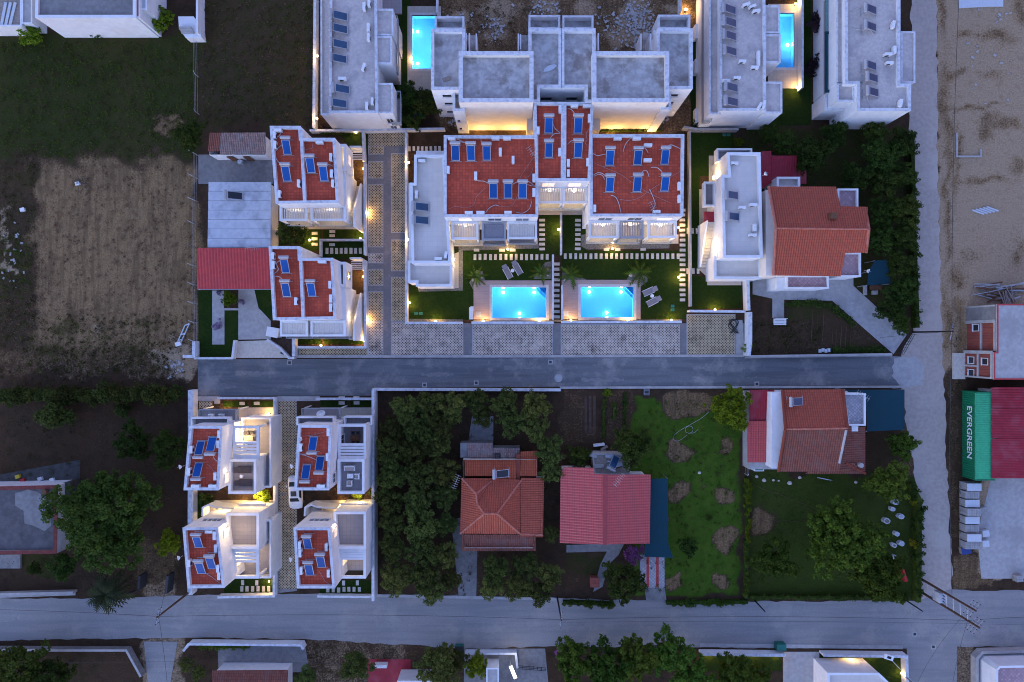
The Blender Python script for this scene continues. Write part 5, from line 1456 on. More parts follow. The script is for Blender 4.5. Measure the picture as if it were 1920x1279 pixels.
MB().box(x0 - .03, x0 + .05, yb, yt, hC - .12, hC + .04).build('top_rail', M['cgreen'], t)
cu = bpy.data.curves.new('lettering', 'FONT'); cu.body = 'EVERGREEN'; cu.size = 1.25; cu.align_x = 'CENTER'; cu.align_y = 'CENTER'; cu.extrude = .01; cu.offset = .022
cu.space_character = 1.02; cu.shear = 0.0
to = bpy.data.objects.new('lettering', cu); COL.objects.link(to)
dg = bpy.context.evaluated_depsgraph_get()
me = bpy.data.meshes.new_from_object(to.evaluated_get(dg)); bpy.data.objects.remove(to)
me.materials.clear(); me.materials.append(M['cletter'])
lo = bpy.data.objects.new('lettering', me); COL.objects.link(lo); lo.parent = t
lo.rotation_euler = (R(90), 0, R(-90))
lo.location = Vector((x0 - .02, (yt + yb) / 2 + .35, 1.45)) - OFF[t.name]
lo['label'] = 'white capital letters EVERGREEN'

t = thing('crimson_roofed_shed', 'large shed with crimson sheet roof right of the green container', 'shed', centre(rect(1858, 726, 1990, 897), 3))
MB().prism(GG([(1860, 730), (1990, 730), (1990, 893), (1860, 893)], 2.6), 0, 2.6, top=False).build('wall', M['concrete'], t)
for y0_, y1_ in ((726, 766), (766.4, 822), (822.4, 897)):
    add_plane(t, [P3(1858, y0_, 2.7), P3(1858, y1_, 2.7), P3(1990, y1_, 4.0), P3(1990, y0_, 4.0)], P3(1858, y0_, 2.7), P3(1858, y1_, 2.7), 'crimson', pitch=.32, amp=.04)

t = thing('old_house', 'old house with red tiled roof edge and patched grey flat roof at the left edge', 'house', centre(rect(-40, 912, 100, 1040), 3.4))
block(t, [(-60, 914), (108, 910), (106, 1038), (-60, 1040)], 3.4, roof='oldroof', cap='dullred', pw=.4, drop=.22, wall='white')
cc = GG([(28, 925), (52, 918), (70, 922), (92, 940), (96, 985), (84, 996), (60, 985), (46, 982), (44, 958), (28, 948)], 3.2)
MB().flat(cc, 3.186).build('white_patch', M['concrete_dk'], t)
c = G(86, 922, 3.3); MB().cyl(c[0], c[1], 3.18, 3.7, .32, 12).build('chimney', M['wood'], t)
MB().prism(GG([(108, 908), (132, 902), (132, 940), (108, 945)], 2.0), 0, 2.0).build('side_annex', M['dimconcrete'], t)
MB().prism(GG([(-40, 1041), (38, 1040), (38, 1066), (-40, 1066)], .3), 0, .3).build('porch_slab', M['concrete_dk'], t)

# ---------------------------------------------------------------- bottom edge
t = thing('low_house', 'low house with dark red tiled roof behind the white walled yard at the bottom', 'house', centre(rect(400, 1258, 540, 1300), 3))
MB().prism(GG([(402, 1262), (535, 1262), (535, 1340), (402, 1340)], 2.8), 0, 2.8, top=False).build('wall', M['white'], t)
add_plane(t, [P3(398, 1257, 2.8), P3(540, 1256, 2.8), P3(540, 1330, 4.4), P3(398, 1330, 4.4)], P3(398, 1257, 2.8), P3(540, 1257, 2.8), 'terra2')
t = thing('white_villa', 'white flat roofed villa cut off by the lower edge, beside the lit lawn', 'villa', centre(rect(1545, 1262, 1670, 1330), 4))
block(t, [(1552, 1262), (1648, 1262), (1672, 1285), (1672, 1400), (1552, 1400)], 4.0, roof='paleroof', cap='white', pw=.25, drop=.4)
t = thing('red_house', 'house with rounded white parapet cut off by the lower right corner', 'house', centre(rect(1870, 1250, 1990, 1330), 3.5))
block(t, [(1868, 1256), (1874, 1249), (1990, 1247), (1990, 1400), (1868, 1400)], 3.6, roof='pinkterrace', cap='white', pw=.22, drop=.5)
t = thing('small_building', 'small building with speckled flat roof at the bottom beside the lit sign', 'building', centre(rect(912, 1252, 936, 1290), 2.8))
block(t, [(912, 1253), (935, 1253), (935, 1330), (912, 1330)], 2.6, roof='concrete', cap='white', pw=.12, drop=.1)
t = thing('villa', 'white villa roof corner behind the trees at the bottom edge', 'villa', centre(rect(745, 1278, 800, 1300), 3))
block(t, [(745, 1277), (805, 1277), (805, 1340), (745, 1340)], 3.0, roof='terrace', cap='white', pw=.15, drop=.3)
# ================================================================ WALLS AND FENCES
def gwall(lab, pts, w=.22, h=1.1, m='white', cat='wall', cap=True, name='garden_wall'):
    P = [G(*q) for q in pts]
    t = thing(name, lab, cat, (*P[0], 0))
    MB().strip(P, w, 0, h).build('wall_face', M[m], t)
    if cap: MB().strip(P, w + .08, h + .001, h + .05).build('coping', M['marble' if m == 'white' else 'concrete'], t)
gwall('low white wall along the paved lane beside the two left villas', [(684, 252), (686, 306)])
gwall('white boundary wall with lamps right of the two left villas', [(687, 308), (687.5, 480)])
gwall('white boundary wall round the lower left villa corner', [(687.5, 490), (688, 651), (562, 651)])
gwall('white inner wall splitting the lawn between the two left villas', [(684, 451.5), (604, 451.5), (604, 482)], .16, .8)
gwall('white wall stub between driveway bed and parking bay', [(556, 628), (556, 668)], .3, 1.2)
gwall('white front wall of the left garden below the lawn', [(370, 671.5), (441, 671.5), (445, 638)], .2, .9)
gwall('slanting white wall beside the cream driveway apron', [(505, 637), (528, 652), (546, 671), (556, 671)], .2, .9)
gwall('white wall left of the flat roofed block and its garden', [(764, 252), (764.5, 606), (868, 606)], .22, 1.2)
gwall('white wall below the left garden pool', [(885, 605.5), (1037, 605.5)], .22, 1.2)
gwall('white wall below the right garden pool', [(1052, 604.5), (1274, 604)], .22, 1.2)
gwall('white wall above the last parking bay', [(1288, 584), (1392, 585)], .22, 1.2)
gwall('white wall between the two pool gardens, upper part', [(1051, 402), (1051, 479)], .16, 1.2)
gwall('white wall between pool deck and slab alley, left side', [(1036, 479), (1036, 600)], .16, 1.0)
gwall('white wall between slab alley and right pool deck', [(1053, 536), (1053, 600)], .16, 1.0)
gwall('dark topped wall between the long lawn and the slab column', [(1290, 248), (1291, 430), (1291.5, 512), (1292, 575)], .18, .9, 'concrete')
gwall('white boundary wall right of the lawn below the white block', [(1394, 522), (1396, 583)], .3, 1.6)
gwall('white boundary wall beside the last parking bay', [(1399, 586), (1399, 640), (1396, 667)], .4, 1.5)
gwall('pale wall behind the flat block and the rear yard at the top', [(585, 249), (690, 249), (765, 247), (835, 246)], .2, 1.0)
gwall('white wall along the rough strip left of the long flat roof', [(597, -60), (594, 246)], .25, 1.4)
gwall('wall behind the long lawn at the top right', [(1278, 243), (1300, 247), (1380, 247)], .2, 1.1, 'concrete')
gwall('white wall right of the upper left pool', [(823, -60), (821, 32)], .16, 1.2)
gwall('white wall between building plot and top right garden', [(1272, -60), (1272, 30)], .2, 1.2)
gwall('lamplit white wall right of the upper right pool', [(1496, -40), (1496, 172)], .2, 1.4)
gwall('tall white wall left of the two left small villas', [(367, 730), (367, 800), (366, 1108)], .55, 1.4)
gwall('low white wall before the upper left small villa', [(413, 745.5), (519, 745.5), (520, 800)], .2, .9)
gwall('white wall along the lane right of the left small villas', [(520.5, 802), (519, 1112), (415, 1114)], .2, 1.1)
gwall('low white wall before the upper right small villa', [(596, 747), (702, 747)], .2, .9)
gwall('tall white wall between small villas and grove', [(706, 728), (706, 1115)], .28, 2.2)
gwall('low white wall below the lower right small villa', [(598, 1114), (703, 1115)], .2, .8)
gwall('white wall along the asphalt road above the grove', [(702, 729), (1050, 730)], .26, 1.2)
gwall('concrete wall along the street before the left yard', [(-60, 1112), (145, 1107)], .25, .8, 'concrete')
gwall('white wall round the grey yard at the bottom', [(352, 1213), (362, 1200), (570, 1202), (574, 1210)], .22, 1.2)
gwall('buttressed pale wall along the street at the bottom left', [(-60, 1212), (110, 1213), (245, 1213), (272, 1262)], .2, 1.0, 'concrete_dk')
gwall('white wall before the lit sign', [(873, 1219), (967, 1219), (970, 1246)], .2, 1.0)
gwall('white front wall left of the pale path at the bottom', [(1310, 1219), (1466, 1221)], .26, 1.2)
gwall('white front wall right of the pale path at the bottom', [(1536, 1221), (1690, 1223), (1692, 1290)], .26, 1.2)
gwall('stone wall of the corner forecourt at the lower right', [(1822, 1300), (1822, 1228), (1832, 1217), (1990, 1213)], .3, 1.0, 'concrete')
gwall('concrete wall beside the brick shell lane', [(1400, 668), (1666, 664)], .2, .8, 'concrete')
gwall('small white gate post and wall at the end of the asphalt road', [(352, 668), (372, 668), (372, 640)], .3, 1.3)
gwall('white wall beside the red garden yard at the bottom', [(704, 1243), (728, 1243)], .3, 1.0)
gwall('half buried concrete edge in the sandy lot', [(1793, 250), (1793, 294), (1838, 294), (1838, 280)], .14, .12, 'concrete')

def fence(lab, pts, step=2.4, h=1.4, slant=.5):
    P = [Vector(G(*q)) for q in pts]
    t = thing('wire_fence', lab, 'fence', (*P[0], 0))
    for a, b in zip(P, P[1:]):
        n = max(1, int((b - a).length / step))
        for i in range(n + 1):
            c = a + (b - a) * (i / n)
            MB().tube([(c.x, c.y, 0), (c.x, c.y, h), (c.x - slant, c.y + .25, h + .35)], .05, 6).build('post', M['concrete'], t)
        for z in (.5, 1.0, 1.38):
            MB().tube([(a.x, a.y, z), (b.x, b.y, z)], .012, 4).build('wire', M['metalgrey'], t)
fence('wire fence on bent concrete posts between straw field and red roofed house', [(372, 292), (370, 465), (372, 640)])
fence('wire fence between grass field and rough strip', [(372, 75), (374, 215)], 3.5, 1.2, .0)
fence('mesh fence between the middle lawn and the crimson annex', [(1394, 792), (1396, 888)], 1.6, 1.2, .0)

# driveway gate at the side road
t = thing('sliding_gate', 'dark metal gate across the concrete path at the dusty road', 'gate', (*G(1685, 645), 0))
a, b = Vector(G(1702, 628)), Vector(G(1682, 664))
for z in (.15, .6, 1.05, 1.5): MB().tube([(a.x, a.y, z), (b.x, b.y, z)], .035, 6).build('rail', M['black'], t)
for i in range(7):
    c = a + (b - a) * (i / 6); MB().tube([(c.x, c.y, .05), (c.x, c.y, 1.55)], .025, 5).build('bar', M['black'], t)
t = thing('yard_gate', 'dark double gate of the left yard beside the palm', 'gate', (*G(250, 1110), 0))
a, b = Vector(G(232, 1116)), Vector(G(272, 1098))
for i in range(10):
    c = a + (b - a) * (i / 9); MB().tube([(c.x, c.y, .05), (c.x, c.y, 1.7)], .03, 5).build('bar', M['black'], t)
for z in (.2, 1.0, 1.7): MB().tube([(a.x, a.y, z), (b.x, b.y, z)], .04, 6).build('rail', M['black'], t)
MB().seg(G(272, 1098), G(274, 1072), .3, 0, 1.6).build('pillar', M['dark'], t)
MB().seg(G(322, 1105), G(326, 1072), .3, 0, 1.6).build('pillar', M['dark'], t)
t = thing('forecourt_gate', 'low black sliding gate beside the lit sign', 'gate', (*G(995, 1250), 0))
a, b = Vector(G(972, 1247)), Vector(G(1022, 1251))
for z in (.2, .6, 1.0): MB().tube([(a.x, a.y, z), (b.x, b.y, z)], .04, 6).build('rail', M['black'], t)
for i in range(8):
    c = a + (b - a) * (i / 7); MB().tube([(c.x, c.y, .05), (c.x, c.y, 1.05)], .03, 5).build('bar', M['black'], t)

# ================================================================ ROOF EQUIPMENT
def heater_proto(panel, name='solar_water_heater'):
    """collector faces local -Y, tank at the high end"""
    t = thing(name, 'solar water heater', 'solar heater', (0, 0, 0))
    zt, zb, y0, y1 = 1.05, .18, .72, -.78
    w = .47
    f = MB().add([(-w, y1, zb), (w, y1, zb), (w, y0, zt), (-w, y0, zt), (-w, y1, zb + .09), (w, y1, zb + .09), (w, y0, zt + .09), (-w, y0, zt + .09)],
                 [(3, 2, 1, 0), (4, 5, 6, 7), (0, 1, 5, 4), (1, 2, 6, 5), (2, 3, 7, 6), (3, 0, 4, 7)])
    co = f.build('collector_frame', M['steel'], t)
    k = .06; dz = (zt - zb) / (y0 - y1)
    g = MB().add([(-w + k, y1 + k, zb + .096 + k * dz), (w - k, y1 + k, zb + .096 + k * dz), (w - k, y0 - k, zt + .096 - k * dz), (-w + k, y0 - k, zt + .096 - k * dz)], [(0, 1, 2, 3)])
    g.build('collector_glass', M[panel], co)
    tk = MB()
    n = 12; o = len(tk.v)
    for x in (-.60, -.56, .56, .60):
        r = .2 if abs(x) < .58 else .15
        for i in range(n):
            a = 2 * math.pi * i / n
            tk.v.append((x, y0 + .28 + r * math.cos(a), zt + .10 + r * math.sin(a)))
    for s_ in range(3):
        for i in range(n):
            tk.f.append((s_ * n + i, s_ * n + (i + 1) % n, (s_ + 1) * n + (i + 1) % n, (s_ + 1) * n + i))
    tk.f.append(tuple(range(n - 1, -1, -1))); tk.f.append(tuple(range(3 * n, 4 * n)))
    tk.build('water_tank', M['steel'], t)
    for x in (-.4, .4):
        MB().tube([(x, y0 + .3, .02), (x, y0 + .3, zt - .08)], .03, 5).build('leg', M['metalgrey'], t)
        MB().tube([(x, y1, .02), (x, y1, zb + .02)], .03, 5).build('leg', M['metalgrey'], t)
    MB().box(-.66, .66, y1 - .06, y1, .02, .07).build('foot_bar', M['steel'], t)
    MB().box(-.62, .62, y0 + .27, y0 + .33, .02, .07).build('foot_bar', M['steel'], t)
    return Stock(t)
HB = heater_proto('panelblue'); HT = heater_proto('panelteal'); HK = heater_proto('panelblack')

def heaters(stock, roof, h, lst, group):
    for (x, y, rz, lab) in lst:
        stock.put((*G(x, y, h + .6), h + .002), R(rz), random.uniform(.97, 1.03), lab + ' on ' + roof, group)
SG = 'solar water heaters on the roofs'
z9 = RH - .55
heaters(HB, 'the large left red roof', z9, [(854, 287, 0, 'blue solar heater, leftmost of the upper three'), (883, 287, 0, 'blue solar heater, middle of the upper three'), (912.5, 287, 0, 'blue solar heater, rightmost of the upper three'),
        (925, 358, 0, 'blue solar heater, leftmost of the lower three'), (952.5, 358, 0, 'blue solar heater, middle of the lower three'), (980, 358, 0, 'blue solar heater, rightmost of the lower three')], SG)
heaters(HB, 'the large right red roof', z9, [(1143.5, 296, 0, 'blue solar heater, left of the upper row'), (1196, 295.5, 0, 'blue solar heater, middle of the upper row'), (1247, 294.5, 0, 'blue solar heater, right of the upper row'),
        (1143.5, 346, 0, 'blue solar heater, left of the lower row'), (1195, 345.5, 0, 'blue solar heater, middle of the lower row'), (1247, 345, 0, 'blue solar heater, right of the lower row')], SG)
heaters(HB, 'the slim left twin red roof', z9 + .3, [(1029, 235.5, 0, 'upper blue solar heater'), (1029, 281.5, 0, 'lower blue solar heater')], SG)
heaters(HB, 'the slim right twin red roof', z9 + .3, [(1084, 235.5, 0, 'upper blue solar heater'), (1084, 281.5, 0, 'lower blue solar heater')], SG)
heaters(HB, 'the upper left villa', z9, [(537.5, 276, 0, 'blue solar heater at the top of the left half'), (537, 326, 0, 'blue solar heater at the bottom of the left half'), (582.5, 310, 0, 'blue solar heater left in the right half'), (607, 326, 0, 'blue solar heater right in the right half')], SG)
heaters(HB, 'the lower left villa', z9, [(534.5, 499, 0, 'blue solar heater at the top of the left half'), (536.5, 543.5, 0, 'blue solar heater at the bottom of the left half'), (584, 543, 0, 'lone blue solar heater in the right half')], SG)
z93 = RH + .3 - .55
heaters(HB, 'the upper left small villa', z93, [(375, 840, 180, 'blue solar heater, upper left one'), (397, 833, 180, 'blue solar heater, upper right one'), (371, 881, 180, 'blue solar heater, lowest one')], SG)
heaters(HB, 'the upper right small villa', z93, [(587, 832, 180, 'blue solar heater, highest one'), (600, 869, 180, 'blue solar heater, right hand one'), (574, 885, 180, 'blue solar heater, lowest one')], SG)
heaters(HB, 'the lower left small villa', z93, [(371, 1016, 0, 'blue solar heater, highest one'), (396, 1056, 0, 'blue solar heater, right hand one'), (376, 1065, 0, 'blue solar heater, lowest one')], SG)
heaters(HB, 'the lower right small villa', z93, [(577, 1019, 0, 'blue solar heater, highest one'), (602, 1053, 0, 'blue solar heater, right hand one'), (580, 1068, 0, 'blue solar heater, lowest one')], SG)
heaters(HT, 'the pale roof left of the red block', 5.95, [(791, 388, 90, 'upper dull solar heater'), (791, 413, 90, 'lower dull solar heater')], SG)
heaters(HT, 'the white block roof at the right end', 5.95, [(1374, 366, 90, 'upper dull solar heater'), (1376, 406, 90, 'lower dull solar heater')], SG)
heaters(HT, 'the long flat roof at the top left', 6.85, [(638, 30, 90, 'dark solar heater, first from the top'), (638, 54, 90, 'dark solar heater, second from the top'), (638, 83, 90, 'dark solar heater, third from the top'), (637, 110, 90, 'dark solar heater, fourth from the top'), (642, 167, 90, 'dark solar heater, second from the bottom'), (637, 194, 90, 'dark solar heater, lowest')], SG)
heaters(HT, 'the block left of the upper pool', 6.45, [(1369, 18, 90, 'teal solar heater, first from the top'), (1370, 42, 90, 'teal solar heater, second from the top'), (1370, 67, 90, 'teal solar heater, third from the top'), (1371, 96, 90, 'teal solar heater, fourth from the top'), (1373, 164, 90, 'teal solar heater, second from the bottom'), (1373, 191, 90, 'teal solar heater, lowest')], SG)
heaters(HT, 'the block beside the dusty road', 6.7, [(1634, 18, 90, 'teal solar heater, first from the top'), (1634, 50, 90, 'teal solar heater, second from the top'), (1634, 123, 90, 'teal solar heater, third from the top'), (1637, 146, 90, 'teal solar heater, fourth from the top'), (1638, 173, 90, 'teal solar heater, lowest')], SG)
heaters(HK, 'the pale blue grey sheet roof', 3.42, [(441, 367, 90, 'lone black solar heater')], SG)
heaters(HK, 'the hipped terracotta roof', 3.6, [(942, 888, 90, 'black solar heater with white tank')], SG)
heaters(HT, 'the weathered terracotta roof', 5.3, [(1495, 753, 90, 'small dark solar heater')], SG)
heaters(HT, 'the cluttered lean-to', 2.45, [(1152, 866, 150, 'tilted teal solar heater')], SG)

def ac_proto():
    t = thing('air_conditioner', 'air conditioner', 'air conditioner', (0, 0, 0))
    MB().box(-.42, .42, -.15, .15, .08, .64).build('casing', M['plastic'], t)
    g = MB()
    n = 14
    g.v = [(-.1 + .24 * math.cos(2 * math.pi * i / n), -.156, .36 + .24 * math.sin(2 * math.pi * i / n)) for i in range(n)]
    g.f = [tuple(range(n))]
    g.build('fan_grille', M['dark'], t)
    MB().box(-.44, .44, -.165, .165, .645, .665).build('lid', M['plastic'], t)
    for x in (-.32, .32): MB().box(x - .04, x + .04, -.17, .17, 0, .08).build('foot', M['dark'], t)
    return Stock(t)
AC = ac_proto()
def acs(roof, h, lst):
    for (x, y, rz, lab) in lst:
        AC.put((*G(x, y, h + .5), h + .002), R(rz), random.uniform(.95, 1.08), 'air conditioner ' + lab + ', ' + roof, 'air conditioner units on the roofs')
acs('the large left red roof', z9, [(847, 260, 180, 'in the upper left corner'), (929, 259.5, 180, 'left of the pair at the upper edge'), (950.5, 259.5, 180, 'right of the pair at the upper edge'), (938, 285, 90, 'standing free near the top'), (962, 300, 90, 'standing free right of the heaters'),
     (840.5, 318.5, 90, 'at the left edge'), (892, 330, 90, 'beside the lower heaters in the middle'), (1001, 334, 90, 'at the right edge, upper one'), (1001, 361, 90, 'at the right edge, lower one'), (879, 399, 180, 'leftmost at the lower edge'), (901, 399, 180, 'second at the lower edge'), (952.5, 398.5, 180, 'rightmost at the lower edge')])
acs('the large right red roof', z9, [(1158, 260, 180, 'left one at the upper edge'), (1194, 260, 180, 'right one at the upper edge'), (1215, 272.5, 180, 'standing free in the upper middle'), (1214, 300.5, 180, 'standing free between the heaters'), (1273.5, 349, 90, 'at the right edge, upper one'), (1273.5, 373, 90, 'at the right edge, lower one'), (1115, 391, 90, 'in the lower left corner'), (1231, 397, 180, 'at the lower edge')])
acs('the slim left twin roof', z9 + .3, [(1050, 205, 90, 'in the upper right corner'), (1009, 245, 90, 'at the left edge'), (1049.5, 285, 90, 'at the right edge')])
acs('the slim right twin roof', z9 + .3, [(1077, 199, 180, 'left of the pair at the top'), (1100, 198.5, 180, 'right of the pair at the top'), (1105, 222, 90, 'at the right edge, upper one'), (1102, 304, 90, 'at the right edge, lower one'), (1065.5, 306, 90, 'at the left edge, upper one'), (1065.5, 325, 90, 'at the left edge, lower one')])
acs('the upper left villa roof', z9, [(521, 244.5, 180, 'at the top left'), (515, 253, 90, 'at the upper left edge'), (516, 272, 90, 'at the left edge'), (524, 364, 90, 'in the lower left corner'), (560, 344, 90, 'beside the middle parapet'), (599, 267, 180, 'at the top of the right half'), (620.5, 295, 90, 'at the right edge, upper one'), (622, 326, 90, 'at the right edge, middle one'), (624, 344, 90, 'at the right edge, lower one')])
acs('the lower left villa roof', z9, [(512, 480, 90, 'at the left edge, upper one'), (513, 497, 90, 'at the left edge, lower one'), (555, 565, 90, 'beside the middle parapet'), (604, 491, 180, 'at the top of the right half'), (619, 534, 90, 'at the right edge, upper one'), (620.5, 560, 90, 'at the right edge, middle one'), (620.5, 577, 90, 'at the right edge, lowest one')])
acs('the upper left small villa roof', z93, [(411, 814, 90, 'at the right edge, top one'), (409, 833, 90, 'at the right edge, second one'), (359, 843, 90, 'at the left edge, upper one'), (355, 884, 90, 'at the left edge, lower one'), (404, 893, 90, 'at the lower right edge'), (367, 911, 180, 'at the lower edge, left one'), (399, 911, 180, 'at the lower edge, right one')])
acs('the upper right small villa roof', z93, [(616, 810, 90, 'in the upper right corner'), (564, 839, 90, 'at the left edge'), (614, 857, 90, 'at the right edge'), (602, 911, 180, 'at the lower edge')])
acs('the lower left small villa roof', z93, [(392, 997, 180, 'at the upper edge'), (403, 1004, 90, 'at the right edge, top one'), (405, 1028, 90, 'at the right edge, second one'), (355, 1056, 90, 'at the left edge'), (409, 1066, 90, 'at the right edge, third one'), (411, 1080, 90, 'at the right edge, lowest one')])
acs('the lower right small villa roof', z93, [(562, 1022, 90, 'at the left edge, upper one'), (563, 1037, 90, 'at the left edge, middle one'), (612, 1026, 90, 'at the right edge, upper one'), (565, 1070, 90, 'at the left edge, lowest one'), (616, 1075, 90, 'at the right edge, lower one')])
acs('pale roof left of the red block', 5.95, [(791, 301, 180, 'at the top'), (781, 365, 90, 'at the left edge'), (836, 478, 80, 'in the lower right corner'), (822, 485, 180, 'at the lower edge')])
acs('white block roof at the right end', 5.95, [(1377, 306, 0, 'at the top'), (1391, 389, 0, 'in the middle, left one'), (1412, 384, 0, 'in the middle, right one'), (1415, 427, 90, 'at the right, upper one'), (1411, 441, 0, 'at the right, lower one')])
acs('long flat roof at the top left', 6.85, [(692, 6, 90, 'at the top right'), (683, 13, 90, 'near the top right'), (691, 52, 90, 'at the right edge, upper one'), (691, 70, 90, 'at the right edge, second one'), (642, 148, 0, 'left in the middle'), (682, 126, 70, 'lying in the middle'), (698, 190, 90, 'at the lower right, right one'), (688, 199, 90, 'at the lower right, left one')])
acs('roof left of the upper right pool', 6.45, [(1399, 9, 20, 'at the top, left one'), (1411, 12, 20, 'at the top, middle one'), (1418, 21, 10, 'at the top, right one'), (1422, 103, 90, 'at the right edge, upper one'), (1422, 117, 90, 'at the right edge, lower one'), (1392, 115, 0, 'in the middle'), (1415, 127, 0, 'right of the middle'), (1382, 146, 0, 'lower middle, right one'), (1361, 152, 0, 'lower middle, left one'), (1424, 199, 60, 'in the lower right corner, left one'), (1432, 196, 80, 'in the lower right corner, right one')])
acs('flat roof beside the dusty road', 6.7, [(1675, 46, 80, 'at the right edge, upper one'), (1677, 94, 90, 'at the right edge, second one'), (1665, 102, 0, 'in the middle, upper one'), (1668, 118, 0, 'in the middle, lower one'), (1688, 194, 80, 'in the lower right corner')])

# ---- white insulated pipes and loose cables on the roofs
def hose(lab, h, pts, r_=.05, m='hose', lift=.25, cat='pipe', name='insulated_pipe', n=6):
    r = r_ * .8
    P = [Vector(G(x, y, h)) for x, y in pts]
    out = []
    k = len(P)
    for i in range(k - 1):
        p0, p1, p2, p3 = P[max(i - 1, 0)], P[i], P[i + 1], P[min(i + 2, k - 1)]
        for s in range(n):
            u = s / n
            q = .5 * ((2 * p1) + (p2 - p0) * u + (2 * p0 - 5 * p1 + 4 * p2 - p3) * u * u + (3 * p1 - p0 - 3 * p2 + p3) * u ** 3)
            out.append(q)
    out.append(P[-1])
    m_ = len(out)
    V = [(q.x, q.y, h + r + .01 + lift * (math.sin(math.pi * i / (m_ - 1)) ** 2)) for i, q in enumerate(out)]
    tag(MB().tube(V, r, 5).build(name, M[m], smooth=True), lab, cat, 'pipes and cables on roofs and lawns')
hose('white pipe at the upper left of the large left red roof', z9, [(857, 272), (858, 262), (870, 268), (882, 266), (887, 270)])
hose('second white pipe curving to the middle heater of the large left red roof', z9, [(859, 260), (864, 267), (876, 269), (890, 268)], .04)
hose('white pipe to the third upper heater of the large left red roof', z9, [(901, 259), (903, 267), (908, 271)])
hose('white arching pipe over the lower heaters of the large left red roof', z9, [(961, 346), (975, 340), (990, 341), (1003, 349)], .055)
hose('second white pipe under the arch on the large left red roof', z9, [(985, 345), (995, 349), (1004, 350)], .045)
hose('white pipe from the lower left heater to the free unit', z9, [(918, 345), (908, 341), (897, 340), (893, 336)])
hose('white cable bundle at the lower edge of the large left red roof', z9, [(910, 400), (918, 390), (928, 385), (935, 386)], .05, lift=.05)
hose('white frayed bundle at the lower right of the large left red roof', z9, [(968, 398), (980, 400), (992, 392), (997, 378)], .05, lift=.05)
hose('thin cable winding over the large left red roof', z9, [(842, 392), (855, 387), (872, 390), (888, 384), (893, 370), (905, 357), (912, 352)], .02, 'cable', .0, 'cable', 'loose_cable')
hose('thin cable from the upper right of the large left red roof', z9, [(1000, 296), (990, 310), (978, 328), (974, 338)], .02, 'cable', 0, 'cable', 'loose_cable')
hose('thin cable across the lower right of the large left red roof', z9, [(1000, 312), (994, 328), (980, 340), (968, 372), (958, 386), (936, 388)], .02, 'cable', 0, 'cable', 'loose_cable')
hose('white pipe beside the upper left heater of the large right red roof', z9, [(1112, 288), (1120, 293), (1130, 291), (1137, 289)])
hose('white loop pipe from the lower left heater of the large right red roof', z9, [(1112, 329), (1120, 325), (1130, 327), (1139, 334)], .055)
hose('second white loop pipe from the lower left heater of the large right red roof', z9, [(1113, 331), (1122, 328), (1130, 331), (1134, 337)], .045)
hose('white slanting pipe at the top of the large right red roof', z9, [(1168, 285), (1172, 272), (1180, 262), (1186, 259)])
hose('white loop pipe from the upper middle heater of the large right red roof', z9, [(1197, 279), (1206, 278), (1212, 283), (1215, 287)], .055)
hose('white loop pipe from the upper right heater of the large right red roof', z9, [(1247, 277), (1256, 273), (1266, 276), (1276, 279)], .055)
hose('white loop pipe from the lower middle heater of the large right red roof', z9, [(1200, 330), (1206, 321), (1213, 323), (1217, 332)], .055)
hose('white arching pipe from the lower right heater of the large right red roof', z9, [(1220, 314), (1230, 315), (1240, 323), (1245, 331)], .055)
hose('white bundle at the lower left of the large right red roof', z9, [(1145, 366), (1154, 370), (1160, 382), (1164, 399)], .055, lift=.05)
hose('white bundle at the lower right of the large right red roof', z9, [(1218, 355), (1225, 372), (1228, 385), (1220, 396)], .05, lift=.05)
hose('long thin cable looping across the large right red roof', z9, [(1113, 305), (1140, 317), (1163, 327), (1185, 342), (1208, 357), (1235, 371), (1256, 380)], .02, 'cable', 0, 'cable', 'loose_cable')
hose('second long thin cable on the large right red roof', z9, [(1158, 373), (1180, 376), (1200, 370), (1217, 358), (1245, 340), (1274, 322)], .02, 'cable', 0, 'cable', 'loose_cable')
hose('white pipe at the top of the slim right twin roof', z9 + .3, [(1064, 203), (1072, 208), (1080, 217)])
hose('white pipe beside the upper heater of the slim left twin roof', z9 + .3, [(1036, 230), (1040, 242), (1050, 249)])
hose('white pipe above the lower heater of the slim left twin roof', z9 + .3, [(1030, 262), (1038, 253), (1051, 250)])
hose('white pipe above the lower heater of the slim right twin roof', z9 + .3, [(1064, 271), (1072, 265), (1080, 264)])
hose('cable hanging at the right of the slim right twin roof', z9 + .3, [(1104, 242), (1099, 252), (1101, 262), (1097, 268), (1101, 273)], .025, lift=0)
hose('white bent pipe at the left edge of the upper left villa roof', z9, [(530, 271), (520, 281), (517, 293), (522, 303), (529, 310)], .055)
hose('white pipe at the top left of the upper left villa roof', z9, [(528, 247), (525, 256), (515, 260)], .055)
hose('white cable curling in the right half of the upper left villa roof', z9, [(587, 267), (585, 278), (576, 280), (570, 285), (572, 296)], .025, lift=0, m='cable', cat='cable', name='loose_cable')
hose('white pipes at the right heater of the upper left villa roof', z9, [(612, 313), (618, 310), (624, 312)], .05)
hose('thin cable down the right half of the upper left villa roof', z9, [(572, 324), (570, 340), (574, 362), (578, 370)], .025, 'cable', 0, 'cable', 'loose_cable')
hose('white curled pipe at the upper heater of the lower left villa roof', z9, [(527, 488), (520, 494), (523, 506), (513, 514)], .055)
hose('white pipe to the second heater of the lower left villa roof', z9, [(514, 518), (526, 520), (533, 528)], .055)
hose('white pipe beside the lone heater of the lower left villa roof', z9, [(566, 535), (574, 533), (580, 529)], .05)
hose('thin cable down the right half of the lower left villa roof', z9, [(575, 547), (568, 556), (572, 572), (570, 590)], .025, 'cable', 0, 'cable', 'loose_cable')
hose('white hooked pipe on the upper left small villa roof', z93, [(404, 848), (402, 855), (406, 862), (410, 866)], .055)
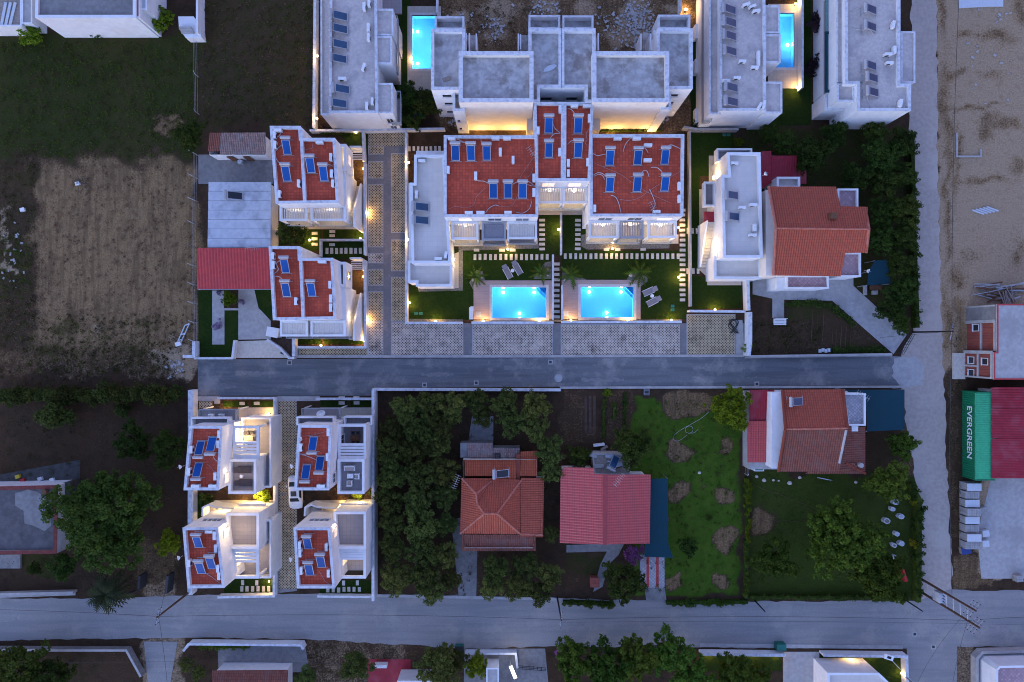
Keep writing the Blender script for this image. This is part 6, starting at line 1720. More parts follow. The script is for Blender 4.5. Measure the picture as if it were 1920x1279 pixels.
hose('thin cable on the upper left small villa roof', z93, [(388, 870), (396, 876), (402, 884), (408, 882)], .022, 'cable', 0, 'cable', 'loose_cable')
hose('white pipe at the left of the upper left small villa roof', z93, [(357, 850), (362, 855), (367, 857)], .05)
hose('white pipes at the left of the upper right small villa roof', z93, [(561, 850), (572, 851), (582, 849)], .05)
hose('white pipe crossing the upper right small villa roof', z93, [(562, 852), (575, 854), (586, 858), (592, 862)], .045)
hose('white hooked pipe at the lowest heater of the upper right small villa roof', z93, [(561, 893), (563, 901), (572, 904), (578, 901)], .05)
hose('thin cable across the upper right small villa roof', z93, [(567, 818), (590, 815), (614, 808)], .022, 'cable', .0, 'cable', 'loose_cable')
hose('white looped pipe on the lower left small villa roof', z93, [(353, 1048), (365, 1049), (374, 1051)], .05)
hose('white pipe at the right of the lower left small villa roof', z93, [(398, 1041), (404, 1037), (410, 1036)], .05)
hose('cable at the bottom of the lower left small villa roof', z93, [(387, 1076), (398, 1082), (408, 1090), (414, 1094)], .03, lift=.02)
hose('white arching pipe at the highest heater of the lower right small villa roof', z93, [(560, 1011), (566, 1005), (575, 1004), (580, 1007)], .05)
hose('white looped pipe at the lowest heater of the lower right small villa roof', z93, [(564, 1051), (574, 1051), (582, 1055)], .05)
hose('cable at the bottom of the lower right small villa roof', z93, [(598, 1070), (604, 1080), (610, 1090), (620, 1096)], .025, 'cable', 0, 'cable', 'loose_cable')
for i, (p, lab) in enumerate([([(1623, 10), (1605, 18), (1594, 22)], 'top'), ([(1596, 53), (1612, 57), (1630, 57), (1638, 66)], 'second'), ([(1628, 118), (1622, 132), (1622, 146)], 'middle'), ([(1626, 150), (1624, 178), (1632, 202)], 'lower')]):
    hose('pale pipe on the flat roof beside the dusty road, %s one' % lab, 6.7, p, .045, lift=.1)
hose('dark cable on the flat roof beside the dusty road', 6.7, [(1594, 152), (1606, 155), (1618, 154)], .035, 'dark', 0, 'cable', 'loose_cable')
hose('pale tangle of pipes on the flat roof left of the upper right pool, upper one', 6.45, [(1362, 20), (1356, 32), (1354, 50), (1362, 58)], .035, lift=.1)
hose('pale tangle of pipes on the flat roof left of the upper right pool, lower one', 6.45, [(1365, 152), (1358, 164), (1362, 178), (1370, 182)], .035, lift=.1)
hose('coiled white garden hose on the middle lawn', .03, [(1329, 772), (1318, 782), (1300, 793), (1280, 804), (1265, 815), (1262, 822), (1268, 827), (1277, 824), (1290, 814), (1298, 809), (1298, 801), (1291, 799), (1285, 804), (1287, 811), (1295, 812), (1302, 811), (1309, 805)], .026, lift=0, cat='hose', name='garden_hose')
hose('thin yellow hose across the right lawn', .03, [(1404, 907), (1420, 912), (1435, 919), (1455, 924), (1475, 933), (1498, 942), (1510, 946), (1506, 951), (1514, 953), (1525, 960)], .03, 'straw', 0, 'hose', 'garden_hose')
hose('pale hose between the soil patch and the big tree', .03, [(1456, 978), (1472, 976), (1490, 978), (1512, 976)], .03, 'straw', 0, 'hose', 'garden_hose')

# ---- satellite dishes and aerials
def dish(x, y, h, az, lab, r=.27):
    t = thing('satellite_dish', lab, 'satellite dish', (*G(x, y, h), h), 'satellite dishes')
    c = Vector((*G(x, y, h), h))
    MB().tube([c, c + Vector((0, 0, .5))], .03, 6).build('mast', M['metalgrey'], t)
    mb = MB(); d = Vector((math.cos(az), math.sin(az), .9)).normalized()
    u = d.cross(Vector((0, 0, 1))).normalized(); w = u.cross(d)
    o = c + Vector((0, 0, .6)); n = 16
    mb.v = [tuple(o)] + [tuple(o + d * (.07 * k * k) + (u * math.cos(2 * math.pi * i / n) + w * math.sin(2 * math.pi * i / n)) * (r * k / 2)) for k in (1, 2) for i in range(n)]
    mb.f = [(0, 1 + i, 1 + (i + 1) % n) for i in range(n)] + [(1 + i, 1 + n + i, 1 + n + (i + 1) % n, 1 + (i + 1) % n) for i in range(n)]
    mb.build('reflector', M['plastic'], t, smooth=True)
    MB().tube([o - w * r * .8 + d * .2, o + d * .55], .015, 5).build('feed_arm', M['metalgrey'], t)
dish(569, 824, z93, 2.4, 'satellite dish on the upper right small villa roof')
dish(605, 777, 3.1, 1.6, 'round pale satellite dish on the lower deck of the upper right small villa', .55)
dish(346, 873, 8.9, 3.3, 'satellite dish on the left wall of the upper left small villa')
dish(343, 1042, 8.9, 3.3, 'satellite dish on the left wall of the lower left small villa')
dish(551, 1045, 8.9, 3.3, 'satellite dish on the left wall of the lower right small villa')
dish(553, 872, 8.9, 3.3, 'satellite dish on the left wall of the upper right small villa')
dish(853, 1070, 2.0, 3.0, 'satellite dish beside the grove drive') if False else None
dish(1620, 508, 4.4, -.5, 'satellite dish beside the pink terrace of the pitched roof house')
dish(1429, 330, 6.5, .5, 'satellite dish on the white block right edge')
def aerial(x, y, h, hh, lab, a=0.0):
    t = thing('aerial', lab, 'aerial', (*G(x, y, h), h), 'television aerials')
    c = Vector((*G(x, y, h), h))
    MB().tube([c, c + Vector((0, 0, hh))], .03, 6).build('mast', M['metalgrey'], t)
    d = Vector((math.cos(a), math.sin(a), 0)); e = Vector((-d.y, d.x, 0)); z = Vector((0, 0, hh - .05))
    MB().tube([c + z - d * .9, c + z + d * .9], .02, 5).build('boom', M['metalgrey'], t)
    for i in range(7):
        q = c + z + d * (-.8 + i * .27)
        MB().tube([q - e * .35, q + e * .35], .015, 4).build('element', M['metalgrey'], t)
aerial(1157, 895, 4.6, 1.6, 'white aerial on the rose red roof', .9)
aerial(857, 1069 - 170, 3.6, 1.5, 'aerial at the left corner of the hipped roof', 1.2)
aerial(478, 466, 3.5, 1.0, 'aerial at the eaves of the red corrugated roof', 0.1)
aerial(998, 292, z9, 1.2, 'white aerial at the right edge of the large left red roof', 2.2)
aerial(1222, 395, z9, 1.2, 'white aerial at the lower edge of the large right red roof', 2.0)
aerial(1608, 740, 4.5, 1.4, 'aerial at the mosaic terrace of the weathered roof house', 2.6)

# ================================================================ LAMPS
def lamp_proto(tall, power, r, m='bulb'):
    t = thing('garden_lamp', 'garden lamp', 'lamp', (0, 0, 0))
    MB().cyl(0, 0, 0, .04, .09, 10).build('base', M['black'], t)
    MB().cyl(0, 0, .04, tall, .035, 8).build('stem', M['black'], t)
    MB().ball((0, 0, tall + r * .8), r, 10, 8).build('bulb', M[m], t, smooth=True)
    MB().cyl(0, 0, tall + r * 1.75, tall + r * 1.95, r * .55, 10).build('cap', M['black'], t)
    lamp_light(t, (0, 0, tall + r * .8 + .28), power, (1, .60, .20), .12)
    return Stock(t)
LM = lamp_proto(.35, 66, .13)
LMB = lamp_proto(.35, 130, .13)
LMW = lamp_proto(.20, 28, .12)
LG = 'small warm garden lamps'
for x, y, z, lab in [(668, 249, 0, 'glowing lamp above the upper left villa'), (596, 106, 1.4, 'glowing lamp on the wall beside the rough strip, upper one'), (595, 223, 1.4, 'glowing lamp on the wall beside the rough strip, lower one'),
                     (682.5, 317, 0, 'glowing lamp right of the upper left villa'), (682.5, 519, 0, 'glowing lamp right of the lower left villa'), (581, 450.5, 0, 'glowing lamp in the dark lawn between the left villas'), (676, 448, 0, 'glowing lamp at the right end of the walled lawn'),
                     (602.5, 647.5, 0, 'glowing lamp below the lower left villa'), (684, 640, 0, 'glowing lamp in the corner of the lower left villa plot'), (766.5, 305, 1.0, 'glowing lamp on the wall beside the flat roofed block, upper one'),
                     (768, 568, 0, 'glowing lamp left of the dark lawn by the flat roofed block'), (817, 603, 0, 'glowing lamp below the lawn left of the left pool'), (906, 602, 0, 'glowing lamp below the left pool, left one'), (1012, 602, 0, 'glowing lamp below the left pool, right one'),
                     (1070, 601.5, 0, 'glowing lamp below the right pool, left one'), (1177, 601, 0, 'glowing lamp below the right pool, middle one'), (1258, 600.5, 0, 'glowing lamp below the lawn right of the right pool'), (1272, 520, 0, 'glowing lamp beside the long slab column, lower one'),
                     (1272, 427, 0, 'glowing lamp beside the long slab column, upper one'), (1047, 431, 0, 'glowing lamp at the wall between the narrow lawns'), (1148, 467, 0, 'glowing lamp before the right red block'), (952, 468, 0, 'small glowing lamp before the left red block'),
                     (1340, 581, 0, 'glowing lamp at the wall below the white block'), (905, 264, 0, 'lamp in the rear yard below the left shell wall'), (965, 262, 0, 'lamp in the rear yard nearer the twin roofs'), (1150, 262, 0, 'lamp in the rear yard below the right shell wall'), (1215, 264, 0, 'lamp at the right end of the rear yard'), (1491, 8, 0, 'glowing lamp at the top of the upper right pool wall'), (1493, 165, 0, 'glowing lamp at the lower end of the upper right pool wall')]:
    (LMB if 'rear yard' in lab else LM).put((*G(x, y, z + .3), z + (.052 if z else .028)), 0, 1.0, lab, LG)
for i, x in enumerate((1329, 1370, 1412, 1452)):
    LMW.put((*G(x, 1225), .03), 0, .8, 'dim lamp at the front wall left of the pale path, %s from the left' % ORD[i], LG)
for i, x in enumerate((1592, 1634)):
    LMW.put((*G(x, 1227.5), .03), 0, .8, 'dim lamp at the front wall right of the pale path, %s from the left' % ORD[i], LG)
LMW.put((*G(1688, 1260), .03), 0, 1.2, 'lamp at the side wall of the lit lawn in the lower right', LG)
LMW.put((*G(773, 112), .08), 0, .7, 'small lamp at the edge of the upper left pool', LG)
LM.put((*G(766.5, 450, 1.2), 1.25), 0, .9, 'glowing lamp on the wall beside the flat roofed block, middle one', LG)
LM.put((*G(689.5, 400, .3), .03), 0, .6, 'glowing lamp on the lane side of the upper left villa wall', LG)
LM.put((*G(690, 600, .3), .03), 0, .6, 'glowing lamp on the lane side of the lower left villa wall', LG)
LM.put((*G(460, 948, .3), .034), 0, 1.2, 'lamp in the lit strip behind the lower left small villa', LG)
LM.put((*G(516, 1000, .3), .02), 0, .9, 'lamp beside the lower left small villa at the lane wall', LG)
LM.put((*G(505, 1090, .3), .03), 0, .8, 'lamp in the slab lawn below the lower left small villa', LG)
LM.put((*G(640, 948, .3), .034), 0, .8, 'lamp in the strip behind the lower right small villa', LG)
LM.put((*G(1098, 413, 1.2), .034), 0, 1.9, 'large bright lamp left of the right red block', LG)
LM.put((*G(400, 965, 1.2), .034), 0, 1.1, 'lamp behind the porch of the lower left small villa', LG)
LM.put((*G(490, 935, .6), .034), 0, 1.2, 'lamp under the yellow lit bush between the left small villas', LG)
LM.put((*G(425, 768, .3), .04), 0, .8, 'lamp under the deck of the upper left small villa', LG)
LM.put((*G(505, 776, .3), .04), 0, 1.2, 'lamp on the lit patio above the upper left small villa', LG)
LM.put((*G(1530, 60, .3), .02), 0, 1.4, 'lamp on the passage wall beside the purple shrubs', LG)
LM.put((*G(1540, 145, .3), .02), 0, 1.4, 'lamp in the passage left of the teal balcony', LG)
LM.put((*G(1285, 20, .3), .03), 0, 1.3, 'lamp in the garden strip at the top right of the shells', LG)

# lit sign at the bottom
t = thing('lit_sign', 'glowing white slanted sign box beside the bottom forecourt', 'sign', (*G(962, 1240), 0))
a, b = Vector(G(957, 1232)), Vector(G(966, 1254))
MB().tube([(a.x, a.y, 0), (a.x, a.y, 2.2)], .05, 6).build('post', M['metalgrey'], t)
MB().tube([(b.x, b.y, 0), (b.x, b.y, 2.2)], .05, 6).build('post', M['metalgrey'], t)
MB().seg(a, b, .5, 2.2, 2.5, 2.5).build('sign_box', M['metalgrey'], t)
MB().seg(a + Vector((.04, 0)), b + Vector((.04, 0)), .40, 2.505, 2.52).build('lit_face', mat_emit('sign_glow', (1, .93, .72), 3.0), t)
lamp_light(t, (a.x + .5, a.y + 1.0, 2.6), 40, (1, .93, .75), .2)
# ================================================================ TREES AND PLANTS
def leaf_cloud(seed, clumps, rad, nleaf, leaf, up=.5):
    """leaf faces spread over clumps; clumps = array of centres, rad = array of clump radii"""
    rg = np.random.RandomState(seed)
    n = len(clumps)
    cen = np.repeat(clumps, nleaf, 0); rr = np.repeat(rad, nleaf)
    d = rg.normal(size=(n * nleaf, 3)); d /= np.linalg.norm(d, axis=1)[:, None]
    k = rg.uniform(.25, 1.0, n * nleaf) ** .5
    c = cen + d * (rr * k)[:, None] * np.array([1, 1, .8])
    nr = d * .6 + rg.normal(size=d.shape) * .55; nr[:, 2] += up
    nr /= np.linalg.norm(nr, axis=1)[:, None]
    a = np.cross(nr, rg.normal(size=d.shape)); a /= np.linalg.norm(a, axis=1)[:, None]
    b = np.cross(nr, a)
    s = leaf * rg.uniform(.6, 1.35, n * nleaf)[:, None]
    q = np.stack([c - a * s * .62, c - b * s * .42 + nr * s * .12, c + a * s * .62, c + b * s * .42 + nr * s * .12], 1)
    return q.reshape(-1, 3)

def leaf_mesh(name, q, m):
    me = bpy.data.meshes.new(name)
    n = len(q) // 4
    me.vertices.add(len(q)); me.vertices.foreach_set('co', q.ravel())
    me.loops.add(n * 4); me.loops.foreach_set('vertex_index', np.arange(n * 4))
    me.polygons.add(n); me.polygons.foreach_set('loop_start', np.arange(n) * 4)
    me.update(calc_edges=True)
    me.materials.append(M[m])
    return me

def tree_proto(seed, name, m, rx, rz, hc, ncl, nleaf, leaf, clr, trunk=.12, flat=.0, hollow=.45):
    """crown radius rx, half height rz, centre height hc"""
    rg = np.random.RandomState(seed)
    t = thing(name, 'tree', 'tree', (0, 0, 0))
    d = rg.normal(size=(ncl, 3)); d[:, 2] += .25; d /= np.linalg.norm(d, axis=1)[:, None]
    # uneven outline: lobes
    lob = 1 + .20 * np.sin(3 * np.arctan2(d[:, 1], d[:, 0]) + seed) + .13 * np.sin(5 * np.arctan2(d[:, 1], d[:, 0]) + 2.3 * seed)
    k = rg.uniform(hollow, 1.0, ncl) * lob
    c = d * np.stack([k * rx, k * rx, k * rz], 1) + np.array([0, 0, hc])
    q = leaf_cloud(seed + 5, c, clr * rg.uniform(.7, 1.25, ncl), nleaf, leaf)
    o = bpy.data.objects.new('crown', leaf_mesh('crown', q, m)); COL.objects.link(o); o.parent = t
    mb = MB()
    mb.tube([(0, 0, 0), (.05, .03, hc * .45), (.0, .08, hc * .8)], trunk * 1.3, 8, trunk * .7)
    for i in range(5):
        a = i * 1.256 + seed
        e = (math.cos(a) * rx * .6, math.sin(a) * rx * .6, hc + rz * random.uniform(-.1, .4))
        mb.tube([(0, 0, hc * .42), (e[0] * .45, e[1] * .45, hc * .78), e], trunk * .55, 6, trunk * .2)
    mb.build('trunk', M['bark'], t)
    return Stock(t)

OLV = [tree_proto(s, 'orchard_tree', 'leafol', 1.75, 1.25, 2.9, 120, 40, .15, .30, hollow=.5) for s in (3, 4, 6)]
DRK = [tree_proto(s, 'broadleaf_tree', 'leafdk', 2.15, 1.7, 3.4, 150, 44, .17, .33, .16, hollow=.5) for s in (13, 14, 15)]
BIG = tree_proto(21, 'large_tree', 'leafdk', 5.9, 3.6, 5.4, 560, 50, .25, .52, .3, hollow=.5)
WAL = tree_proto(22, 'large_tree', 'leafmid', 4.4, 2.8, 4.6, 420, 50, .25, .44, .26, hollow=.5)
BRT = tree_proto(23, 'bright_tree', 'leafbr', 2.75, 2.0, 3.2, 200, 50, .20, .36, .18)
MID = [tree_proto(s, 'garden_tree', 'leafmid', 2.4, 1.8, 3.2, 150, 46, .20, .36, .15) for s in (24, 25)]
CON = tree_proto(26, 'conifer', 'leafcon', 1.15, 1.9, 2.0, 46, 55, .2, .42, .1, hollow=.2)
SHR = tree_proto(27, 'shrub', 'leafdk', .9, .6, .75, 22, 45, .15, .32, .05)
SHY = tree_proto(28, 'shrub', 'leafbr', .9, .6, .75, 22, 45, .15, .32, .05)
PNK = tree_proto(29, 'flowering_shrub', 'flower', 1.1, .7, .9, 26, 50, .15, .36, .06)
LAV = tree_proto(30, 'flowering_shrub', 'lavender', .8, .45, .5, 18, 45, .12, .28, .05)
YEL = tree_proto(31, 'flowering_shrub', 'yellowfl', .8, .5, 1.2, 16, 40, .13, .28, .05)

def plant(st, x, y, rpx, r0, lab, grp, h=2.5, zs=1.0, cat=None):
    """crown centre at pixel x,y, crown radius rpx pixels; r0 = prototype radius"""
    s = rpx / PPM / r0 * (HC - h) / HC
    o = st.put((*G(x, y, h * s), 0), random.uniform(0, 6.28), (s, s, s * zs), lab, grp)
    if cat: o['category'] = cat
    return o

rows = ['nearest the asphalt road', 'second from the asphalt road', 'third from the asphalt road', 'fourth from the asphalt road', 'fifth from the asphalt road', 'sixth from the asphalt road', 'seventh from the asphalt road', 'eighth from the asphalt road', 'at the lower street']
cols = ['first column beside the white wall', 'second column from the white wall', 'third column from the white wall']
GROVE = [[(762, 768, 30), (733, 808, 27), (730, 848, 28), (735, 892, 31), (733, 940, 29), (738, 985, 28), (738, 1032, 29), (742, 1085, 30)],
         [(805, 760, 32), (783, 802, 33), (776, 848, 30), (784, 893, 33), (779, 938, 30), (786, 985, 33), (790, 1036, 31), (795, 1084, 32), (812, 1108, 26)],
         [(849, 762, 28), (832, 796, 30), (822, 838, 25), (830, 884, 29), (833, 930, 28), (840, 985, 22), (832, 1040, 26), (842, 1085, 24)]]
for c, col_ in enumerate(GROVE):
    for r_, (x, y, rp) in enumerate(col_):
        plant(OLV[(c * 2 + r_) % 3], x + random.uniform(-3, 3), y + random.uniform(-3, 3), rp * random.uniform(.96, 1.10), 1.95, 'orchard tree, %s, %s of the grove' % (rows[r_], cols[c]), 'trees of the grove', 2.9)
for x, y, rp, lab in [(893, 752, 27, 'orchard tree at the road above the concrete slab, left one'), (905, 782, 22, 'orchard tree overhanging the concrete slab'), (948, 757, 30, 'orchard tree at the road above the hipped roof'), (1002, 762, 31, 'orchard tree at the road near the vegetable plot'),
                      (960, 795, 29, 'orchard tree behind the lean-to of the hipped roof'), (1005, 803, 28, 'orchard tree upper right of the hipped roof'), (1032, 842, 30, 'grey green tree left of the cluttered lean-to, upper one'), (1032, 884, 27, 'grey green tree between hipped and rose red roofs'),
                      (930, 1068, 30, 'orchard tree below the hipped roof, left one'), (985, 1062, 27, 'orchard tree below the hipped roof, middle one'), (1030, 1078, 28, 'orchard tree below the hipped roof, right one'), (922, 1098, 27, 'orchard tree at the street below the hipped roof, left one'), (970, 1102, 29, 'orchard tree at the street below the hipped roof, middle one'), (1012, 1112, 26, 'orchard tree at the street below the hipped roof, right one'), (1035, 1000, 18, 'slim tree between hipped roof and rose red roof')]:
    plant(random.choice(OLV), x, y, rp, 1.95, lab, 'trees of the grove', 2.9)
for x, y, rp, lab in [(1650, 295, 38, 'dark tree in the row along the dusty road, topmost'), (1690, 270, 30, 'dark tree touching the dusty road, top'), (1600, 335, 34, 'dark tree behind the pitched roof house, left one'), (1655, 345, 34, 'dark tree in the row along the dusty road, second'), (1690, 330, 28, 'dark tree touching the dusty road, second'), (1695, 395, 34, 'dark tree bulging over the dusty road'), (1655, 400, 30, 'dark tree beside the pink terrace'),
                      (1690, 445, 30, 'dark tree touching the dusty road, fourth'), (1650, 450, 30, 'dark tree right of the pitched roof end'), (1685, 495, 30, 'dark tree above the teal shade sail'), (1690, 545, 32, 'dark tree right of the teal shade sail'), (1672, 580, 30, 'dark tree below the teal shade sail'), (1690, 610, 20, 'small dark tree at the dark gate'), (1520, 290, 38, 'dark tree behind the crimson shed'), (1470, 268, 26, 'dark tree above the crimson shed'), (1565, 250, 26, 'dark bush below the white wall of the top right block, left one'), (1640, 250, 26, 'dark bush below the white wall of the top right block, right one'), (1440, 250, 20, 'dark bush behind the white block'),
                      (355, 255, 30, 'round dark tree in the corner of the grass field'), (250, 830, 38, 'dim round tree in the left yard'), (318, 840, 36, 'dark tree beside the upper left small villa'), (1185, 835, 40, 'dark fruit tree between lean-to and lawn'), (1085, 855, 26, 'dark bush left of the cluttered lean-to'), (1170, 1090, 42, 'dark tree at the street below the rose red roof'), (1290, 1025, 22, 'dark shrub on the middle lawn by the teal shade'), (765, 180, 28, 'dark bush below the upper left pool'), (800, 195, 28, 'dark bush beside the left concrete shell'), (775, 225, 22, 'dark hedge bush above the paved rear yard'), (545, 440, 30, 'dark tree between the two left villas and the grey roof'), (120, 1060, 30, 'small tree beside the old left house'), (65, 1065, 14, 'round clipped bush in the left yard')]:
    plant(random.choice(DRK), x, y, rp, 2.4, lab, 'dark garden trees', 3.2)
plant(BIG, 200, 968, 98, 6.2, 'huge dark spreading tree beside the old left house', 'large trees', 5.0)
plant(WAL, 1578, 1012, 73, 4.7, 'large green tree in the middle of the right lawn', 'large trees', 4.5)
plant(BRT, 1368, 764, 40, 2.85, 'bright yellow green tree at the road beside the crimson annex', 'large trees', 3.0)
plant(MID[0], 1452, 1045, 38, 2.5, 'bluish green tree at the lower left of the right lawn', 'garden trees', 3.0)
plant(MID[1], 1650, 1082, 48, 2.5, 'green tree overhanging the street at the right lawn corner', 'garden trees', 3.2)
plant(MID[0], 1665, 905, 38, 2.5, 'leafy tree beside the dusty road below the weathered roof house', 'garden trees', 3.2)
plant(MID[1], 1690, 835, 28, 2.5, 'yellowish tree at the dusty road below the teal canopy', 'garden trees', 3.0)
plant(BRT, 432, 561, 15, 2.85, 'bright green bush in the left front garden', 'garden trees', 2.5)
plant(BRT, 320, 1018, 24, 2.85, 'yellow green bush left of the lower left small villa', 'garden trees', 2.5)
for i, (x, y, rp, lab) in enumerate([(1080, 1240, 42, 'leafy tree at the bottom edge, first of the clump right of the sign'), (1140, 1250, 45, 'leafy tree at the bottom edge, second of the clump'), (1195, 1235, 42, 'leafy tree at the bottom edge, third of the clump'), (1255, 1225, 42, 'leafy tree at the bottom edge, tallest of the clump'), (1300, 1265, 38, 'leafy tree at the bottom edge beside the lit lawn'), (1380, 1265, 40, 'leafy tree in front of the lit lawn at the bottom'), (1425, 1270, 26, 'leafy tree right end of the clump before the lit lawn')]):
    plant(MID[i % 2], x, y, rp, 2.5, lab, 'trees along the bottom edge', 3.4)
for i, (x, y, rp, lab) in enumerate([(668, 1248, 32, 'grey green tree at the bottom beside the crimson yard'), (820, 1250, 42, 'grey green tree at the bottom left of the small building'), (860, 1235, 22, 'small grey green tree at the bottom above the white wall'), (40, 1250, 55, 'spreading dark tree in the bottom left corner'), (100, 1265, 40, 'dark tree in the bottom left yard'), (350, 1245, 16, 'small dark tree left of the walled yard at the bottom'), (372, 1262, 16, 'leafy bush at the corner of the walled yard'), (575, 1272, 24, 'leafy tree at the right end of the dark red roof'), (895, 1248, 24, 'lime green tree beside the small building')]):
    plant((DRK[i % 3] if i in (3, 4) else OLV[i % 3] if i < 8 else BRT), x, y, rp, 2.4 if i in (3, 4) else 1.95 if i < 8 else 2.85, lab, 'trees along the bottom edge', 2.9)
for i in range(15):   # row of conifers above the left yard
    x = 12 + i * 22.5
    plant(CON, x, 742 + 4 * math.sin(i * 2.1), 17 + 3 * math.sin(i * 1.7), 1.25, 'yellow green conifer in the row above the left yard, %s from the left edge' % (ORD + ['thirteenth', 'fourteenth', 'fifteenth'])[i], 'conifer row', 2.2, 1.0, 'tree')
for x, y, rp, lab in [(100, 782, 30, 'dark conifer bush below the conifer row'), (225, 772, 14, 'small dark bush below the right part of the conifer row')]:
    plant(CON, x, y, rp, 1.25, lab, 'conifer row', 2.0, .8, 'shrub')
# shrubs
for st, x, y, rp, r0, lab in [(SHY, 494, 929, 17, .95, 'lamplit yellow green bush between the left small villas'), (SHY, 668, 926, 12, .95, 'small bush between the right small villas'), (SHR, 385, 940, 14, .95, 'dark clipped bush between the left small villas'), (SHR, 700, 924, 9, .95, 'dark bush beside the wall between the right small villas'),
                              (PNK, 1188, 1038, 19, 1.15, 'pink flowering shrub below the rose red roof'), (LAV, 407, 610, 10, .85, 'round mauve lavender clump in the gravel path, lower one'), (LAV, 410, 548, 7, .85, 'mauve lavender clump in the gravel path, upper one'), (LAV, 452, 565, 6, .85, 'mauve blossoms right of the bright green bush'),
                              (YEL, 1712, 940, 9, .85, 'yellow blossoms on the roadside hedge, upper one'), (YEL, 1712, 1016, 11, .85, 'yellow blossoms on the roadside hedge, lower one'), (PNK, 1055, 1222, 14, 1.15, 'pink flowering shrub at the bottom white wall'), (SHR, 80, 16, 0.1, .95, ''), (SHY, 300, 40, 26, .95, 'leafy green bush between the house and stair at the top left'), (SHR, 180, 62, 10, .95, 'small climbing bush on the white wall at the top left'), (SHY, 60, 62, 24, .95, 'green bush below the shed in the top left corner'), (SHR, 280, 45, 14, .95, 'purplish bush beside the house at the top left'),
                              (SHY, 1138, 735, 9, .95, 'bright bush at the top of the vegetable plot'), (SHY, 1402, 655, 10, .95, 'bright green bush at the end of the white wall'), (SHR, 1312, 232, 12, .95, 'low clipped shrub beside the top right block'), (SHY, 1385, 268, 10, .95, 'yellow green cypress hedge behind the white block'),
                              (PNK, 1250, 972, 5, 1.15, 'tiny pink bush beside the teal shade'), (SHR, 1330, 970, 6, .95, 'small plant on the middle lawn')]:
    if lab: plant(st, x, y, rp, r0, lab, 'garden shrubs', .8)
for i, (x, y, lab) in enumerate([(1522, 50, 'dark purple spiky shrub beside the top right block, upper one'), (1523, 128, 'dark purple spiky shrub beside the top right block, lower one')]):
    t = thing('purple_shrub', lab, 'shrub', (*G(x, y), 0), 'garden shrubs')
    rg = np.random.RandomState(40 + i); cl = rg.normal(size=(26, 3)) * np.array([.75, .6, .35]) + np.array([0, 0, 1.4])
    o = bpy.data.objects.new('crown', leaf_mesh('crown', leaf_cloud(41 + i, cl, np.full(26, .4), 40, .22), 'leafpurple')); COL.objects.link(o); o.parent = t
    MB().tube([(*G(x, y), 0), (*G(x, y), 1.4)], .06, 6).build('trunk', M['bark'], t)

# palm and the feathery pool plants
def palm(x, y, h, rl, n, lab, m='leafpalm', trunk=.22, name='palm_tree', wide=.5):
    c = Vector((*G(x, y, h), 0))
    t = thing(name, lab, 'palm', c)
    if h > .6: MB().tube([c, c + Vector((.05, 0, h * .6)), c + Vector((0, 0, h))], trunk * 1.2, 9, trunk).build('trunk', M['bark'], t)
    rg = np.random.RandomState(int(x))
    for i in range(n):
        a = i * 2.39996 + rg.uniform(-.2, .2); el_ = rg.uniform(-.1, 1.1)
        l = rl * rg.uniform(.75, 1.1); mb = MB()
        d = Vector((math.cos(a), math.sin(a), 0)); u = Vector((-d.y, d.x, 0)); o = c + Vector((0, 0, h))
        prev = o
        for k in range(9):
            s = (k + 1) / 9
            q = o + d * (l * s * math.cos(el_ * .8)) + Vector((0, 0, l * (math.sin(el_) * s - .75 * s * s)))
            if q.z < .12: q.z = .12
            wv = wide * l * .42 * math.sin(math.pi * min(1, s * .92 + .05)) ** .7
            for sg in (-1, 1):
                tip = q + u * (sg * wv) + d * (.22 * l * .5) + Vector((0, 0, -.12 * wv))
                if tip.z < .06: tip.z = .06
                mb.add([prev, q, tip], [(0, 1, 2)])
            mb.add([prev + u * .03, prev - u * .03, q - u * .02, q + u * .02], [(0, 1, 2, 3)])
            prev = q
        mb.build('frond', M[m], t)
palm(197, 1115, 4.2, 3.0, 34, 'shaggy palm tree overhanging the street beside the left yard gate')
for x, y, rl, lab in [(892, 520, 1.6, 'feathery young palm left of the left garden pool'), (1015, 512, 1.5, 'feathery young palm right of the left garden pool'), (1070, 515, 1.9, 'feathery young palm left of the right garden pool'), (1200, 510, 2.2, 'feathery young palm right of the right garden pool')]:
    palm(x, y, .5, rl, 12, lab, 'leafmid', name='young_palm', wide=.4)

# hedges
def hedge(lab, pts, w, h, m, n=70, leaf=.14, group='hedges'):
    P = [Vector(G(*q)) for q in pts]
    t = thing('hedge', lab, 'hedge', (*P[0], 0), group)
    cl = []
    rg = np.random.RandomState(int(abs(P[0].x * 7 + P[0].y)))
    for a, b in zip(P, P[1:]):
        k = max(3, int((b - a).length * 4.0 * max(1, w)))
        for i in range(k):
            q = a + (b - a) * rg.uniform(0, 1); nn = Vector((-(b - a).y, (b - a).x)).normalized()
            q = q + nn * rg.uniform(-.5, .5) * max(.05, w - .3)
            cl.append((q.x, q.y, rg.uniform(.35, h - .1)))
    cl = np.array(cl) - np.array([P[0].x, P[0].y, 0])
    o = bpy.data.objects.new('foliage', leaf_mesh('foliage', leaf_cloud(9, cl, np.full(len(cl), .3), n, leaf), m)); COL.objects.link(o); o.parent = t
    MB().strip(P, max(.1, w * .45), 0, h * .6).build('woody_core', M['leafdk'], t)
hedge('light green clipped hedge between the middle and right lawns', [(1398, 895), (1399, 1010)], .8, 1.3, 'leafbr', 110, .13)
hedge('darker lower end of the hedge between the middle and right lawns', [(1397, 1012), (1396, 1118)], .8, 1.3, 'leafmid', 90, .13)
hedge('dark roadside hedge with yellow blossoms right of the right lawn', [(1700, 905), (1716, 935), (1714, 1124)], 1.4, 1.7, 'leafdk', 45, .16)
hedge('low green hedge along the street below the rose red house', [(1055, 1127), (1150, 1130)], .9, 1.1, 'leafmid', 90, .14)
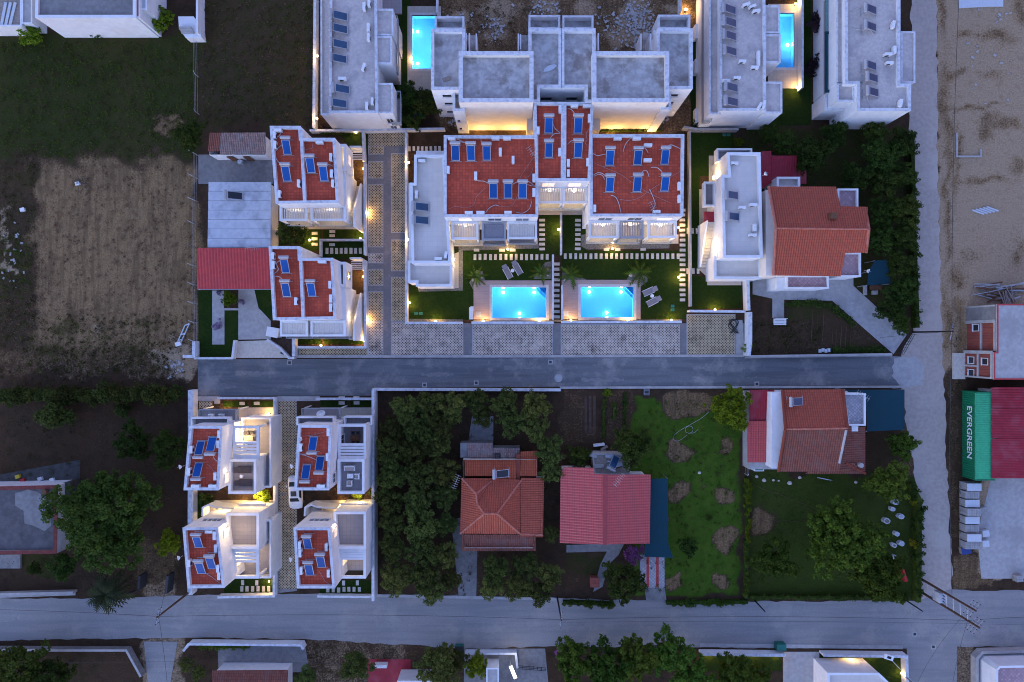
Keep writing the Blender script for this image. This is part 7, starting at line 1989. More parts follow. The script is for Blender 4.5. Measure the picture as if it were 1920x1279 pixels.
hedge('low green hedge along the street below the middle lawn', [(1248, 1128), (1400, 1126)], .9, 1.0, 'leafmid', 90, .14)
hedge('dark hedge along the street below the right lawn', [(1404, 1116), (1700, 1118)], .7, 1.1, 'leafdk', 35, .15)
hedge('hedge along the dusty road beside the dark trees', [(1702, 255), (1706, 440), (1712, 615)], 1.0, 1.8, 'leafdk', 35, .16)
hedge('climbing hedge on the bottom white wall', [(378, 1208), (470, 1210)], .7, 1.0, 'leafmid', 35, .15)
hedge('thin row of plants before the shell wall', [(1116, 246), (1240, 246)], .3, .7, 'leafdk', 22, .12)
hedge('dark flower hedge below the long flat block', [(603, 243), (640, 243)], .8, .9, 'leafpurple', 40, .14)
hedge('planting strip behind the white wall beside the upper left villa', [(604, 251), (682, 251)], .35, .6, 'leafdk', 25, .12)
hedge('vegetable row beside the soil rows, left one', [(1132, 748), (1131, 820)], .55, .5, 'leafdk', 30, .13)
hedge('vegetable row beside the soil rows, middle one', [(1152, 755), (1151, 785)], .8, .6, 'leafdk', 30, .14)
hedge('vegetable row beside the lawn', [(1172, 735), (1170, 800)], .7, .5, 'leafdk', 30, .13)
hedge('overgrown green edge above the vegetable beds of the pitched roof house', [(1472, 572), (1520, 567), (1560, 575), (1600, 610)], 1.0, .5, 'leafdk', 35, .13)
hedge('weeds at the foot of the kerb beside the vegetable garden', [(1560, 658), (1660, 655)], 1.2, .4, 'leafdk', 30, .13)

# string beds of the vegetable garden
for i, x in enumerate((1522, 1532, 1543, 1560, 1567, 1576, 1585, 1594)):
    y0_ = 580 if i < 3 else 612
    hose('pale string line in the vegetable bed, %s from the left' % ORD[i], .12, [(x + 2, y0_), (x - 1, 640 if i < 3 else 655)], .03, 'straw', 0, 'string', 'bed_line', 2)

# ground litter nobody could count: weeds, straw and rubble
def scatter(name, lab, boxes, n, m, size, seed, dens=None, hgt=.25, nl=14):
    rg = np.random.RandomState(seed); cl = []
    for (x0, y0, x1, y1, k) in boxes:
        for _ in range(int(n * k)):
            a = G(rg.uniform(x0, x1), rg.uniform(y0, y1)); cl.append((a[0], a[1], hgt * .5))
    cl = np.array(cl)
    o = bpy.data.objects.new(name, leaf_mesh(name, leaf_cloud(seed, cl, rg.uniform(.12, .4, len(cl)), nl, size), m)); COL.objects.link(o)
    tag(o, lab, None, None, 'stuff')
scatter('weeds', 'loose weeds over the rough fields and grove soil', [(0, 75, 370, 300, 1.2), (380, 0, 592, 235, .8), (0, 300, 70, 640, .7), (70, 590, 365, 700, .8), (0, 640, 330, 735, .7), (0, 790, 340, 1090, .5), (712, 740, 1045, 1118, .8), (1412, 602, 1540, 660, .4), (1190, 750, 1385, 1110, .3), (580, 1210, 680, 1270, .1), (1782, 620, 1800, 1000, .1), (840, 10, 990, 60, .12)], 420, 'weed', .12, 77)
scatter('grass_tufts', 'dark grass tufts in the grass field and gardens', [(0, 80, 370, 295, 2.4), (380, 0, 592, 235, .8), (1405, 890, 1700, 1115, .8), (1190, 750, 1385, 1110, 1.0), (1395, 245, 1690, 340, .6), (0, 440, 60, 560, .3), (40, 590, 300, 700, .4)], 420, 'leafmid', .10, 78)
scatter('dead_straw', 'dry straw litter in the mown field', [(70, 310, 362, 640, 2.0), (290, 215, 340, 250, .1), (380, 0, 592, 235, .3), (0, 560, 70, 640, .2)], 420, 'straw', .11, 79, hgt=.1)
rg = np.random.RandomState(5)
mb = MB()
for (cx, cy, sx, sy, n) in ((1190, 30, 22, 24, 190), (1180, 60, 40, 26, 110), (930, 55, 18, 20, 60), (1020, 15, 30, 14, 50), (860, 30, 30, 20, 30), (1215, 50, 14, 20, 20), (1140, 35, 24, 20, 40), (330, 690, 14, 14, 40), (25, 480, 20, 60, 25), (860, 225, 14, 14, 40), (1240, 225, 14, 12, 25), (1850, 130, 40, 60, 16), (1880, 30, 30, 16, 12)):
    for _ in range(n):
        c = G(cx + rg.normal() * sx * .6, cy + rg.normal() * sy * .6); s = rg.uniform(.06, .28)
        mb.obox(c[0], c[1], 0, s * .5, s * rg.uniform(.7, 2), s, rg.uniform(0, 3))
tag(mb.build('rubble', M['concrete']), 'scattered pale rubble on the building plot and field edges', None, None, 'stuff')

# ================================================================ POLES AND WIRES
def catenary(a, b, sag, n=14):
    a, b = Vector(a), Vector(b)
    return [a.lerp(b, i / n) + Vector((0, 0, -sag * 4 * (i / n) * (1 - i / n))) for i in range(n + 1)]
def wire(lab, pts, r=.022):
    tag(MB().tube(pts, r, 4).build('power_line', M['wirem']), lab, 'cable', 'overhead cables')
def pole(lab, base, h, m='polewood', arms=1, ang=0.0, r=.15, name='utility_pole'):
    c = G(*base)
    t = thing(name, lab, 'utility pole', (*c, 0), 'utility poles')
    MB().tube([(*c, 0), (*c, h)], r, 9, r * .68).build('shaft', M[m], t)
    d = Vector((math.cos(ang), math.sin(ang), 0))
    for i in range(arms):
        o = Vector((*c, h - .25 - i * .55))
        MB().tube([o - d * 1.0, o + d * 1.0], .05, 6).build('cross_arm', M['metalgrey'], t)
        for s in (-.9, -.35, .35, .9):
            q = o + d * s
            MB().cyl(q.x, q.y, q.z + .05, q.z + .25, .045, 8, .03).build('insulator', M['black'], t)
    return Vector((*c, h))
pA = pole('brown timber pole leaning over the street below the lower left small villa', (362, 1105), 9.0, arms=2, ang=R(78))
pB = pole('dark pole with white cross arm at the street below the grove', (1045, 1121), 7.2, 'black', 2, R(82), .11)
pC = pole('short dark pole at the street below the right lawn, left one', (1415, 1126), 3.6, 'black', 0, 0, .10)
pD = pole('short dark pole at the street below the corner tree', (1693, 1122), 4.2, 'black', 0, 0, .10)
pE = pole('transformer pole at the junction, upper one', (1726, 1085), 10.5, 'polewood', 3, R(50), .17)
pF = pole('transformer pole at the junction, lower one', (1727, 1110), 11.0, 'polewood', 3, R(50), .17)
pG = pole('dark pole at the end of the asphalt road beside the gate', (1712, 623), 8.0, 'black', 1, R(80), .12)
pH = pole('lamp pole at the lower right corner', (1690, 1262), 3.2, 'black', 0, 0, .07)
t = thing('pole_platform', 'metal ladder platform with transformer between the two junction poles', 'transformer', (*G(1726, 1098), 0))
for k in range(7):
    z = 1.5 + k * 1.25
    MB().tube([(pE.x, pE.y, z), (pF.x, pF.y, z)], .045, 6).build('cross_bar', M['metalgrey'], t)
c = (pE + pF) / 2
MB().box(c.x - .45, c.x + .45, c.y - .6, c.y + .6, 3.2, 4.5).build('transformer_tank', M['greysheet'], t)
for i in range(3): MB().cyl(c.x + .0, c.y - .35 + i * .35, 4.5, 4.8, .06, 8).build('bushing', M['black'], t)
edge = lambda px, py, h: Vector((*G(px, py, h), h))
wire('overhead cable from the timber pole to the left edge', catenary(pA - Vector((0, 0, .3)), edge(-200, 1141, 8.5), .6))
wire('overhead cable along the street from timber pole to dark pole', catenary(pA - Vector((0, 0, .3)), pB - Vector((0, 0, .3)), .9))
wire('overhead cable along the street from dark pole to junction poles', catenary(pB - Vector((0, 0, .3)), pF - Vector((0, 0, 2)), 1.0))
wire('thin pale cable along the street, upper one', catenary(pB - Vector((0, .4, .5)), edge(2050, 1175, 7.5), .8), .012)
wire('overhead cable from the junction poles to the right edge', catenary(pF - Vector((0, 0, 2)), edge(2100, 1157, 8.5), .6))
wire('overhead cable from the junction down to the bottom edge', catenary(pF - Vector((0, 0, 2)), edge(1772, 1400, 8.5), .6))
wire('overhead cable along the dusty road, lower stretch', catenary(edge(1785, 1115, 8.5), pG - Vector((-.0, 0, .2)), .4), .03)
wire('overhead cable along the dusty road, upper stretch', catenary(pG - Vector((0, 0, .2)), edge(1806, -160, 8.5), .6), .03)
wire('slack cable from the junction poles to the corner lamp pole', catenary(pF - Vector((0, 0, 3)), pH, .5), .02)
wire('overhead cable from the timber pole down past the driveway', catenary(pA - Vector((0, 0, .4)), edge(320, 1400, 7.5), .5))
wire('overhead cable from the timber pole up past the yard gate', catenary(pA - Vector((0, 0, .4)), edge(318, 1070, 5), .2), .015)
wire('pale thin cable across the bottom left yard', catenary(edge(128, 1243, 5), edge(640, 1245, 5), .4), .018)
wire('cable over the concrete path to the dark gate pole', catenary(pG - Vector((0, 0, .5)), edge(1650, 633, 5), .2), .015)
t = thing('street_lamp', 'white lamp head on a thin pole at the lower right villa wall', 'street lamp', (*G(1672, 1232), 0))
c = Vector((*G(1690, 1262), 0))
h_ = Vector((*G(1666, 1232, 5), 5))
MB().tube([pH, h_], .04, 6).build('arm', M['metalgrey'], t)
MB().obox(h_.x, h_.y, 4.95, 5.15, 1.1, .6, -.3).build('lamp_head', M['plastic'], t)
MB().obox(h_.x, h_.y, 5.152, 5.17, .5, .3, -.3).build('solar_cell', M['panelblack'], t)

# ================================================================ CAR
def car(lab, x, y, ang):
    t = thing('parked_car', lab, 'car', (*G(x, y), 0))
    o = OFF[t.name]
    Ls = 4.3
    # cross sections along the length: (y, half width, belt height, roof height or None, roof half width)
    S = [(-2.12, .60, .62, .66, .45), (-2.02, .78, .70, .74, .6), (-1.5, .86, .86, .92, .66), (-1.15, .88, .93, 1.0, .66), (-.55, .89, .95, 1.40, .58), (.2, .89, .95, 1.46, .60), (.85, .89, .94, 1.42, .58), (1.45, .87, .92, 1.10, .60), (1.9, .84, .88, .95, .62), (2.08, .74, .80, .84, .55), (2.15, .6, .6, .62, .45)]
    mb = MB(); n = 0; prof = 12
    for (yy, w, bh, rh, rw) in S:
        w0 = w * .92
        mb.v += [(-w0, yy, .22), (-w, yy, .45), (-w * .99, yy, bh * .9), (-w * .93, yy, bh), (-rw - (w - rw) * .15, yy, rh - .05), (-rw * .7, yy, rh), (rw * .7, yy, rh), (rw + (w - rw) * .15, yy, rh - .05), (w * .93, yy, bh), (w * .99, yy, bh * .9), (w, yy, .45), (w0, yy, .22)]
    for i in range(len(S) - 1):
        for k in range(prof):
            a, b = i * prof + k, i * prof + (k + 1) % prof
            mb.f.append((a, b, b + prof, a + prof))
    mb.f.append(tuple(range(prof))); mb.f.append(tuple(range(len(S) * prof - 1, (len(S) - 1) * prof - 1, -1)))
    mb.v = [(a + o.x, b + o.y, c) for a, b, c in mb.v]
    body = mb.build('body', M['carpaint'], t, smooth=True)
    def quad(name, pts, m):
        e = MB(); e.add([(a + o.x, b + o.y, c) for a, b, c in pts], [(0, 1, 2, 3)]); e.build(name, M[m], t)
    quad('rear_window', [(-.60, -1.12, 1.03), (.60, -1.12, 1.03), (.52, -.60, 1.40), (-.52, -.60, 1.40)], 'pane')
    quad('windscreen', [(.60, 1.42, 1.13), (-.60, 1.42, 1.13), (-.54, .90, 1.43), (.54, .90, 1.43)], 'pane')
    for s in (-1, 1):
        quad('side_window', [(s * .855, -.75, .98), (s * .855, .95, .98), (s * .69, .75, 1.36), (s * .69, -.5, 1.36)], 'pane')
        MB().box(o.x + s * .9, o.x + s * 1.06, o.y + .75, o.y + .95, .95, 1.08).build('mirror', M['carpaint'], t)
        for yy in (-1.3, 1.35):
            w = MB(); n = 16
            for xx in (s * .70, s * .90):
                w.v += [(o.x + xx, o.y + yy + .31 * math.cos(2 * math.pi * i / n), .31 + .31 * math.sin(2 * math.pi * i / n)) for i in range(n)]
            w.f = [(i, (i + 1) % n, n + (i + 1) % n, n + i) for i in range(n)] + [tuple(range(n)), tuple(range(2 * n - 1, n - 1, -1))]
            wh = w.build('wheel', M['rubber'], t)
            r2 = MB(); r2.v = [(o.x + s * .905, o.y + yy + .2 * math.cos(2 * math.pi * i / n), .31 + .2 * math.sin(2 * math.pi * i / n)) for i in range(n)]; r2.f = [tuple(range(n))]
            r2.build('rim', M['steel'], wh)
        MB().box(o.x + s * .45, o.x + s * .72, o.y - 2.09, o.y - 2.0, .62, .72).build('tail_light', M['redpl'], t)
        MB().box(o.x + s * .45, o.x + s * .72, o.y + 2.02, o.y + 2.11, .62, .74).build('headlight', M['glass'], t)
    quad('roof_panel', [(-.36, -.35, 1.462), (.36, -.35, 1.462), (.36, .3, 1.475), (-.36, .3, 1.475)], 'dark')
    t.rotation_euler = (0, 0, ang)
car('white car parked in the paved lane, half under the small villa roof', 557, 921, R(2))

# ================================================================ GARDEN AND TERRACE FURNITURE
def lounger(lab, x, y, h, ang, m='lounger', fr='plastic'):
    t = thing('sun_lounger', lab, 'sun lounger', (0, 0, 0), 'sun loungers')
    MB().box(-.33, .33, -.95, .35, .26, .32).build('seat', M[m], t)
    MB().add([(-.33, .36, .28), (.33, .36, .28), (.33, .95, .62), (-.33, .95, .62), (-.33, .36, .33), (.33, .36, .33), (.33, .95, .67), (-.33, .95, .67)],
             [(3, 2, 1, 0), (4, 5, 6, 7), (0, 1, 5, 4), (1, 2, 6, 5), (2, 3, 7, 6), (3, 0, 4, 7)]).build('backrest', M[m], t)
    for s in (-1, 1):
        MB().box(s * .34, s * .40, -.98, .55, .22, .30).build('side_rail', M[fr], t)
        for yy in (-.85, .45): MB().box(s * .34, s * .40, yy - .03, yy + .03, 0, .22).build('leg', M[fr], t)
    t.location = (*G(x, y, h), h); t.rotation_euler = (0, 0, ang)
def round_table(lab, x, y, h, r=.24, m='plastic'):
    t = thing('side_table', lab, 'table', (*G(x, y, h), h), 'small round tables')
    c = G(x, y, h)
    MB().cyl(*c, h + .42, h + .46, r, 18).build('table_top', M[m], t); MB().cyl(*c, h, h + .42, .06, 10).build('stem', M[m], t); MB().cyl(*c, h, h + .03, r * .7, 14).build('base', M[m], t)
lounger('mauve lounger above the left garden pool, left one', 951, 510, .03, R(28)); lounger('mauve lounger above the left garden pool, right one', 969.5, 502.5, .03, R(30))
round_table('small white round table between the loungers above the left garden pool', 961, 508, .03)
lounger('white framed lounger right of the right garden pool, upper one', 1218, 546, .03, R(-66)); lounger('white framed lounger right of the right garden pool, lower one', 1225, 565, .03, R(-62))
round_table('small white round table between the loungers right of the right garden pool', 1221.5, 555.5, .03)
lounger('dark lounger on the terrace of the upper left small villa, upper one', 457, 880, 5.76, R(90), 'wicker', 'wicker'); lounger('dark lounger on the terrace of the upper left small villa, lower one', 458, 904, 5.76, R(90), 'wicker', 'wicker')
round_table('small white round table on the terrace of the upper left small villa', 455, 892, 5.76, .2)
def seat(lab, x, y, h, w, d, ang, m='cushion', fr='plastic', cat='armchair', name='armchair'):
    t = thing(name, lab, cat, (0, 0, 0), 'terrace furniture')
    MB().box(-w / 2, w / 2, -d / 2, d / 2, .05, .30).build('frame', M[fr], t)
    MB().box(-w / 2 + .08, w / 2 - .08, -d / 2 + .04, d / 2 - .12, .301, .42).build('seat', M[m], t)
    MB().box(-w / 2, w / 2, d / 2 - .1, d / 2, .302, .75).build('backrest', M[fr], t)
    for s in (-1, 1): MB().box(s * w / 2 - (s > 0) * .07, s * w / 2 + (s < 0) * .07, -d / 2, d / 2 - .102, .302, .58).build('armrest', M[fr], t)
    t.location = (*G(x, y, h), h); t.rotation_euler = (0, 0, ang)
seat('pale sofa with beige cushions on the terrace of the upper right small villa', 657, 877, 5.76, 1.25, .6, 0, cat='sofa', name='sofa')
seat('pale armchair right of the white table on the upper right small villa terrace', 671, 892, 5.76, .62, .62, R(-90)); seat('pale armchair below the white table on the upper right small villa terrace', 657, 905, 5.76, .62, .62, R(180))
t = thing('coffee_table', 'square white coffee table on the upper right small villa terrace', 'table', (*G(658, 891.5, 5.76), 5.76)); c = G(658, 891.5, 5.76)
MB().box(c[0] - .38, c[0] + .38, c[1] - .28, c[1] + .28, 6.09, 6.16).build('table_top', M['plastic'], t)
for sx in (-1, 1):
    for sy in (-1, 1): MB().box(c[0] + sx * .33 - .03, c[0] + sx * .33 + .03, c[1] + sy * .23 - .03, c[1] + sy * .23 + .03, 5.76, 6.09).build('leg', M['plastic'], t)
def dining(lab, x, y, h, m):
    t = thing('dining_table', lab + ' table in the court of a small villa', 'table', (*G(x, y, h), h), 'terrace dining sets'); c = G(x, y, h)
    MB().box(c[0] - .55, c[0] + .55, c[1] - .32, c[1] + .32, h + .68, h + .74).build('table_top', M[m], t)
    for sx in (-1, 1):
        for sy in (-1, 1): MB().box(c[0] + sx * .48 - .03, c[0] + sx * .48 + .03, c[1] + sy * .25 - .03, c[1] + sy * .25 + .03, h, h + .68).build('leg', M[m], t)
    for i, (dx, dy) in enumerate(((-.3, .6), (.3, .6), (-.3, -.6), (.3, -.6))):
        ch = thing('chair', 'dark chair %s %s' % (('at the upper left of', 'at the upper right of', 'at the lower left of', 'at the lower right of')[i], lab + ' table'), 'chair', (c[0] + dx, c[1] + dy, h), 'terrace dining sets')
        a, b = c[0] + dx, c[1] + dy; s = 1 if dy > 0 else -1
        MB().box(a - .2, a + .2, b - .2, b + .2, h + .42, h + .46).build('seat', M['wicker'], ch); MB().box(a - .2, a + .2, b + s * .17, b + s * .21, h + .461, h + .85).build('backrest', M['wicker'], ch)
        for px_ in (-.17, .17):
            for py_ in (-.15, .15): MB().box(a + px_ - .02, a + px_ + .02, b + py_ - .02, b + py_ + .02, h, h + .42).build('leg', M['wicker'], ch)
dining('brown slatted dining', 668, 820, 3.21, 'wood'); dining('lamplit pale dining', 470, 820, 3.21, 'palewood')
for x, lab in ((399, 'lit white chair on the deck above the upper left small villa, left one'), (418, 'lit white chair on the deck above the upper left small villa, right one')):
    seat(lab, x, 779, 3.01, .55, .5, 0, 'plastic')
# pairs of green lids sunk in the lawns
for i, (x, y, lab) in enumerate([(780, 588, 'green inspection cover in the lawn left of the left pool, left one'), (789, 588, 'green inspection cover in the lawn left of the left pool, right one'), (1261, 574, 'green inspection cover in the lawn right of the right pool, upper one'), (1261, 581, 'green inspection cover in the lawn right of the right pool, lower one'), (1358, 253, 'green inspection cover in the long lawn near the white block, left one'), (1366, 253, 'green inspection cover in the long lawn near the white block, right one'), (676, 284, 'green inspection cover in the lawn above the upper left villa')]):
    c = G(x, y); t = thing('inspection_cover', lab, 'cover', (*c, .026), 'green lids in the lawns')
    MB().obox(*c, .026, .06, .46, .36).build('lid', M['teal_box'], t); MB().obox(*c, .061, .075, .12, .05).build('handle', M['black'], t)
for x, y, lab in [(884, 588, 'white pool equipment box left of the left pool deck'), (886, 579, 'low beige box at the left pool deck')]:
    c = G(x, y); t = thing('equipment_box', lab, 'box', (*c, 0)); MB().obox(*c, 0, .8 if 'white' in lab else .3, .45, 1.5 if 'white' in lab else .6).build('casing', M['plastic' if 'white' in lab else 'deck'], t); MB().obox(*c, .801 if 'white' in lab else .301, .84 if 'white' in lab else .33, .5, 1.55 if 'white' in lab else .65).build('lid', M['plastic' if 'white' in lab else 'coping'], t)
for x, y, lab in [(897, 589, 'bluish square shower tray on the left pool deck'), (1061, 588, 'bluish square shower tray on the right pool deck')]:
    c = G(x, y); t = thing('shower_tray', lab, 'shower tray', (*c, .06), 'pool shower trays'); MB().obox(*c, .06, .085, .65, .65).build('tray', M['greysheet'], t); MB().cyl(c[0], c[1], .086, .092, .06, 10).build('drain', M['metalgrey'], t)
for i, (x, y, s, lab) in enumerate([(887, 526, .16, 'white boulder in the left pebble bed, left one'), (903.5, 520, .16, 'white boulder in the left pebble bed, right one'), (1027, 505, .14, 'pale boulder in the pebble bed beside the alley wall'), (1015, 516, .14, 'grey boulder in the pebble bed beside the alley wall'), (1059, 526, .17, 'white boulder left of the right pool deck'), (1182, 516, .22, 'pinkish boulder above the right pool deck'), (1205, 520, .15, 'white boulder right of the right pool deck'), (1027, 517, .1, 'small pale stone by the left pool corner')]):
    c = G(x, y); b_ = MB().ball((0, 0, 0), 1, 9, 6)
    b_.v = [(c[0] + vx * s * 1.2 * (1 + .15 * math.sin(5 * vy + i)), c[1] + vy * s * (1 + .15 * math.sin(4 * vx)), .03 + (vz + .7) * s * .6) for vx, vy, vz in b_.v]
    tag(b_.build('boulder', M['stone'], smooth=True), lab, 'rock', 'boulders by the pools')
# shade sails and canopies
def canopy(lab, px, h, m='shade_teal', posts=None):
    q = GG(px, h); t = thing('shade_canopy', lab, 'canopy', (q[0][0], q[0][1], 0), 'teal shade canopies')
    n = len(q); cx = sum(a for a, _ in q) / n; cy = sum(b for _, b in q) / n
    mb = MB(); mb.v = [(a, b, h) for a, b in q] + [(a + (cx - a) * .5, b + (cy - b) * .5, h - .10) for a, b in q] + [(cx, cy, h - .14)]
    mb.f = [(i, (i + 1) % n, n + (i + 1) % n, n + i) for i in range(n)] + [(n + i, n + (i + 1) % n, 2 * n) for i in range(n)]
    mb.build('fabric', M[m], t)
    for a, b in q: MB().tube([(a * .999, b, 0), (a * .999, b, h - .02)], .05, 6).build('post', M['metalgrey'], t)
canopy('teal shade net along the right side of the rose red roof', [(1219, 898), (1252, 897), (1253, 1020), (1262, 1046), (1208, 1044), (1210, 1020), (1218, 1019)], 2.6)
canopy('large teal canopy beside the mosaic terrace at the side road', [(1585, 731), (1696, 731), (1696, 806), (1626, 809), (1624, 760)], 2.7)
canopy('teal shade sail among the dark trees', [(1640, 489), (1664, 487), (1670, 532), (1626, 535), (1628, 510)], 2.4)
t = thing('picnic_table', 'wooden table with benches below the teal shade sail', 'table', (*G(1637, 540), 0)); c = G(1637, 540)
MB().obox(*c, .68, .75, 1.4, .6).build('table_top', M['wood'], t)
for s in (-1, 1): MB().obox(c[0] + s * .5, c[1], 0, .68, .1, .5).build('leg', M['wood'], t)
for x, y, lab in [(1620, 545, 'pale upright board beside the picnic table, left one'), (1638, 549, 'pale block below the picnic table')]:
    c = G(x, y); tag(MB().obox(*c, 0, .5, .3 if 'left' in lab else .6, 1.2 if 'left' in lab else .5).build('board', M['concrete']), lab, 'board')
# storage yard: pallets of blocks
for i in range(8):
    y = 909 + i * 15.6; c = G(1812, y)
    t = thing('block_pallet', 'pallet of grey blocks in the row below the green container, %s from the top' % ORD[i], 'pallet', (*c, 0), 'pallets of building blocks')
    MB().obox(*c, 0, .14, 1.9, .98).build('base', M['palewood'], t)
    nlay = 1.0 + .35 * (i % 3 == 0)
    for k in range(3): MB().obox(c[0] - .6 + k * .6, c[1], .141, .141 + nlay + .01 * k, .57, .92).build('block_stack', M['pallet'], t)
    if i % 2 == 0: MB().obox(c[0], c[1], .165 + nlay, .175 + nlay, 1.82, .94).build('cover_sheet', M['bag'], t)
for x, y, lab in [(1838, 955, 'loose pallet right of the block row, upper one'), (1842, 998, 'white wrapped pallet right of the block row, middle one'), (1842, 1017, 'white wrapped pallet right of the block row, lower one'), (1905, 1082, 'stack of grey blocks at the right edge of the yard')]:
    c = G(x, y); t = thing('wrapped_pallet', lab, 'pallet', (*c, 0), 'pallets of building blocks'); MB().obox(*c, 0, .13, 1.0, .9, .1).build('base', M['palewood'], t); MB().obox(*c, .131, .7, .85, .8, .12).build('load', M['bag' if 'white' in lab else 'pallet'], t)
c = G(1806, 1030); t = thing('blue_drum_heap', 'blue cover over goods at the end of the pallet row', 'goods', (*c, 0)); MB().obox(*c, 0, .6, 1.1, .8, .2).build('load', M['palewood'], t); MB().obox(*c, .601, .68, 1.2, .85, .2).build('cover', M['bluefab'], t)
# timber and pipe piles at the right edge
t = thing('timber_pile', 'heap of grey planks and poles above the brick shell', 'timber pile', (*G(1865, 548), 0))
rg = random.Random(3)
for i in range(34):
    c = G(rg.uniform(1835, 1910), rg.uniform(532, 562)); a = rg.gauss(.0, .22); l = rg.uniform(1.5, 3.4)
    MB().obox(c[0], c[1], .02 + i * .012, .10 + i * .012, l, rg.uniform(.08, .22), a).build('plank', M[rg.choice(['palewood', 'concrete', 'metalgrey', 'wood'])], t)
for i in range(8):
    c = G(rg.uniform(1872, 1895), rg.uniform(535, 566)); MB().obox(c[0], c[1], .45 + i * .015, .52 + i * .015, 2.0, .12, 1.9 + rg.gauss(0, .2)).build('plank', M['palewood'], t)
t = thing('tarpaulin', 'greyish white sheet spread on the sandy lot at the top right', 'sheet', (*G(1835, 6), 0))
mb = MB().prism(GG([(1796, -20), (1880, -20), (1880, 13), (1850, 13), (1797, 16)]), 0, .12); mb.build('cloth', M['bag'], t)
c = G(1842, 398); t = thing('roof_trusses', 'small pile of white angled profiles on the sandy lot', 'building materials', (*c, 0))
for i in range(5): MB().obox(c[0] - .6 + i * .45, c[1] + .1 * i, .0, .12 + .02 * i, 1.6, .18, -.35).build('profile', M['bag'], t)
t = thing('pit_frame', 'white rusted metal frame lying at the lower right of the straw field', 'frame', (*G(341, 629), 0))
a, b = Vector(G(348, 610)), Vector(G(332, 646)); n_ = Vector((.55, .2))
for p_, q_ in ((a, b), (a + n_, b + n_)): MB().seg(p_, q_, .12, .05, .2).build('side_beam', M['bag'], t)
for k in (0, .5, .8, 1): MB().seg(a + (b - a) * k, a + (b - a) * k + n_, .14, .052, .19).build('cross_beam', M['bag'], t)
MB().obox(*G(337, 645), .201, .5, .7, .5, .3).build('box', M['plastic'], t)
t = thing('brush_heap', 'dark heap of dead branches in the straw field', 'brush heap', (*G(157, 345), 0)); rg = random.Random(8); c = G(157, 345)
for i in range(40):
    a = rg.uniform(0, 6.28); r0 = rg.uniform(0, .8); l = rg.uniform(.4, 1.1); z = rg.uniform(.05, .7)
    p0 = (c[0] + r0 * math.cos(a), c[1] + r0 * math.sin(a), z); a2 = a + rg.uniform(-1, 1)
    MB().tube([p0, (p0[0] + l * math.cos(a2), p0[1] + l * math.sin(a2), max(.03, z + rg.uniform(-.3, .1)))], .03, 4, .01).build('branch', M['bark'], t)
# white bulk bags by the right hedge
for x, y, s, lab in [(1675, 940, .9, 'pale bulk bag under the tree beside the roadside hedge'), (1669, 953, .75, 'white bulk bag beside the roadside hedge, second'), (1685, 967, .85, 'white bulk bag nearest the hedge, third'), (1658, 975, .9, 'opened bag of rubble beside the lawn'), (1677, 999, .8, 'white bulk bag in the middle of the row by the hedge'), (1686, 1017, .85, 'white bulk bag near the hedge, lower one'), (1672, 1020, .7, 'grey bulk bag left of the lower white bag'), (1674, 1043, .75, 'white bulk bag at the bottom of the row')]:
    c = G(x, y); t = thing('bulk_bag', lab, 'bulk bag', (*c, 0), 'white bulk bags'); s *= .82; q = [(c[0] + s * .62 * random.uniform(.75, 1.1) * math.cos(k * .898 + x), c[1] + s * .55 * random.uniform(.75, 1.1) * math.sin(k * .898 + x)) for k in range(7)]
    MB().prism(q, 0, .55, top=False).build('sack', M['bag'], t); MB().ring(q, .1, .55, .66).build('rim', M['bag'], t); MB().prism(inset(q, .09), .4, .63).build('contents', M['bamboo' if 'rubble' in lab or 'grey' in lab else 'greysheet'], t)
for x, y, s, lab in [(1418, 893, .3, 'white pebble on the right lawn, first from the left'), (1432, 900, .36, 'bluish rock on the right lawn, second from the left'), (1450, 900, .25, 'brown rock on the right lawn'), (1460, 901, .2, 'small grey rock on the right lawn'), (1480, 905, .4, 'pale rock on the right lawn, rightmost of the row'), (1499, 895, .3, 'pinkish rock near the weathered roof eaves'), (1604, 904, .28, 'lone pale rock on the right lawn'), (1311, 886, .3, 'mauve plant stone on the middle lawn')]:
    c = G(x, y); b_ = MB().ball((0, 0, 0), 1, 8, 5); b_.v = [(c[0] + vx * s * (.8 + .2 * math.sin(6 * vy)), c[1] + vy * s * .7, (vz + .6) * s * .5) for vx, vy, vz in b_.v]
    tag(b_.build('rock', M['stone'], smooth=True), lab, 'rock', 'rocks on the lawns')
c = G(1546, 898); tag(MB().obox(*c, .03, .12, 1.9, .1, -.2).build('plank', M['bag']), 'white plank lying on the right lawn', 'plank')
c = G(1692, 1078); tag(MB().prism([(c[0] - .35, c[1] + .9), (c[0] - .1, c[1] + .9), (c[0] + .4, c[1] - .6), (c[0], c[1] - .7)], 0, .6).build('red_tarp', M['redpl']), 'red cover beside the roadside hedge', 'cover')
c = G(1411, 872); t = thing('water_trough', 'green trough in a white frame beside the crimson annex', 'trough', (*c, 0)); MB().obox(*c, 0, 2.4, 1.2, .7).build('frame', M['plastic'], t); MB().obox(*c, 2.401, 2.42, 1.0, .5).build('basin', M['teal_box'], t)
t = thing('garden_bench', 'white garden bench in the vegetable plot of the pitched roof house', 'bench', (*G(1460, 604), 0)); c = G(1460, 604)
for k in range(4): MB().obox(c[0], c[1] - .3 + k * .2, .42, .47, 1.6, .16).build('seat_slat', M['plastic'], t)
for s in (-.7, .7): MB().obox(c[0] + s, c[1], 0, .42, .08, .7).build('leg', M['plastic'], t)
MB().obox(c[0], c[1] + .42, .3, .95, 1.6, .06).build('backrest', M['plastic'], t)
c = G(1544, 658); t = thing('crate_stack', 'pale crates at the kerb of the vegetable garden', 'crates', (*c, 0))
for k in range(4): MB().obox(c[0] - .5 + .35 * k, c[1] + .1 * (k % 2), 0, .25 + .05 * k, .32, .45).build('crate', M['bag'], t)
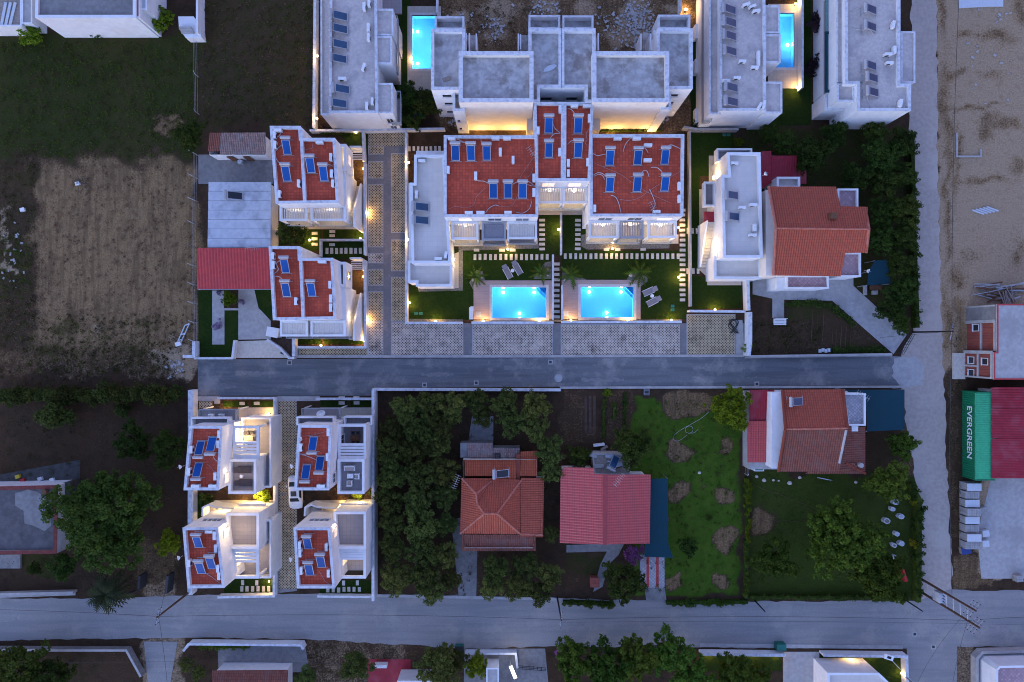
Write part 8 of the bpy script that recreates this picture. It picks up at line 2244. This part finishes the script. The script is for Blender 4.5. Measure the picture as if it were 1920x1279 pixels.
t = thing('pizza_oven', 'small brick oven with tiled roof in the garden below the rose red roof', 'oven', (*G(1113, 1086), 0)); c = G(1113, 1086)
MB().obox(*c, 0, 1.2, 1.0, 1.0).build('base', M['brick'], t); MB().prism([(c[0] - .6, c[1] - .6), (c[0] + .6, c[1] - .6), (c[0] + .6, c[1] + .6), (c[0] - .6, c[1] + .6)], 1.2, 1.3).build('roof', M['brick'], t)
for x, y, m, lab in [(840, 219, 'greenfab', 'round green parasol in the garden beside the left shell') ] if False else [(791, 216, 'greenfab', 'round green cover in the garden below the upper left pool'), (777, 220, 'bluefab', 'blue cover beside the round green cover')]:
    c = G(x, y); tag(MB().cyl(*c, 0, .5, .55, 14, .45).build('covered_pot', M[m]), lab, 'cover')
for x, y, m, lab in [(36, 893, 'yellowpl', 'yellow crate behind the old left house'), (45, 900, 'redpl', 'red bucket behind the old left house'), (78, 897, 'bag', 'grey sack behind the old left house'), (100, 899, 'plastic', 'white tub behind the old left house'), (45, 394, 'plastic', 'white litter near the straw field edge'), (148, 385 - 40, 'plastic', 'white scrap in the brush heap')]:
    c = G(x, y); t = thing('yard_item', lab, lab.split()[1], (*c, 0)); MB().obox(*c, 0, .35, .5, .4, .3).build('body', M[m], t); MB().obox(*c, .351, .38, .56, .46, .3).build('rim', M[m], t)
# white caravan-like trailer beside the lower left villa
t = thing('utility_cabinet', 'white flat topped cabinet beside the lower left villa driveway', 'cabinet', (*G(509, 624), 0)); q = GG([(502, 613), (522, 617), (519, 633), (499, 629)], 1.9)
MB().prism(q, 0, 1.85).build('body', M['white'], t); MB().prism(inset(q, -.06), 1.851, 1.92, bot=True).build('roof', M['plastic'], t)
c = G(530, 661); tag(MB().obox(*c, .034, .05, .5, .45, -.4).build('doormat', M['dark']), 'dark square grate on the cream driveway apron', 'grate')
c = G(1289, 739 + 8); 
for x, y, lab in [(1212, 735, 'pale metal frame at the road beside the middle lawn'), (933, 856, 'black barrow frame on the lean-to roof')]:
    c = G(x, y, 2.4 if y > 800 else 0); z = 2.42 if y > 800 else .02; t = thing('metal_frame', lab, 'frame', (*c, z)); q = [(c[0] - .35, c[1] - .4), (c[0] + .35, c[1] - .4), (c[0] + .35, c[1] + .4), (c[0] - .35, c[1] + .4)]
    MB().ring(q, .06, z, z + .15).build('frame', M['metalgrey' if z < 1 else 'black'], t)
    for k in range(3): MB().box(c[0] - .3, c[0] + .3, c[1] - .22 + k * .2, c[1] - .18 + k * .2, z + .02, z + .1).build('bar', M['metalgrey' if z < 1 else 'black'], t)
for i, (x, y, lab) in enumerate([(1375, 612, 'coil of black cable on the sandy strip beside the last parking bay')]):
    c = G(x, y); pts = [(c[0] + (.5 + .2 * math.sin(k * .7)) * math.cos(k * .45), c[1] + .9 * math.sin(k * .31), .06 + .002 * k) for k in range(60)]
    tag(MB().tube(pts, .045, 5).build('black_cable', M['black']), lab, 'cable')
c = G(1460, 1208); tag(MB().box(c[0] - .6, c[0] + .6, c[1] - .4, c[1] + .4, 0, 1.0).build('waste_container', M['teal_box']), 'dark green waste container at the bottom white wall', 'bin')
t = thing('waste_bin', 'grey green waste container at the street beside the grove tree at the bottom', 'bin', (*G(862, 1212), 0)); c = G(862, 1212)
MB().obox(*c, .1, .95, 1.1, .8).build('body', M['teal_box'], t); MB().obox(*c, .951, 1.05, 1.16, .86).build('lid', M['dark'], t)
